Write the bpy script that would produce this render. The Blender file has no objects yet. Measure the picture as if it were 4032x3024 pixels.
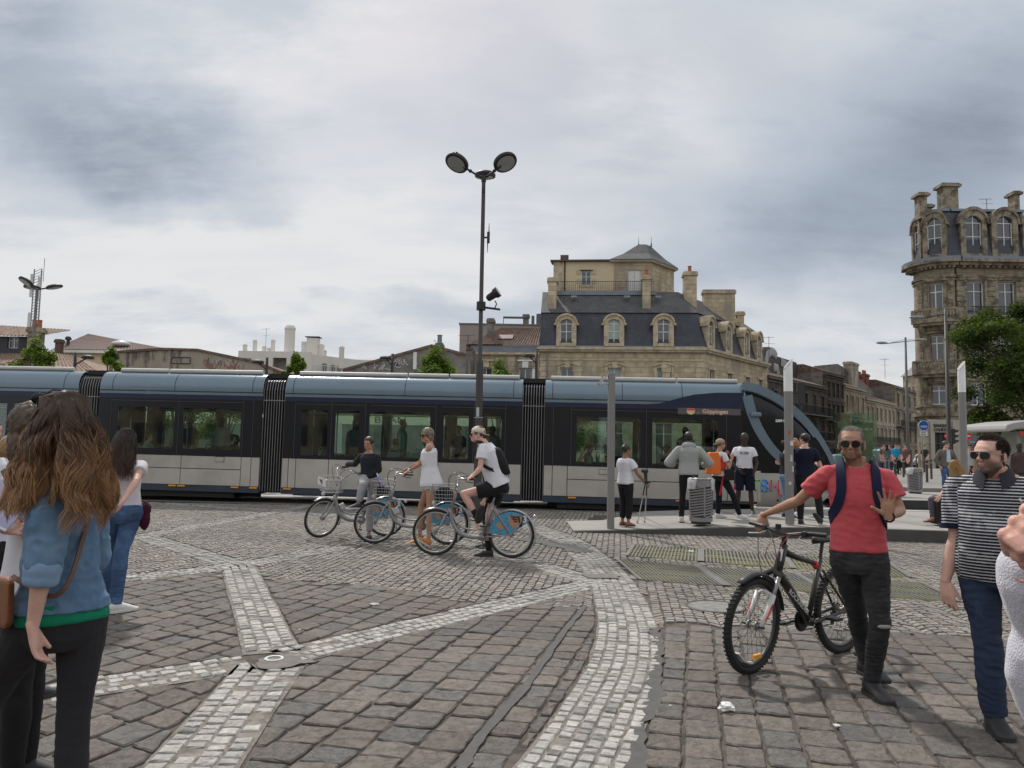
import bpy,bmesh,math,random,numpy as np
from mathutils import Vector,Matrix,noise
random.seed(7);rng=np.random.default_rng(7)
SC=bpy.context.scene;COL=SC.collection
F=3000.;CX=2016.;CY=1512.;PITCH=math.radians(4.6);ROLL=math.radians(1.0);EYE=1.62
cam=bpy.data.objects.new("camera",bpy.data.cameras.new("camera"));COL.objects.link(cam)
cam.data.sensor_width=36;cam.data.lens=36*F/4032;cam.data.clip_start=.05;cam.data.clip_end=4000
cam.location=(0,0,EYE)
_Rm=Matrix.Rotation(math.pi/2+PITCH,3,'X')@Matrix.Rotation(ROLL,3,'Z')
cam.rotation_euler=_Rm.to_euler();SC.camera=cam
CAMP=Vector((0,0,EYE))
def ray(x,y):return _Rm@Vector(((x-CX)/F,-(y-CY)/F,-1))
def P(x,y,Y):d=ray(x,y);return CAMP+d*(Y/d.y)
def G(x,y,z=0.):d=ray(x,y);return CAMP+d*((z-EYE)/d.z)
def proj_dbg(p):q=_Rm.transposed()@(Vector(p)-CAMP);return(round(CX+F*q.x/-q.z),round(CY-F*q.y/-q.z))
SUN_AZ,SUN_EL=math.radians(24),math.radians(50)
sun=bpy.data.objects.new("sun",bpy.data.lights.new("sun",'SUN'));COL.objects.link(sun)
sun.data.energy=3.2;sun.data.angle=math.radians(3.0);sun.data.color=(1,.96,.9)
sdir=Vector((-math.sin(SUN_AZ)*math.cos(SUN_EL),math.cos(SUN_AZ)*math.cos(SUN_EL),math.sin(SUN_EL)))
sun.rotation_euler=sdir.to_track_quat('Z','Y').to_euler();sun.location=sdir*100
SC.view_settings.view_transform='Standard';SC.view_settings.look='None'
SC.view_settings.exposure=0;SC.view_settings.gamma=1
W=bpy.data.worlds.new("World");SC.world=W;W.use_nodes=True
nt=W.node_tree;nt.nodes.clear();N=nt.nodes;L=nt.links
def nd(t,**k):
 n=N.new(t)
 for a,b in k.items():
  if a.startswith('i_'):n.inputs[a[2:].replace('_',' ')].default_value=b
  else:setattr(n,a,b)
 return n
def math_(op,a,b=None,clamp=False):
 n=N.new('ShaderNodeMath');n.operation=op;n.use_clamp=clamp
 for i,v in enumerate((a,b)):
  if v is None:continue
  if isinstance(v,(int,float)):n.inputs[i].default_value=v
  else:L.new(v,n.inputs[i])
 return n.outputs[0]
sky=nd('ShaderNodeTexSky',sky_type='NISHITA',sun_disc=False,sun_elevation=SUN_EL,sun_rotation=-SUN_AZ,dust_density=2.5)
tc=nd('ShaderNodeTexCoord');sep=nd('ShaderNodeSeparateXYZ');L.new(tc.outputs['Generated'],sep.inputs[0])
zc=math_('ADD',math_('MAXIMUM',sep.outputs[2],0.0),.30)
cmb=nd('ShaderNodeCombineXYZ');L.new(math_('DIVIDE',sep.outputs[0],zc),cmb.inputs[0]);L.new(math_('DIVIDE',sep.outputs[1],zc),cmb.inputs[1])
n1=nd('ShaderNodeTexNoise');n1.inputs['Scale'].default_value=1.7;n1.inputs['Detail'].default_value=8;n1.inputs['Roughness'].default_value=.54;n1.inputs['Distortion'].default_value=.3
mp=nd('ShaderNodeMapping');mp.inputs['Rotation'].default_value=(0,0,.5);mp.inputs['Scale'].default_value=(1,1.5,1);mp.inputs['Location'].default_value=(3.2,1.1,0)
L.new(cmb.outputs[0],mp.inputs[0]);L.new(mp.outputs[0],n1.inputs['Vector'])
n2=nd('ShaderNodeTexNoise');n2.inputs['Scale'].default_value=3.6;n2.inputs['Detail'].default_value=8;n2.inputs['Roughness'].default_value=.62
mp2=nd('ShaderNodeMapping');mp2.inputs['Rotation'].default_value=(0,0,-.35);mp2.inputs['Scale'].default_value=(.7,1.5,1);L.new(cmb.outputs[0],mp2.inputs[0]);L.new(mp2.outputs[0],n2.inputs['Vector'])
nw=nd('ShaderNodeTexNoise');nw.inputs['Scale'].default_value=3.0;nw.inputs['Detail'].default_value=5;L.new(tc.outputs['Generated'],nw.inputs['Vector'])
vs=nd('ShaderNodeVectorMath',operation='SUBTRACT');L.new(nw.outputs['Color'],vs.inputs[0]);vs.inputs[1].default_value=(.5,.5,.5)
vm=nd('ShaderNodeVectorMath',operation='SCALE');L.new(vs.outputs[0],vm.inputs[0]);vm.inputs['Scale'].default_value=.26
va=nd('ShaderNodeVectorMath',operation='ADD');L.new(tc.outputs['Generated'],va.inputs[0]);L.new(vm.outputs[0],va.inputs[1])
def mass(az,el,r_az,r_el,amt):
 """soft cloud mass around a direction (degrees)"""
 a,e=math.radians(az),math.radians(el)
 d=Vector((math.sin(a)*math.cos(e),math.cos(a)*math.cos(e),math.sin(e)))
 u=Vector((math.cos(a),-math.sin(a),0));w=d.cross(u)
 def dt(v,s):
  n=N.new('ShaderNodeVectorMath');n.operation='DOT_PRODUCT';L.new(va.outputs[0],n.inputs[0]);n.inputs[1].default_value=tuple(v/s);return n.outputs['Value']
 du=dt(u,math.tan(math.radians(r_az)));dw=math_('SUBTRACT',dt(w,math.tan(math.radians(r_el))),float(d.dot(w)))
 q=math_('ADD',math_('MULTIPLY',du,du),math_('MULTIPLY',dw,dw))
 front=math_('GREATER_THAN',dt(d,1),0.0)
 return math_('MULTIPLY',math_('MULTIPLY',math_('EXPONENT',math_('MULTIPLY',q,-1.0)),front),amt)
tot=None
for a_ in SKYMASS if 'SKYMASS' in globals()else[(-35,27,5,5,.65),(-28,21,8,3,.75),(-22,18,6,2,.4),(-36,14,6,2,.15),(30,22,9,7,.75),(22,15,9,3.5,.45),(14,29,6,4,.3),(-12,14,10,5,-.22),(9,27,6,5,-.28),(3,18,8,4,-.1),(-26,12,8,3,-.2),(-16,9,12,1.6,.22),(14,12,12,3,.32),(34,10,6,4,.45),(-4,12,12,1.2,.28)]:
 m_=mass(*a_);tot=m_ if tot is None else math_('ADD',tot,m_)
dark=math_('ADD',math_('ADD',tot,math_('MULTIPLY',math_('SUBTRACT',n2.outputs['Fac'],.5),.85)),math_('MULTIPLY',math_('SUBTRACT',n1.outputs['Fac'],.5),.72))
rampd=nd('ShaderNodeValToRGB');L.new(math_('ADD',dark,.06),rampd.inputs[0])
cr=rampd.color_ramp;cr.elements[0].position=0.0;cr.elements[0].color=(.80,.81,.825,1);cr.elements[1].position=1.0;cr.elements[1].color=(.27,.315,.39,1)
e_=cr.elements.new(.20);e_.color=(.63,.67,.725,1);e_=cr.elements.new(.5);e_.color=(.47,.53,.615,1)
cov=math_('ADD',math_('MULTIPLY',math_('SUBTRACT',n2.outputs['Fac'],.5),1.6),math_('SUBTRACT',.98,math_('ADD',math_('ADD',mass(0,27,9,7,.8),mass(-9,24,7,5,.3)),mass(9,19,9,4,.25))),True)
cov=math_('MAXIMUM',cov,.35)
skys=nd('ShaderNodeMix',data_type='RGBA',blend_type='MULTIPLY');skys.inputs['Factor'].default_value=1
L.new(sky.outputs[0],skys.inputs['A']);skys.inputs['B'].default_value=(.085,.083,.08,1)
mx=nd('ShaderNodeMix',data_type='RGBA');L.new(cov,mx.inputs['Factor']);L.new(skys.outputs['Result'],mx.inputs['A']);L.new(rampd.outputs[0],mx.inputs['B'])
mrb=nd('ShaderNodeMapRange');L.new(sep.outputs[1],mrb.inputs[0])  # sky strengthened behind the camera, an added lift for the facades facing it
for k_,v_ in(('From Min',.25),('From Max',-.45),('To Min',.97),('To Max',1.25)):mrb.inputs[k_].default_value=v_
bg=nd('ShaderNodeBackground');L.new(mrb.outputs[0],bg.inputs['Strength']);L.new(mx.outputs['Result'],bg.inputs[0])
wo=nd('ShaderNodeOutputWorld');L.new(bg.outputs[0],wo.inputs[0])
MATS={}
def M(name,rgb=(.5,.5,.5),rough=.6,metal=0.,var=.12,scale=4.,bump=0.,bscale=60.,stretch=None,spec=.5,attr=None,coat=0.,alpha=1.,trans=0.,emit=None,sheen=0.,two=None,twoscale=1.5,twofac=(.45,.6),coords='Object',obj_rand=0.):
 if name in MATS:return MATS[name]
 m=bpy.data.materials.new(name);m.use_nodes=True;t=m.node_tree;b=t.nodes['Principled BSDF'];l=t.links
 b.inputs['Roughness'].default_value=rough;b.inputs['Metallic'].default_value=metal;b.inputs['Specular IOR Level'].default_value=spec
 b.inputs['Coat Weight'].default_value=coat;b.inputs['Transmission Weight'].default_value=trans;b.inputs['Alpha'].default_value=alpha
 if sheen:b.inputs['Sheen Weight'].default_value=sheen
 if emit:b.inputs['Emission Color'].default_value=(*emit[:3],1);b.inputs['Emission Strength'].default_value=emit[3]
 c=t.nodes.new('ShaderNodeTexCoord');v=c.outputs[coords]
 if stretch:
  q=t.nodes.new('ShaderNodeMapping');q.inputs['Scale'].default_value=stretch;l.new(v,q.inputs[0]);v=q.outputs[0]
 n=t.nodes.new('ShaderNodeTexNoise');n.inputs['Scale'].default_value=scale;n.inputs['Detail'].default_value=6;l.new(v,n.inputs['Vector'])
 mr=t.nodes.new('ShaderNodeMapRange');mr.inputs['From Min'].default_value=.25;mr.inputs['From Max'].default_value=.75;mr.inputs['To Min'].default_value=1-var;mr.inputs['To Max'].default_value=1+var
 l.new(n.outputs['Fac'],mr.inputs[0])
 src=None
 if attr:
  a=t.nodes.new('ShaderNodeAttribute');a.attribute_name=attr;src=a.outputs['Color']
 elif two:
  n3=t.nodes.new('ShaderNodeTexNoise');n3.inputs['Scale'].default_value=twoscale;n3.inputs['Detail'].default_value=8;n3.inputs['Roughness'].default_value=.65;l.new(v,n3.inputs['Vector'])
  r3=t.nodes.new('ShaderNodeMapRange');r3.inputs['From Min'].default_value=twofac[0];r3.inputs['From Max'].default_value=twofac[1];l.new(n3.outputs['Fac'],r3.inputs[0])
  x3=t.nodes.new('ShaderNodeMix');x3.data_type='RGBA';l.new(r3.outputs[0],x3.inputs['Factor']);x3.inputs['A'].default_value=(*rgb,1);x3.inputs['B'].default_value=(*two,1);src=x3.outputs['Result']
 x=t.nodes.new('ShaderNodeVectorMath');x.operation='SCALE';l.new(mr.outputs[0],x.inputs['Scale'])
 if src:l.new(src,x.inputs[0])
 else:x.inputs[0].default_value=rgb
 out=x.outputs[0]
 if obj_rand:
  oi=t.nodes.new('ShaderNodeObjectInfo');r4=t.nodes.new('ShaderNodeMapRange');l.new(oi.outputs['Random'],r4.inputs[0]);r4.inputs['To Min'].default_value=1-obj_rand;r4.inputs['To Max'].default_value=1+obj_rand
  y=t.nodes.new('ShaderNodeVectorMath');y.operation='SCALE';l.new(out,y.inputs[0]);l.new(r4.outputs[0],y.inputs['Scale']);out=y.outputs[0]
 l.new(out,b.inputs['Base Color'])
 if bump:
  n2_=t.nodes.new('ShaderNodeTexNoise');n2_.inputs['Scale'].default_value=bscale;n2_.inputs['Detail'].default_value=5;l.new(v,n2_.inputs['Vector'])
  bp=t.nodes.new('ShaderNodeBump');bp.inputs['Strength'].default_value=1;bp.inputs['Distance'].default_value=bump;l.new(n2_.outputs['Fac'],bp.inputs['Height']);l.new(bp.outputs[0],b.inputs['Normal'])
 MATS[name]=m;return m
def glass_mat(name,tint=(.5,.6,.6),opac=.35,rough=.03):
 """flat sheet of tinted glass: see-through with a sky reflection"""
 if name in MATS:return MATS[name]
 m=bpy.data.materials.new(name);m.use_nodes=True;t=m.node_tree;l=t.links;t.nodes.remove(t.nodes['Principled BSDF'])
 tr=t.nodes.new('ShaderNodeBsdfTransparent');tr.inputs[0].default_value=(*tint,1)
 gl=t.nodes.new('ShaderNodeBsdfGlossy');gl.inputs['Roughness'].default_value=rough;gl.inputs[0].default_value=(.9,.9,.9,1)
 fr=t.nodes.new('ShaderNodeFresnel');fr.inputs[0].default_value=1.5
 ad=t.nodes.new('ShaderNodeMath');ad.operation='ADD';l.new(fr.outputs[0],ad.inputs[0]);ad.inputs[1].default_value=opac
 mx=t.nodes.new('ShaderNodeMixShader');l.new(ad.outputs[0],mx.inputs[0]);l.new(tr.outputs[0],mx.inputs[1]);l.new(gl.outputs[0],mx.inputs[2])
 l.new(mx.outputs[0],t.nodes['Material Output'].inputs[0]);MATS[name]=m;return m
def V(*a):return Vector(a[0]if len(a)==1 else a)
def frame(t,up=Vector((0,0,1))):
 t=t.normalized();u=up-t*up.dot(t)
 if u.length<1e-4:u=Vector((1,0,0))-t*t.x
 u.normalize();return t.cross(u).normalized(),u
KEEP={'lettering','graffiti','mark_dots','window_frame','spokes','cornice_and_surrounds','leaves','crown','grab_rail','terrace_railing','balcony_railing','drips','fibres','stitching'}
class MB:
 def __init__(s):s.v=[];s.f=[];s.m=[];s.mi=0
 def add(s,vs,fs):
  o=len(s.v);s.v+=[tuple(p)for p in vs];s.f+=[tuple(i+o for i in f)for f in fs];s.m+=[s.mi]*len(fs);return s
 def quad(s,*p):return s.add(p,[tuple(range(len(p)))])
 def box(s,c,d,rot=None):
  c=V(c);x,y,z=[q/2 for q in d]
  ps=[V(i*x,j*y,k*z)for k in(-1,1)for j in(-1,1)for i in(-1,1)]
  if rot is not None:ps=[rot@p for p in ps]
  return s.add([c+p for p in ps],[(0,2,3,1),(4,5,7,6),(0,1,5,4),(2,6,7,3),(0,4,6,2),(1,3,7,5)])
 def bx(s,x0,x1,y0,y1,z0,z1):return s.box(((x0+x1)/2,(y0+y1)/2,(z0+z1)/2),(abs(x1-x0),abs(y1-y0),abs(z1-z0)))
 def loft(s,rings,caps=True,closed=True):
  n=len(rings[0]);vs=[p for r in rings for p in r];fs=[]
  for i in range(len(rings)-1):
   for j in range(n if closed else n-1):
    a,b=i*n+j,i*n+(j+1)%n;fs.append((a,b,b+n,a+n))
  if caps and closed:fs.append(tuple(range(n-1,-1,-1)));fs.append(tuple((len(rings)-1)*n+j for j in range(n)))
  return s.add(vs,fs)
 def tube(s,pts,r,n=8,caps=True,up=Vector((0,0,1)),flat=1.):
  pts=[V(p)for p in pts];k=len(pts);rs=r if isinstance(r,(list,tuple))else[r]*k;rings=[]
  sd=None
  for i in range(k):
   t=(pts[min(i+1,k-1)]-pts[max(i-1,0)]).normalized()
   if sd is None:sd,u=frame(t,up)
   else:
    sd=sd-t*sd.dot(t);sd.normalize();u=sd.cross(t)
   rings.append([pts[i]+(sd*math.cos(a)+u*math.sin(a)*flat)*rs[i]for a in[2*math.pi*j/n for j in range(n)]])
  return s.loft(rings,caps)
 def cyl(s,a,b,r,r2=None,n=16,caps=True):return s.tube([a,b],[r,r if r2 is None else r2],n,caps)
 def ring(s,c,ax,R_,r,n=32,m=8,flat=1.):
  c=V(c);ax=V(ax).normalized();u,w=frame(ax,V(0.3,.2,1));vs=[];fs=[]
  for i in range(n):
   a=2*math.pi*i/n;d=u*math.cos(a)+w*math.sin(a)
   for j in range(m):
    b=2*math.pi*j/m;vs.append(c+d*(R_+r*math.cos(b))+ax*r*flat*math.sin(b))
  for i in range(n):
   for j in range(m):fs.append((i*m+j,((i+1)%n)*m+j,((i+1)%n)*m+(j+1)%m,i*m+(j+1)%m))
  return s.add(vs,fs)
 def ell(s,c,r,rot=None,n=16,m=10):
  c=V(c);r=(r,r,r)if isinstance(r,(int,float))else r;vs=[];fs=[]
  for i in range(1,m):
   a=math.pi*i/m
   for j in range(n):
    b=2*math.pi*j/n;p=V(r[0]*math.sin(a)*math.cos(b),r[1]*math.sin(a)*math.sin(b),r[2]*math.cos(a));vs.append(c+(rot@p if rot is not None else p))
  t=V(0,0,r[2]);b_=V(0,0,-r[2])
  if rot is not None:t=rot@t;b_=rot@b_
  vs+=[c+t,c+b_];T=len(vs)-2
  for i in range(m-2):
   for j in range(n):a=i*n+j;b=i*n+(j+1)%n;fs.append((a,a+n,b+n,b))
  for j in range(n):fs.append((T,j,(j+1)%n));fs.append((T+1,(m-2)*n+(j+1)%n,(m-2)*n+j))
  return s.add(vs,fs)
 def lathe(s,prof,c=(0,0,0),n=24,ax=None):
  c=V(c);rings=[]
  for r,z in prof:
   if ax is None:rings.append([c+V(r*math.cos(a),r*math.sin(a),z)for a in[2*math.pi*j/n for j in range(n)]])
   else:
    A=V(ax).normalized();u,w=frame(A,V(.1,.2,1));rings.append([c+(u*math.cos(a)+w*math.sin(a))*r+A*z for a in[2*math.pi*j/n for j in range(n)]])
  return s.loft(rings,True)
 def prism(s,poly,o,ux,uy,d):
  """polygon in the (ux,uy) plane at o pushed along d (both ends closed)"""
  o=V(o);ux=V(ux);uy=V(uy);d=V(d);a=[o+ux*x+uy*y for x,y in poly];n=len(a)
  fs=[tuple(range(n-1,-1,-1)),tuple(range(n,2*n))]+[(i,(i+1)%n,(i+1)%n+n,i+n)for i in range(n)]
  return s.add(a+[p+d for p in a],fs)
 def pieces(s,tol=.012):
  n=len(s.v);par=list(range(n))
  def fd(i):
   while par[i]!=i:par[i]=par[par[i]];i=par[i]
   return i
  for f in s.f:
   a=fd(f[0])
   for q in f[1:]:par[fd(q)]=a
  comp={}
  for i in range(n):comp.setdefault(fd(i),[]).append(i)
  cs=list(comp.values())
  if len(cs)==1:return[s]
  bb=[(np.min([s.v[i]for i in c],0)-tol/2,np.max([s.v[i]for i in c],0)+tol/2)for c in cs];k=len(cs);p2=list(range(k))
  def f2(i):
   while p2[i]!=i:p2[i]=p2[p2[i]];i=p2[i]
   return i
  lo=np.array([b[0]for b in bb]);hi=np.array([b[1]for b in bb])
  for i in range(k):
   hit=np.where(np.all(lo[i]<=hi,1)&np.all(hi[i]>=lo,1))[0]
   for j in hit:p2[f2(int(j))]=f2(i)
  grp={}
  for i in range(k):grp.setdefault(f2(i),[]).extend(cs[i])
  if len(grp)==1:return[s]
  where={}
  for g,idx in grp.items():
   for i in idx:where[i]=g
  out=[]
  for g,idx in grp.items():
   m=MB();mp_={i:k for k,i in enumerate(idx)};m.v=[s.v[i]for i in idx]
   for f,mi in zip(s.f,s.m):
    if where[f[0]]==g:m.f.append(tuple(mp_[i]for i in f));m.m.append(mi)
   out.append(m)
  return out
 def build(s,name,mat,parent=None,smooth=False,world=False,bevel=0,solid=0,split=None,**tags):
  if split is None:split=parent is not None and len(s.v)<6000 and name not in KEEP
  if split:
   ps=s.pieces()
   if 1<len(ps)<=100:return[p.build(name,mat,parent,smooth,world,bevel,solid,False,**tags)for p in ps][0]
  me=bpy.data.meshes.new(name);v=s.v
  if world and parent is not None:
   iv=parent.matrix_basis.inverted()if parent.parent is None else(parent.parent.matrix_basis@parent.matrix_basis).inverted();v=[tuple(iv@Vector(p))for p in v]
  me.from_pydata(v,[],s.f)
  ml=mat if isinstance(mat,(list,tuple))else[mat]
  for q in ml:me.materials.append(q)
  if len(ml)>1:me.polygons.foreach_set('material_index',s.m)
  if smooth:me.shade_smooth()if smooth is True else me.shade_auto(smooth)if hasattr(me,'shade_auto')else me.shade_smooth()
  me.update();o=bpy.data.objects.new(name,me);COL.objects.link(o)
  if parent is not None:o.parent=parent
  if bevel:b=o.modifiers.new('bevel','BEVEL');b.width=bevel;b.segments=2;b.limit_method='ANGLE'
  if solid:b=o.modifiers.new('solid','SOLIDIFY');b.thickness=solid;b.offset=0
  if smooth and smooth is not True:
   sm=smooth
   me.shade_smooth()
   try:me.set_sharp_from_angle(angle=math.radians(sm))
   except Exception:pass
  tag(o,**tags);return o
def tag(o,label=None,cat=None,group=None,kind=None):
 if label:o['label']=label
 if cat:o['category']=cat
 if group:o['group']=group
 if kind:o['kind']=kind
 return o
def thing(name,loc=(0,0,0),rz=0.,**tags):
 o=bpy.data.objects.new(name,None);o.empty_display_size=.1;COL.objects.link(o);o.location=loc;o.rotation_euler=(0,0,rz)
 o.matrix_basis=Matrix.Translation(V(loc))@Matrix.Rotation(rz,4,'Z');return tag(o,**tags)
def dup(root,loc=None,rz=None,**tags):
 r=root.copy();COL.objects.link(r)
 if loc is not None:r.location=loc
 if rz is not None:r.rotation_euler=(0,0,rz)
 tag(r,**tags)
 for ch in root.children:
  c=ch.copy();COL.objects.link(c);c.parent=r
  for g in ch.children:d=g.copy();COL.objects.link(d);d.parent=c
 return r
_txt={}
def text(body,size,o,ux,uy,mat,name='lettering',parent=None,world=True,ext=.002,align='LEFT',bold=0.,wide=1.):
 """writing as real geometry: o = lower left corner, ux/uy = reading and up directions"""
 cu=bpy.data.curves.new('t','FONT');cu.body=body;cu.size=size;cu.extrude=ext;cu.offset=bold;cu.align_x=align;cu.resolution_u=3
 t=bpy.data.objects.new('t',cu);COL.objects.link(t);dg=bpy.context.evaluated_depsgraph_get();me=bpy.data.meshes.new_from_object(t.evaluated_get(dg))
 bpy.data.objects.remove(t);ux=V(ux).normalized();uy=V(uy).normalized();uz=ux.cross(uy)
 m=MB();o=V(o);m.add([o+ux*(q.co.x*wide)+uy*q.co.y+uz*q.co.z for q in me.vertices],[tuple(p.vertices)for p in me.polygons]);bpy.data.meshes.remove(me)
 return m.build(name,mat,parent,world=world)
def bez(p0,p1,p2,p3,n=8):
 p0,p1,p2,p3=map(V,(p0,p1,p2,p3));r=[]
 for i in range(n+1):t=i/n;r.append(p0*(1-t)**3+p1*3*t*(1-t)**2+p2*3*t*t*(1-t)+p3*t**3)
 return r
def spline(pts,k=4):
 pts=[V(p)for p in pts];r=[]
 for i in range(len(pts)-1):
  a=pts[max(i-1,0)];b=pts[i];c=pts[i+1];d=pts[min(i+2,len(pts)-1)]
  for j in range(k):t=j/k;r.append(.5*((2*b)+(c-a)*t+(2*a-5*b+4*c-d)*t*t+(3*b-a-3*c+d)*t**3))
 return r+[pts[-1]]
 # ================================================================== GROUND
def vec2(p):return np.array([p[0],p[1]])
def gp(*pts):return[vec2(G(x,y))for x,y in pts]
base_m=M('joint_dirt',(.10,.084,.070),.95,var=.35,scale=9,bump=.006,bscale=90,two=(.045,.037,.031),twoscale=4)
far_m=M('far_paving',(.24,.225,.205),.9,var=.12,scale=2.5,bump=.003,bscale=30,two=(.19,.18,.17),twoscale=.4)
g=MB();g.quad((-1500,-300,-.014),(1500,-300,-.014),(1500,2600,-.014),(-1500,2600,-.014));g.build('ground',base_m,kind='structure')
def colmesh(name,parts,mat,kind='structure',smooth=False):
 """parts: list of (verts Nx3, faces list, color Nx3)"""
 vs=np.concatenate([p[0]for p in parts]);cs=np.concatenate([p[2]for p in parts]);fs=[];o=0
 for p in parts:
  fs+=[tuple(i+o for i in f)for f in p[1]];o+=len(p[0])
 me=bpy.data.meshes.new(name);me.from_pydata(vs.tolist(),[],fs);me.materials.append(mat)
 a=me.color_attributes.new('Col','FLOAT_COLOR','POINT');a.data.foreach_set('color',np.concatenate([cs,np.ones((len(cs),1))],1).astype(np.float32).ravel())
 if smooth:me.shade_smooth()
 o=bpy.data.objects.new(name,me);COL.objects.link(o);o['kind']=kind;return o
BW=.2
A_,B_,C_=gp((1085,2590),(938,2226),(2350,2292))
bands=[]
def band(pts,hw,name):bands.append((np.array(pts),hw,name))
def ext(a,b,e):d=(b-a)/np.linalg.norm(b-a);return b+d*e
pE=gp((60,2745))[0];pD=gp((745,3024))[0]
band([A_+(ext(A_,B_,0)-A_)*.04,B_],BW,'ab');band([A_+(C_-A_)*.02,C_],BW,'ac');band([A_+(pE-A_)*.12,ext(A_,pE,3.0)],BW,'ae');band([A_+(pD-A_)*.07,ext(A_,pD,2.2)],.23,'ad')
bl=gp((440,2285))[0];bul=gp((560,2110))[0];bur=gp((1370,2150))[0];top1=gp((1110,2010))[0]
band([B_,ext(B_,bl,5)],BW,'bl');band([B_,bul],BW,'bul');band([B_,bur],BW,'bur');band([bul,top1],BW,'bt')
band([top1,ext(bul*0+top1,gp((560,1978))[0]*1.0,0)],BW,'tl');band([top1,gp((1240,1985))[0]],BW,'tt');band([top1,gp((1500,2050))[0],gp((2000,2185))[0],C_],.18,'tr')
curve=gp((2110,3220),(2251,3024),(2342,2862),(2406,2734),(2450,2640),(2472,2545),(2470,2455),(2440,2360),(2395,2270),(2320,2190),(2228,2124),(2100,2075),(1960,2040))
def resample(pts,step):
 q=spline([Vector((p[0],p[1],0))for p in pts],8);out=[q[0]];acc=0
 for a,b in zip(q,q[1:]):
  d=(b-a).length
  while acc+d>=step:t=(step-acc)/d;a=a.lerp(b,t);out.append(a.copy());d=(b-a).length;acc=0
  acc+=d
 return np.array([[p.x,p.y]for p in out])
cur=resample(curve,.11)
def seg_near(p,poly):
 best=None
 for a,b in zip(poly[:-1],poly[1:]):
  ab=b-a;t=np.clip(np.dot(p-a,ab)/np.dot(ab,ab),0,1);q=a+ab*t;d=np.linalg.norm(p-q)
  if best is None or d<best[0]:best=(d,q,ab/np.linalg.norm(ab),t)
 return best
cur_c=cur[::4]
CHW=.27
def band_w(i):return CHW if i<len(cur)*.72 else max(.12,CHW*(1-(i/len(cur)-.72)*2.2))
allb=[(b,hw)for b,hw,_ in bands]+[(cur_c,CHW)]
def clip_poly(poly,p0,n):
 out=[]
 for i in range(len(poly)):
  a,b=poly[i],poly[(i+1)%len(poly)];da=np.dot(a-p0,n);db=np.dot(b-p0,n)
  if da>=0:out.append(a)
  if(da>=0)!=(db>=0):out.append(a+(b-a)*(da/(da-db)))
 return out
def stone(poly,h,col,bev=.014,dome=.004,jit=.006,sub=2):
 """a rough-hewn block: wandering outline, worn edges, slightly tilted top"""
 n0=len(poly);c=sum(poly)/n0;ring=[]
 for i in range(n0):
  a,b=poly[i],poly[(i+1)%n0];ln=np.linalg.norm(b-a)
  if ln<1e-3:continue
  k=max(1,min(sub,int(ln/.05)))
  for j in range(k):
   q=a+(b-a)*(j/k);ring.append(q+rng.normal(0,jit*(.6 if j==0 else 1),2)+((c-q)*(.035 if j==0 else 0)))
 n=len(ring);ring=np.array(ring)
 if n<3:return None
 tilt=rng.normal(0,.013,2);z0=rng.normal(0,.0025)
 def zz(p,e):return z0+((p-c)@tilt)+e
 d=ring-c;ln=np.linalg.norm(d,axis=1,keepdims=True)+1e-6
 r1=ring-d/ln*bev*.3;r2=ring-d/ln*bev*rng.uniform(.9,2.0,(n,1));r3=c+d*.45
 vs=[[*p,-h]for p in ring]+[[*p,zz(p,-.008)]for p in r1]+[[*p,zz(p,rng.normal(0,.0012))]for p in r2]+[[*p,zz(p,dome*.6+rng.normal(0,.0022))]for p in r3]+[[*c,zz(c,dome)]]
 fs=[]
 for k in range(3):
  for j in range(n):a=k*n+j;b=k*n+(j+1)%n;fs.append((a,b,b+n,a+n))
 for j in range(n):fs.append((3*n+j,3*n+(j+1)%n,4*n))
 col=np.array(col);cs=np.tile(col,(4*n+1,1));cs[:n]*=.6;cs[n:2*n]*=.85;return np.array(vs),fs,cs
pav_cols=[(.138,.122,.108),(.150,.132,.116),(.132,.120,.109),(.152,.129,.112),(.124,.117,.110),(.158,.137,.119),(.140,.117,.102)]
def in_view(c,m=1.2):return c[1]>2.6 and abs(c[0])<c[1]*.70+m
def paver_field(th1,th2,wa,wb,test,xr,yr,seed):
 u=np.array([math.sin(th1),math.cos(th1)]);w=np.array([math.sin(th2),math.cos(th2)])
 r=random.Random(seed);out=[];org=np.array([1.0,5.0]);i0,i1=-70,70;off=-17.5
 for i in range(i0,i1):
  cw=wa*r.uniform(.93,1.07);t=-16+r.uniform(0,wb)*.35
  for j in range(160):
   ln=wb*r.uniform(.86,1.16);a=org+w*off+u*t;b=a+u*(ln-.012);c=b+w*(cw-.016);d=a+w*(cw-.016);t+=ln;cen=(a+c)/2
   if not(xr[0]<cen[0]<xr[1]and yr[0]<cen[1]<yr[1])or not in_view(cen)or not test(cen):continue
   poly=[a,b,c,d];ok=True
   for bp_,hw in allb:
    dd,q,tn,tt=seg_near(cen,bp_)
    if dd<hw+.42:
     if 0<tt<1 or dd<hw:
      nrm=np.array([-tn[1],tn[0]]);sgn=1 if np.dot(cen-q,nrm)>0 else-1
      if dd<hw*.8 and 0<tt<1:ok=False;break
      poly=clip_poly(poly,q+nrm*sgn*(hw+.022),nrm*sgn)
      if len(poly)<3:ok=False;break
   if not ok:continue
   ar=.5*abs(sum(poly[k][0]*poly[(k+1)%len(poly)][1]-poly[(k+1)%len(poly)][0]*poly[k][1]for k in range(len(poly))))
   if ar<wa*wb*.12:continue
   col=np.array(r.choice(pav_cols))*r.uniform(.93,1.08)*TONE(cen)
   s_=stone(poly,.022,col,bev=.0085,dome=.002,jit=.005,sub=4)
   if s_:out.append(s_)
  off+=cw
 return out
def side(p,poly):
 d,q,tn,t=seg_near(p,poly);return(tn[0]*(p-q)[1]-tn[1]*(p-q)[0])
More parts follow.
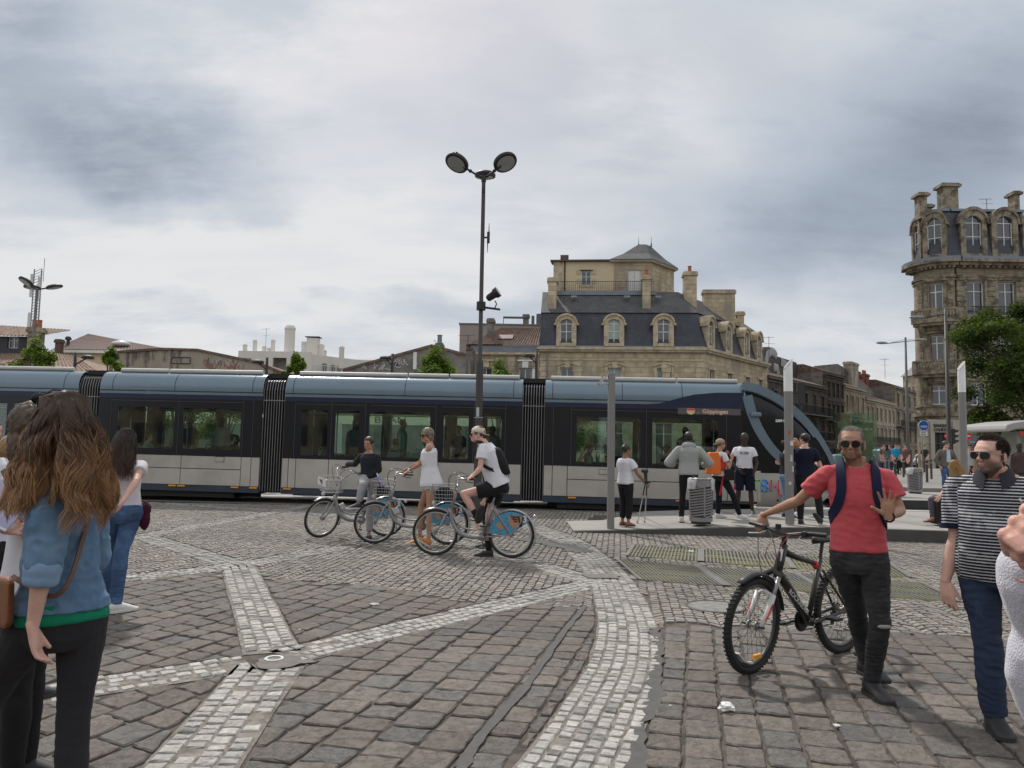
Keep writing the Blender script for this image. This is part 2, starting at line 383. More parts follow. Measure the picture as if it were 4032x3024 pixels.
lab=np.array([A_,B_]);lac=np.array([A_,C_]);lae=np.array([A_,ext(A_,pE,6)]);lad=np.array([A_,ext(A_,pD,4)])
nearL=np.array(gp((-1600,2330),(438,2287),(938,2240)));nearM=np.array(gp((938,2275),(1400,2300),(1850,2370),(2300,2400)));nearR=np.array(gp((2480,2440),(2760,2470),(3400,2480),(4032,2520),(6500,2600)))
def below(p,poly):return p[1]<np.interp(p[0],poly[:,0],poly[:,1])
def TONE(c):
 return 1.0+.22*noise.noise(Vector((c[0]*.7,c[1]*.7,1.5)))+.10*noise.noise(Vector((c[0]*2.3,c[1]*2.3,4)))
def t_left(p):
 return(below(p,nearL)if p[0]<B_[0]else below(p,nearM))and side(p,lab)>0 and side(p,lae)<0 if p[1]>A_[1]or p[0]<A_[0]else False
def quadrant(p):
 d=p-A_;ang=math.degrees(math.atan2(d[1],d[0]));angs={k:math.degrees(math.atan2(*(v-A_)[::-1]))for k,v in dict(b=B_,c=C_,e=pE,d=pD).items()}
 e=angs['e']%360;dd=angs['d']%360;a=ang%360;b=angs['b']%360;c=angs['c']%360
 if c<a<b:return 'top'
 if b<=a<e:return 'left'
 if e<=a<dd:return 'low'
 return 'mid'
def cur_side(p):return side(p,cur_c)
parts=[]
parts+=paver_field(math.radians(21),math.radians(-62),.25,.24,lambda p:quadrant(p)=='left' and below(p,nearL)and cur_side(p)>0 if p[0]<B_[0]else quadrant(p)=='left' and cur_side(p)>0,(-14,4),(2.4,12),1)
parts+=paver_field(math.radians(19),math.radians(-66),.25,.24,lambda p:quadrant(p)=='top' and below(p,nearM),(-14,4),(2.4,12),2)
parts+=paver_field(math.radians(22),math.radians(-60),.26,.24,lambda p:quadrant(p)=='low',(-8,2),(2.4,12),3)
parts+=paver_field(math.radians(14.5),math.radians(101),.25,.235,lambda p:quadrant(p)=='mid' and cur_side(p)>0,(-4,4),(2.4,12),4)
parts+=paver_field(math.radians(13.7),math.radians(103.7),.215,.26,lambda p:cur_side(p)<0 and below(p,nearR),(-2,9),(2.4,9),5)
def stone_mat(name,bump,rough=.86,scale=14,spec=.35):
 m=M(name,rough=rough,var=.20,scale=scale,attr='Col',spec=spec);t=m.node_tree;b=t.nodes['Principled BSDF'];l=t.links
 tcn=t.nodes.new('ShaderNodeTexCoord');nz=t.nodes.new('ShaderNodeTexNoise');nz.inputs['Scale'].default_value=11;nz.inputs['Detail'].default_value=9;nz.inputs['Roughness'].default_value=.7;l.new(tcn.outputs['Object'],nz.inputs['Vector'])
 vo=t.nodes.new('ShaderNodeTexVoronoi');vo.feature='DISTANCE_TO_EDGE';vo.inputs['Scale'].default_value=7;nn=t.nodes.new('ShaderNodeVectorMath');nn.operation='ADD';l.new(tcn.outputs['Object'],nn.inputs[0]);sc=t.nodes.new('ShaderNodeVectorMath');sc.operation='SCALE';sc.inputs['Scale'].default_value=.5;l.new(nz.outputs['Color'],sc.inputs[0]);l.new(sc.outputs[0],nn.inputs[1]);l.new(nn.outputs[0],vo.inputs['Vector'])
 mr=t.nodes.new('ShaderNodeMapRange');mr.inputs['From Max'].default_value=.05;l.new(vo.outputs[0],mr.inputs[0])
 ad=t.nodes.new('ShaderNodeMath');ad.operation='MULTIPLY_ADD';l.new(mr.outputs[0],ad.inputs[0]);ad.inputs[1].default_value=.18;l.new(nz.outputs['Fac'],ad.inputs[2])
 bp=t.nodes.new('ShaderNodeBump');bp.inputs['Distance'].default_value=bump;l.new(ad.outputs[0],bp.inputs['Height']);l.new(bp.outputs[0],b.inputs['Normal']);return m
colmesh('large_pavers',parts,stone_mat('sandstone_paver',.007))
tar=M('tar',(.088,.084,.080),.85,var=.2,scale=12,bump=.006,bscale=120)
def strip(pts,wd,z,name,mat,jit=.01,seed=1):
 r=random.Random(seed);q=spline([Vector((*p,0))for p in pts],7);m=MB();L_=[];R_=[]
 for i,p in enumerate(q):
  t=(q[min(i+1,len(q)-1)]-q[max(i-1,0)]).normalized();n=V(-t.y,t.x,0);w=wd(i/len(q))if callable(wd)else wd
  L_.append(p+n*(w+r.gauss(0,jit))+V(0,0,z));R_.append(p-n*(w+r.gauss(0,jit))+V(0,0,z))
 for i in range(len(q)-1):m.quad(L_[i],R_[i],R_[i+1],L_[i+1])
 return m.build(name,mat,kind='structure')
wp=[];tone_w=[(.39,.375,.35),(.43,.41,.38),(.36,.345,.32),(.41,.39,.36),(.32,.305,.28)]
def sett_band(poly,hw,rows,seed,ln=.10):
 r=random.Random(seed);poly=np.array(poly)
 segs=np.linalg.norm(np.diff(poly,axis=0),axis=1);tot_=segs.sum();cum=np.concatenate([[0],np.cumsum(segs)])
 def at(s):
  s=min(max(s,0),tot_-1e-4);i=min(np.searchsorted(cum,s,'right')-1,len(segs)-1);return poly[i]+(poly[i+1]-poly[i])*((s-cum[i])/segs[i]),(poly[i+1]-poly[i])/segs[i]
 cellw=2*hw/rows
 for k in range(rows):
  s=r.uniform(0,ln)+(k%2)*ln*.5
  while s<tot_-.02:
   l_=ln*r.uniform(.75,1.25);e=min(s+l_-.011,tot_)
   (a,ta),(b,tb)=at(s),at(e);na=np.array([-ta[1],ta[0]]);nb=np.array([-tb[1],tb[0]]);f=HWF(s/tot_)if poly is CURV else 1
   o0=(-hw+k*cellw+.004)*f;o1=(-hw+(k+1)*cellw-.006)*f;q=[a+na*o0,b+nb*o0,b+nb*o1,a+na*o1];s+=l_;cen=sum(q)/4
   if not in_view(cen,2.5):continue
   if r.random()<(.10 if rows==4 and cen[1]<8 else .02):continue
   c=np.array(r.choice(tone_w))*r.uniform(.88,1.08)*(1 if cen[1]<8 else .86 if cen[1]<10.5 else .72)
   if r.random()<.06:c=c*.6
   st=stone(q,.02,c,bev=.0075 if cen[1]<9 else .006,dome=.002,jit=.0035,sub=2 if cen[1]<8 else 1)
   if st:wp.append(st)
CURV=None
def HWF(t):return 1
for b,hw,nm in bands:strip([b[0],(b[0]+b[-1])/2,b[-1]],hw+.015,-.0085,'band_bedding',M('band_mortar',(.21,.19,.165),.95,var=.25,scale=14,two=(.12,.105,.09),twoscale=9),.006,2)
strip([cur[k]for k in range(0,int(len(cur)*.8),10)],CHW+.01,-.0088,'band_bedding',MATS['band_mortar'],.006,2)
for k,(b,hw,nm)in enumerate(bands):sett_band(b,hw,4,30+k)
CURV=cur
def HWF(t):return 1 if t<.70 else max(.4,1-(t-.70)*2.0)
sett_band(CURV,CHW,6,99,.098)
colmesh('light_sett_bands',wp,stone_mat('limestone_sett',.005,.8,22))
fan_near=lambda p:not(below(p,nearL)if p[0]<B_[0]else below(p,nearM)if p[0]<cur_c[:,0].max()and side(p,cur_c)>0 else below(p,nearR))
grates=[[(2495,2145),(2466,2189),(3587,2274),(3486,2208)],[(2430,2203),(2524,2284),(3783,2371),(3631,2295)]]
gr_poly=[gp(*q)for q in grates]
def inside(p,poly,m=0.):
 s=[]
 for i in range(len(poly)):
  a,b=poly[i],poly[(i+1)%len(poly)];e=b-a;s.append((e[0]*(p-a)[1]-e[1]*(p-a)[0])/np.linalg.norm(e))
 return all(x>-m for x in s)or all(x<m for x in s)
PLAT=[np.array(q)for q in[(1.22,14.55),(3.2,14.50),(6.0,14.15),(9.0,13.75),(14.5,13.2),(14.5,17.6),(2.0,18.3)]]
fr=random.Random(4);fv=[];ff=[];fc=[];wf=.60;Rr=.36;sp=.10;th=math.radians(-8);cu_,su_=math.cos(th),math.sin(th);nf=0
fan_cols=[(.235,.215,.190),(.255,.232,.205),(.215,.198,.178),(.245,.215,.188),(.270,.248,.222),(.200,.186,.170)]
for ci in range(-26,26):
 for k in range(74,205):
  for j in range(6):
   def pt(fx,fk):
    x=(fx-.5)*wf;y=fk*sp+math.sqrt(Rr*Rr-x*x);X=x+ci*wf;return np.array([X*cu_-y*su_,X*su_+y*cu_-.3])
   e=fr.uniform(-.012,.012);f0=j/6+.010+e;f1=(j+1)/6-.006+e
   q=[pt(max(f0,0),k+.05),pt(min(f1,1),k+.05),pt(min(f1,1),k+.84),pt(max(f0,0),k+.84)];cen=sum(q)/4
   if not in_view(cen,1.5)or cen[1]>19.8 or not fan_near(cen):continue
   if any(seg_near(cen,b_)[0]<hw+.03 for b_,hw in allb[:-1])or seg_near(cen,cur_c)[0]<.3:continue
   if inside(cen,PLAT)or any(inside(cen,p_,.03)for p_ in gr_poly):continue
   c=np.array(fr.choice(fan_cols))*fr.uniform(.88,1.1)*TONE(cen);z=fr.gauss(0,.002);o=len(fv)
   for p_ in q:p_=p_+np.array([fr.gauss(0,.003),fr.gauss(0,.003)]);fv.append((p_[0],p_[1],-.014));fc.append(c*.5)
   for p_ in q:p_=p_+(cen-p_)*.13;fv.append((p_[0],p_[1],z+fr.gauss(0,.0012)));fc.append(c)
   ff+=[(o,o+1,o+5,o+4),(o+1,o+2,o+6,o+5),(o+2,o+3,o+7,o+6),(o+3,o,o+4,o+7),(o+4,o+5,o+6,o+7)]
colmesh('fan_laid_setts',[(np.array(fv),ff,np.array(fc))],stone_mat('fan_sett',.006,.85,20))
strip(gp((1780,3100),(1820,3024),(1914,2879),(2067,2714),(2208,2509),(2302,2391)),.028,.0115,'tar_seam',tar,.006)
strip(gp((2480,3200),(2505,3024),(2530,2860),(2575,2760),(2590,2660),(2600,2560),(2575,2470)),lambda t:.055-.02*t+.018*math.sin(t*14),.003,'asphalt_strip',tar,.014,3)
def blob(c,r,name,mat,z=.011,n=22,seed=2):
 rr=random.Random(seed);m=MB();ps=[]
 for i in range(n):a=2*math.pi*i/n;k=r*rr.uniform(.7,1.15);ps.append((c[0]+k*math.cos(a),c[1]+k*.8*math.sin(a),z))
 m.quad(*ps);return m.build(name,mat,kind='structure')
mort=M('mortar_patch',(.15,.138,.122),.9,var=.25,scale=10,bump=.004,bscale=60)
blob(gp((1110,2610))[0],.21,'mortar_patch',mort,.009);blob(gp((2365,2270))[0],.26,'mortar_patch',mort,.0095,seed=5)
strip(gp((2310,2175),(2160,2140),(2060,2120)),.2,.007,'asphalt_patch',tar,.05,6)
M('tar_pale',(.13,.125,.12),.9,var=.15,scale=5)
m=MB();m.quad((-60,22.6,-.004),(120,22.6,-.004),(120,62,-.004),(-60,62,-.004));m.build('plaza_paving',far_m,kind='structure')
road_m=M('asphalt',(.10,.10,.102),.9,var=.15,scale=3,bump=.002,bscale=80)
m=MB();m.quad((9,45,.0),(40,45,.0),(130,170,.0),(110,185,.0));m.build('side_street',road_m,kind='structure')
rail_m=M('rail_steel',(.16,.15,.14),.35,.8,var=.2);apron_m=M('track_concrete',(.33,.315,.29),.85,var=.12,scale=2)
TA=V(1.23,19.41,0);TD=V(.99706,-.0766,0).normalized();TN=V(-TD.y,TD.x,0)
m=MB()
def tq(m,u0,u1,v0,v1,z):m.quad(*[TA+TD*u+TN*v+V(0,0,z)for u,v in((u0,v0),(u1,v0),(u1,v1),(u0,v1))])
tq(m,-40,60,-.15,3.0,.004);m.build('track_bed',M('track_bed',(.17,.16,.15),.9,var=.2,scale=3),kind='structure')
m=MB()
for v in(.45,1.9):tq(m,-40,60,v,v+.07,.009)
m.build('rails',rail_m,kind='structure')
m=MB();tq(m,-40,60,2.55,3.0,.0085);tq(m,7.5,60,.9,1.5,.0085);m.build('pale_track_strip',M('pale_strip',(.5,.49,.47),.85,var=.3,scale=30,two=(.25,.24,.23),twoscale=25),kind='structure')
# ================================================================== TRAM (u = along, v = across away from the viewer, z up; tilted slightly with the street)
tram=thing('tram',label='long light blue and dark glass tram with folding bellows crossing the square',cat='tram')
tram.matrix_basis=Matrix.Translation(TA)@Matrix.Rotation(math.atan2(TD.y,TD.x),4,'Z')@Matrix.Rotation(math.radians(.45),4,'Y')
TW=2.4
t_blue=M('tram_blue',(.14,.20,.25),.3,.2,var=.05,scale=1.5,coat=.4)
t_navy=M('tram_navy',(.016,.024,.055),.3,var=.1,spec=.4)
t_black=M('tram_black',(.010,.012,.017),.25,var=.1,spec=.4)
t_beige=M('tram_beige',(.45,.425,.385),.5,.15,var=.06,scale=1.2,two=(.38,.36,.32),twoscale=.8)
t_skirt=M('tram_skirt',(.028,.042,.06),.5,var=.2)
t_grey=M('tram_roof_grey',(.48,.47,.45),.5,var=.08)
t_rubber=M('bellows_rubber',(.022,.022,.025),.6,var=.2)
t_rib=M('bellows_rib',(.33,.33,.33),.4,.6)
t_under=M('underframe',(.012,.012,.013),.7)
t_int=M('tram_interior',(.07,.09,.095),.7,var=.1)
t_seat=M('tram_seat',(.10,.22,.22),.6,var=.15)
t_steel=M('grab_rail',(.5,.5,.5),.3,.9)
gl_t=glass_mat('tram_window_glass',(.78,.88,.84),.0);gl_n=glass_mat('tram_cab_glass',(.10,.11,.12),.05)
amber=M('amber_lamp',(.85,.38,.03),.4)
orange_m=M('marker_orange',(.8,.33,.02),.5)
def hw_at(u):
 if u<3.6:return TW/2
 k=min((u-3.6)/3.75,1);return TW/2*math.sqrt(max(1-k**2.6,0.02))
def module(u0,u1,wins,name_top='roof_cove',seams=(),bars=(),zt=3.42,legs=(),doors=False):
 """body shell of one section; wins = list of (ua, ub, za, zb, clear?)"""
 for side,s in((0,1),(1,-1)):
  v0=0 if side==0 else TW
  m=MB();zz=[(1.1,0),(2.60,.035)]
  us=sorted({u0,u1,*[w[0]for w in wins],*[w[1]for w in wins]})
  for a,b in zip(us,us[1:]):
   w=next((w for w in wins if w[0]<=a+1e-6 and w[1]>=b-1e-6),None)
   for za,zb in([(1.12,w[2]),(w[3],2.62)]if w else[(1.12,2.62)]):
    m.box(((a+b)/2,v0+s*.03,(za+zb)/2),(b-a,.05,zb-za))
  m.build('window_band',t_black,tram,bevel=0)
 m=MB()
 for w in wins:m.box(((w[0]+w[1])/2,.012,(w[2]+w[3])/2),(w[1]-w[0]-.004,.008,w[3]-w[2]-.004))
 if wins:m.build('window_glass',gl_t,tram)
 m=MB()
 for w in wins:m.box(((w[0]+w[1])/2,TW-.012,(w[2]+w[3])/2),(w[1]-w[0],.008,w[3]-w[2]))
 if wins:m.build('window_glass',gl_t,tram)
for(u0,u1)in((-19.5,-12.75),(-12.2,-7.82),(-7.22,-.98),(-.42,4.55)):
 pass
MODS=[(-20.0,-12.92),(-12.32,-7.82),(-7.22,-.98),(-.40,3.05)]
WINS={0:[(-19.2,-17.2,1.3,2.45),(-16.6,-14.9,1.3,2.4),(-14.7,-13.6,1.3,2.4)],1:[(-11.75,-10.2,1.3,2.38),(-9.95,-8.38,1.3,2.38)],2:[(-6.75,-6.05,1.22,2.40),(-5.85,-5.2,1.22,2.40),(-4.95,-3.35,1.22,2.40),(-3.0,-2.35,1.22,2.40),(-2.12,-1.5,1.22,2.40)],3:[(.42,2.02,1.20,2.38),(2.32,3.95,1.20,2.38)]}
MODS[3]=(-.40,4.55)
for i,(a,b)in enumerate(MODS):module(a,b,WINS[i])
def extrude_prof(prof,u0,u1,name,mat,smooth=35,mirror=True,**k):
 for mi in((0,1)if mirror else(0,)):
  f=lambda v:v if mi==0 else TW-v
  m=MB();r0=[(u0,f(v),z)for v,z in prof];r1=[(u1,f(v),z)for v,z in prof];m.loft([r0,r1],False,False);m.build(name,mat,tram,smooth=smooth,**k)
cove=[(.02,2.83),(.015,2.95),(.035,3.06),(.085,3.16),(.16,3.25),(.26,3.31),(.40,3.335)]
for i,(a,b)in enumerate(MODS):
 ce=b if i<3 else 4.62
 extrude_prof(cove,a,ce,'roof_cove',t_blue)
 m=MB()
 for v in(.012,TW-.012):m.box(((a+ce)/2,v+(.012 if v<1 else-.012),2.772),(ce-a,.02,.075))
 m.build('light_stripe',t_blue,tram)
 m=MB()
 for v in(.012,TW-.012):m.box(((a+ce)/2,v+(.012 if v<1 else-.012),2.675),(ce-a,.018,.11))
 m.build('navy_stripe',t_navy,tram)
 m=MB()
 for v in(.006,TW-.006):m.box(((a+ce)/2,v,2.82),(ce-a,.012,.016))
 m.build('gutter',t_under,tram)
 n={0:3,1:2,2:3,3:3}[i];cuts={0:[a+.1,-16.2,-13.3],1:[-11.98,-10.6,-7.98],2:[-7.0,-4.05,-2.95,-1.08],3:[-.3,1.05,2.95,4.5]}[i]
 for c0,c1 in zip(cuts,cuts[1:]):
  m=MB()
  for v in(.36,TW-.36):m.tube([(c0+.03,v,3.385),(c1-.015,v,3.385)],.058,12)
  m.build('roof_fairing',t_grey,tram,smooth=40)
 m=MB();m.bx(a,ce-.1,.38,TW-.38,3.2,3.34);m.build('roof_deck',t_grey,tram)
 m=MB()
 for u in{0:(-13.35,),1:(-11.98,-10.25,-8.12),2:(-7.02,-4.05,-2.1,-1.22),3:(-.22,1.55,3.05)}[i]:
  pr=[(v-.004,z+.002)for v,z in cove[:-1]]
  m.loft([[(u,v,z)for v,z in pr],[(u+.014,v,z)for v,z in pr]],False,False)
 m.build('seam',t_under,tram)
def lower(a,b,z0,z1,mat,name,out=0.):
 m=MB()
 for v0,s in((0,1),(TW,-1)):m.box(((a+b)/2,v0+s*(.03-out),(z0+z1)/2),(b-a,.05,z1-z0))
 return m.build(name,mat,tram,bevel=.004)
for i,(a,b,pan,split)in enumerate([(-20,-12.92,(-18.9,-16.2,-13.7,-13.35),True),(-12.32,-7.82,(-11.95,-9.95,-8.32,-8.05),True),(-7.22,-.98,(-7.05,-6.85,-5.98,-4.95,-3.12,-1.98,-1.6,-1.3),False),(-.40,5.0,(-.18,.20,2.2,4.18),True)]):
 us=[a,*pan,b]
 for j,(c0,c1)in enumerate(zip(us,us[1:])):
  wide=c1-c0>1.2 and split
  if wide:lower(c0+.008,c1-.008,.80,1.13,t_beige,'lower_panel');lower(c0+.008,c1-.008,.37,.782,t_beige,'lower_panel')
  else:lower(c0+.008,c1-.008,.37,1.13,t_beige,'lower_panel')
 lower(a,b if i<3 else 3.2,.20,.362,t_skirt,'skirt',-.012)
 m=MB();m.bx(a+.02,b-.02,.05,TW-.05,.3,.42);m.bx(a+.02,b-.02,.055,.07,.3,1.12);m.bx(a+.02,b-.02,TW-.07,TW-.055,.3,1.12);m.build('floor',t_int,tram)
 if i in(1,3)or i==0:m=MB();m.bx(a+.35,b-.7 if i!=3 else 4.4,.12,TW-.12,.05,.3);m.bx(a+.1,b-.1,.4,.46,.07,.28);m.build('bogie_box',t_under,tram)
 else:m=MB();m.bx(a+.2,b-.2,.35,TW-.35,.15,.3);m.build('bogie_box',t_under,tram)
m=MB()
for u in(-9.9,-10.15,-8.45,-8.05+.1,-7.05,-1.55,.33,3.02):m.box((u,-.008,.335),(.20,.02,.035))
m.build('marker_reflector',orange_m,tram)
for u,z in((-11.6,1.05),(-8.9,1.05),(1.12,1.0),(3.28,1.0)):
 m=MB();m.box((u,-.001,z),(.25,.006,.14));h=m.build('service_hatch',t_under,tram);m=MB();m.box((u,-.004,z),(.232,.006,.122));m.build('hatch_door',t_beige,h);m=MB();m.cyl((u+.08,-.016,z-.015),(u+.08,0,z-.015),.022,n=10);m.build('lock',t_steel,h)
m=MB()
for u in(-11.95,-10.08,-8.32,-8.05,-6.92,-5.95,-5.05,-3.2,-2.22,-1.4,-.18,.28,2.17,4.15):m.box((u,.0,1.88),(.012,.012,1.5))
for a_,b_ in((-11.95,-8.3),(-6.92,-5.05),(-4.9,-3.2),(-3.05,-1.4),(.28,4.15)):m.box(((a_+b_)/2,.0,2.55),(b_-a_,.012,.014))
m.build('door_frame',M('door_frame_grey',(.05,.052,.06),.4),tram)
for u0,u1 in((-12.95,-12.30),(-7.84,-7.20),(-1.0,-.38)):
 m=MB();n=9;rings=[]
 for k in range(2*n+1):
  u=u0+(u1-u0)*k/(2*n);e=.06 if k%2 else .125
  pr=[(e,.22),(e,2.9),(e+.07,3.12),(e+.32,3.22),(TW-e-.32,3.22),(TW-e-.07,3.12),(TW-e,2.9),(TW-e,.22)];rings.append([(u,v,z)for v,z in pr])
 m.loft(rings,True,True);bl_=m.build('bellows',t_rubber,tram)
 m=MB()
 for k in range(n):
  u=u0+(u1-u0)*(2*k+1)/(2*n);e=.052;m.tube([(u,e,.25),(u,e,2.9),(u,e+.07,3.13),(u,e+.32,3.235),(u,TW-e-.32,3.235)],.0075,5)
 m.build('bellows_rib',t_rib,bl_)
 m=MB();m.bx(u0-.02,u1+.02,.3,2.1,3.24,3.30);m.box(((u0+u1)/2,.5,3.33),(.9,.05,.09));m.build('roof_cable_tray',t_under,tram)
 m=MB();m.bx(u0,u1,.15,2.25,.3,.42);m.build('gangway_floor',t_int,tram)
prof=[(4.55,3.34),(4.9,3.27),(5.25,3.12),(5.6,2.92),(5.95,2.66),(6.28,2.34),(6.58,1.95),(6.82,1.55),(6.98,1.15),(7.08,.8),(7.02,.48),(6.8,.25)]
def ztop(u):return float(np.interp(u,[p[0]for p in prof[:10]],[p[1]for p in prof[:10]]))
def nose_ring(u,n=40):
 """section of the cab at u, from the near skirt over the top to the far skirt"""
 zt=ztop(u);k=max(0,(u-4.4)/2.75);hw=TW/2*(1-max(k,0)**2.5*.55);zb=.25+.15*max(0,(u-6.2))**2
 r=[]
 for j in range(n+1):
  a=math.pi*j/n;cx=math.cos(a);sx=math.sin(a);ex=.28
  v=TW/2-hw*math.copysign(abs(cx)**ex if abs(cx)>1e-9 else 0,cx);z=zb+(zt-zb)*min(1,sx**.38 if sx>0 else 0)
  r.append((u,v,z))
 return r
us_=[4.55,4.75,5,5.25,5.5,5.75,6.0,6.2,6.4,6.6,6.75,6.88,6.98,7.05]
def nose_patch(name,mat,zlo,zhi,off=0.,us=us_,smooth=40):
 """strip of the nose skin between two heights (functions of u)"""
 for sgn in(0,1):
  m=MB();rows=[]
  for u in us:
   zt=ztop(u);k=max(0,(u-4.4)/2.75);hw=TW/2*(1-k**2.5*.55);row=[];a,b=zlo(u),min(zhi(u),zt)
   for j in range(9):
    z=a+(b-a)*j/8;q=max(0.,(z-(zt-.55))/.55);v=TW/2-hw*(1-.30*q**2.2)-off-.0
    row.append((u,v if sgn==0 else TW-v,z))
   rows.append(row)
  m.loft(rows,False,False);m.build(name,mat,tram,smooth=smooth)
gl_cab=M('cab_glass_dark',(.008,.010,.012),.16,spec=.3,var=.1)
m=MB();rows=[]
for u in[4.55,4.8,5.05,5.3,5.55,5.8,6.05,6.3,6.5,6.7,6.85,6.97,7.05]:
 zt=ztop(u);k=max(0,(u-4.4)/2.75);hw=TW/2*(1-k**2.5*.55);r=[]
 for z_,v_ in[(1.06,0),(1.6,0),(2.0,.0)]+[(zt-.5,0),(zt-.25,.05),(zt-.1,.15),(zt-.02,.32)]:
  z_=min(z_,zt-.02*(1-v_));r.append((u,TW/2-hw*(1-v_*.9),max(z_,1.06)))
 r=r+[(p[0],TW-p[1],p[2])for p in reversed(r)];rows.append(r)
m.loft(rows,True,False)
tip=rows[-1];m.quad(*tip);m.build('cab_glazing',gl_cab,tram,smooth=50)
m=MB();rows=[]
for u in[4.9,5.3,5.7,6.1,6.4,6.65,6.85,6.98,7.06]:
 k=max(0,(u-4.4)/2.75);hw=TW/2*(1-k**2.5*.55)+.006;zb=.24+.55*max(0,(u-6.15)/.9)**2
 r=[(u,TW/2-hw*.93,zb),(u,TW/2-hw,zb+.1),(u,TW/2-hw,max(.9,zb+.12)),(u,TW/2-hw,1.08)];rows.append(r+[(p[0],TW-p[1],p[2])for p in reversed(r)])
m.loft(rows,False,False);m.quad(*rows[-1]);m.build('chin_panel',t_beige,tram,smooth=40)
m=MB()
for s in(0,1):
 rr=[]
 for u in(6.25,6.5,6.75,6.95,7.07):
  k=(u-4.4)/2.75;hw=TW/2*(1-k**2.5*.55)+.012;zb=.27+.5*max(0,(u-6.15)/.9)**2;f=(lambda v:v)if s==0 else(lambda v:TW-v)
  rr.append([(u,f(TW/2-hw),max(zb+.05,.62)),(u,f(TW/2-hw),.98)])
 m.loft(rr,False,False)
m.build('corner_panel',t_blue,tram,smooth=40)
m=MB();k=(7.08-4.4)/2.75;m.bx(7.0,7.14,.55,TW-.55,.45,.62);m.build('bumper',t_skirt,tram,bevel=.03)
def arch(pts,w,name,mat,vs,dep=.05):
 for s in(0,1):
  m=MB();L1=[];
  for i,(u,z)in enumerate(pts):
   a=pts[max(i-1,0)];b=pts[min(i+1,len(pts)-1)];t=V(b[0]-a[0],0,b[1]-a[1]).normalized();n=V(-t.z,0,t.x);ww=w(i/(len(pts)-1))if callable(w)else w
   k=max(0,(u-4.4)/2.75);hw=TW/2*(1-k**2.5*.55);v0=TW/2-hw-.014+vs(i/(len(pts)-1));f=(lambda v:v)if s==0 else(lambda v:TW-v)
   c=V(u,0,z);p0=c+n*ww/2;p1=c-n*ww/2
   L1.append([(p0.x,f(v0),p0.z),(p1.x,f(v0),p1.z),(p1.x,f(v0+dep),p1.z),(p0.x,f(v0+dep),p0.z)])
  m.loft(L1,True,True);m.build(name,mat,tram,smooth=35)
up=[(u,z-.09)for u,z in prof[:10]];up=[(p.x,p.z)for p in spline([V(a,0,b)for a,b in up],3)]
arch(up,lambda t:.21-.02*t,'window_arch',t_blue,lambda t:.0)
side_arch=[(p.x,p.z)for p in spline([V(4.66,0,3.0),V(4.78,0,2.55),V(4.98,0,2.1),V(5.3,0,1.65),V(5.72,0,1.3),V(6.12,0,1.08)],4)]
arch(side_arch,lambda t:.25-.05*t,'side_arch',t_blue,lambda t:.002)
m=MB();rows=[]
for u,z in[(p.x,p.z)for p in spline([V(a,0,b)for a,b in prof[:5]],3)]:
 k=max(0,(u-4.4)/2.75);hw=TW/2*(1-k**2.5*.55);rows.append([(u,TW/2+hw*q,z+.02-.12*abs(q)**4)for q in(-.92,-.75,-.4,0,.4,.75,.92)])
m.loft(rows,False,False);m.build('roof_brow',t_blue,tram,smooth=50)
m=MB();m.box((4.56,.008,2.95),(.03,.012,.75));m.build('seam',t_under,tram)
m=MB();ps=[(2.15,2.73),(2.5,2.76),(2.9,2.88),(3.35,3.0),(3.9,3.06),(4.55,3.07),(4.55,2.62),(2.15,2.62)]
m.prism(ps,(0,-.004,0),(1,0,0),(0,0,1),(0,.03,0));m.build('navy_eyebrow',t_navy,tram)
m=MB();m.bx(4.3,4.55,.01,.05,1.12,2.6);m.build('window_band',t_black,tram)
m=MB();m.bx(2.95,4.5,-.008,.0,2.50,2.66);scr=m.build('destination_screen',M('display_screen',(.10,.085,.09),.35),tram)
led=M('display_letters',(.50,.36,.26),.5,emit=(.6,.4,.3,.12))
text('Göppingen',.145,(3.55,-.0085,2.535),(1,0,0),(0,0,1),led,'lettering',tram,world=False,bold=.004)
text('de',.05,(3.42,-.0085,2.535),(1,0,0),(0,0,1),led,'lettering',tram,world=False)
m=MB();m.prism([(0,.15),(.2,.15),(.2,.05),(.16,.01),(.1,-.01),(.04,.01),(0,.05)],(3.17,-.009,2.50),(1,0,0),(0,0,1),(0,-.003,0));cr_=m.build('crest',M('crest_cream',(.62,.5,.3),.5),tram)
m=MB();m.box((3.27,-.0135,2.622),(.196,.002,.05));m.build('crest_band',M('crest_red',(.55,.07,.05),.5),cr_)
text('2209 NM',.085,(5.35,-.002,2.36),(1,0,0),(0,0,1),M('fleet_number',(.75,.75,.75),.5),'lettering',tram,world=False,bold=.003)
m=MB();m.box((4.86,-.06,2.53),(.26,.09,.11));m.build('mirror_camera',t_blue,tram,bevel=.03)
def marks(lines,w,mat,name,y=-.012):
 m=MB()
 for pl_ in lines:
  m.tube([(a,y,b)for a,b in(ms(*q)for q in pl_)],w*.8,8,True,up=V(0,1,0),flat=.25)
 return m.build(name,mat,tram)
x0=4.78;zt_=.96;zb_=.62;ms=lambda a,b:(x0+(a-x0)*.68,.645+(b-.62)*.74)
marks([[(x0,zt_),(x0+.24,zt_)],[(x0+.12,zt_),(x0+.12,zb_)]],.026,M('mark_green',(.20,.62,.06),.5),'letter_t')
marks([[(p.x,p.z)for p in spline([V(x0+.36,0,zb_),V(x0+.36,0,zt_),V(x0+.5,0,zt_),V(x0+.54,0,.87),V(x0+.48,0,.80),V(x0+.38,0,.80)],4)],[(p.x,p.z)for p in spline([V(x0+.38,0,.80),V(x0+.5,0,.79),V(x0+.56,0,.7),V(x0+.5,0,zb_),V(x0+.36,0,zb_)],4)]],.026,M('mark_blue',(.05,.30,.75),.5),'letter_b')
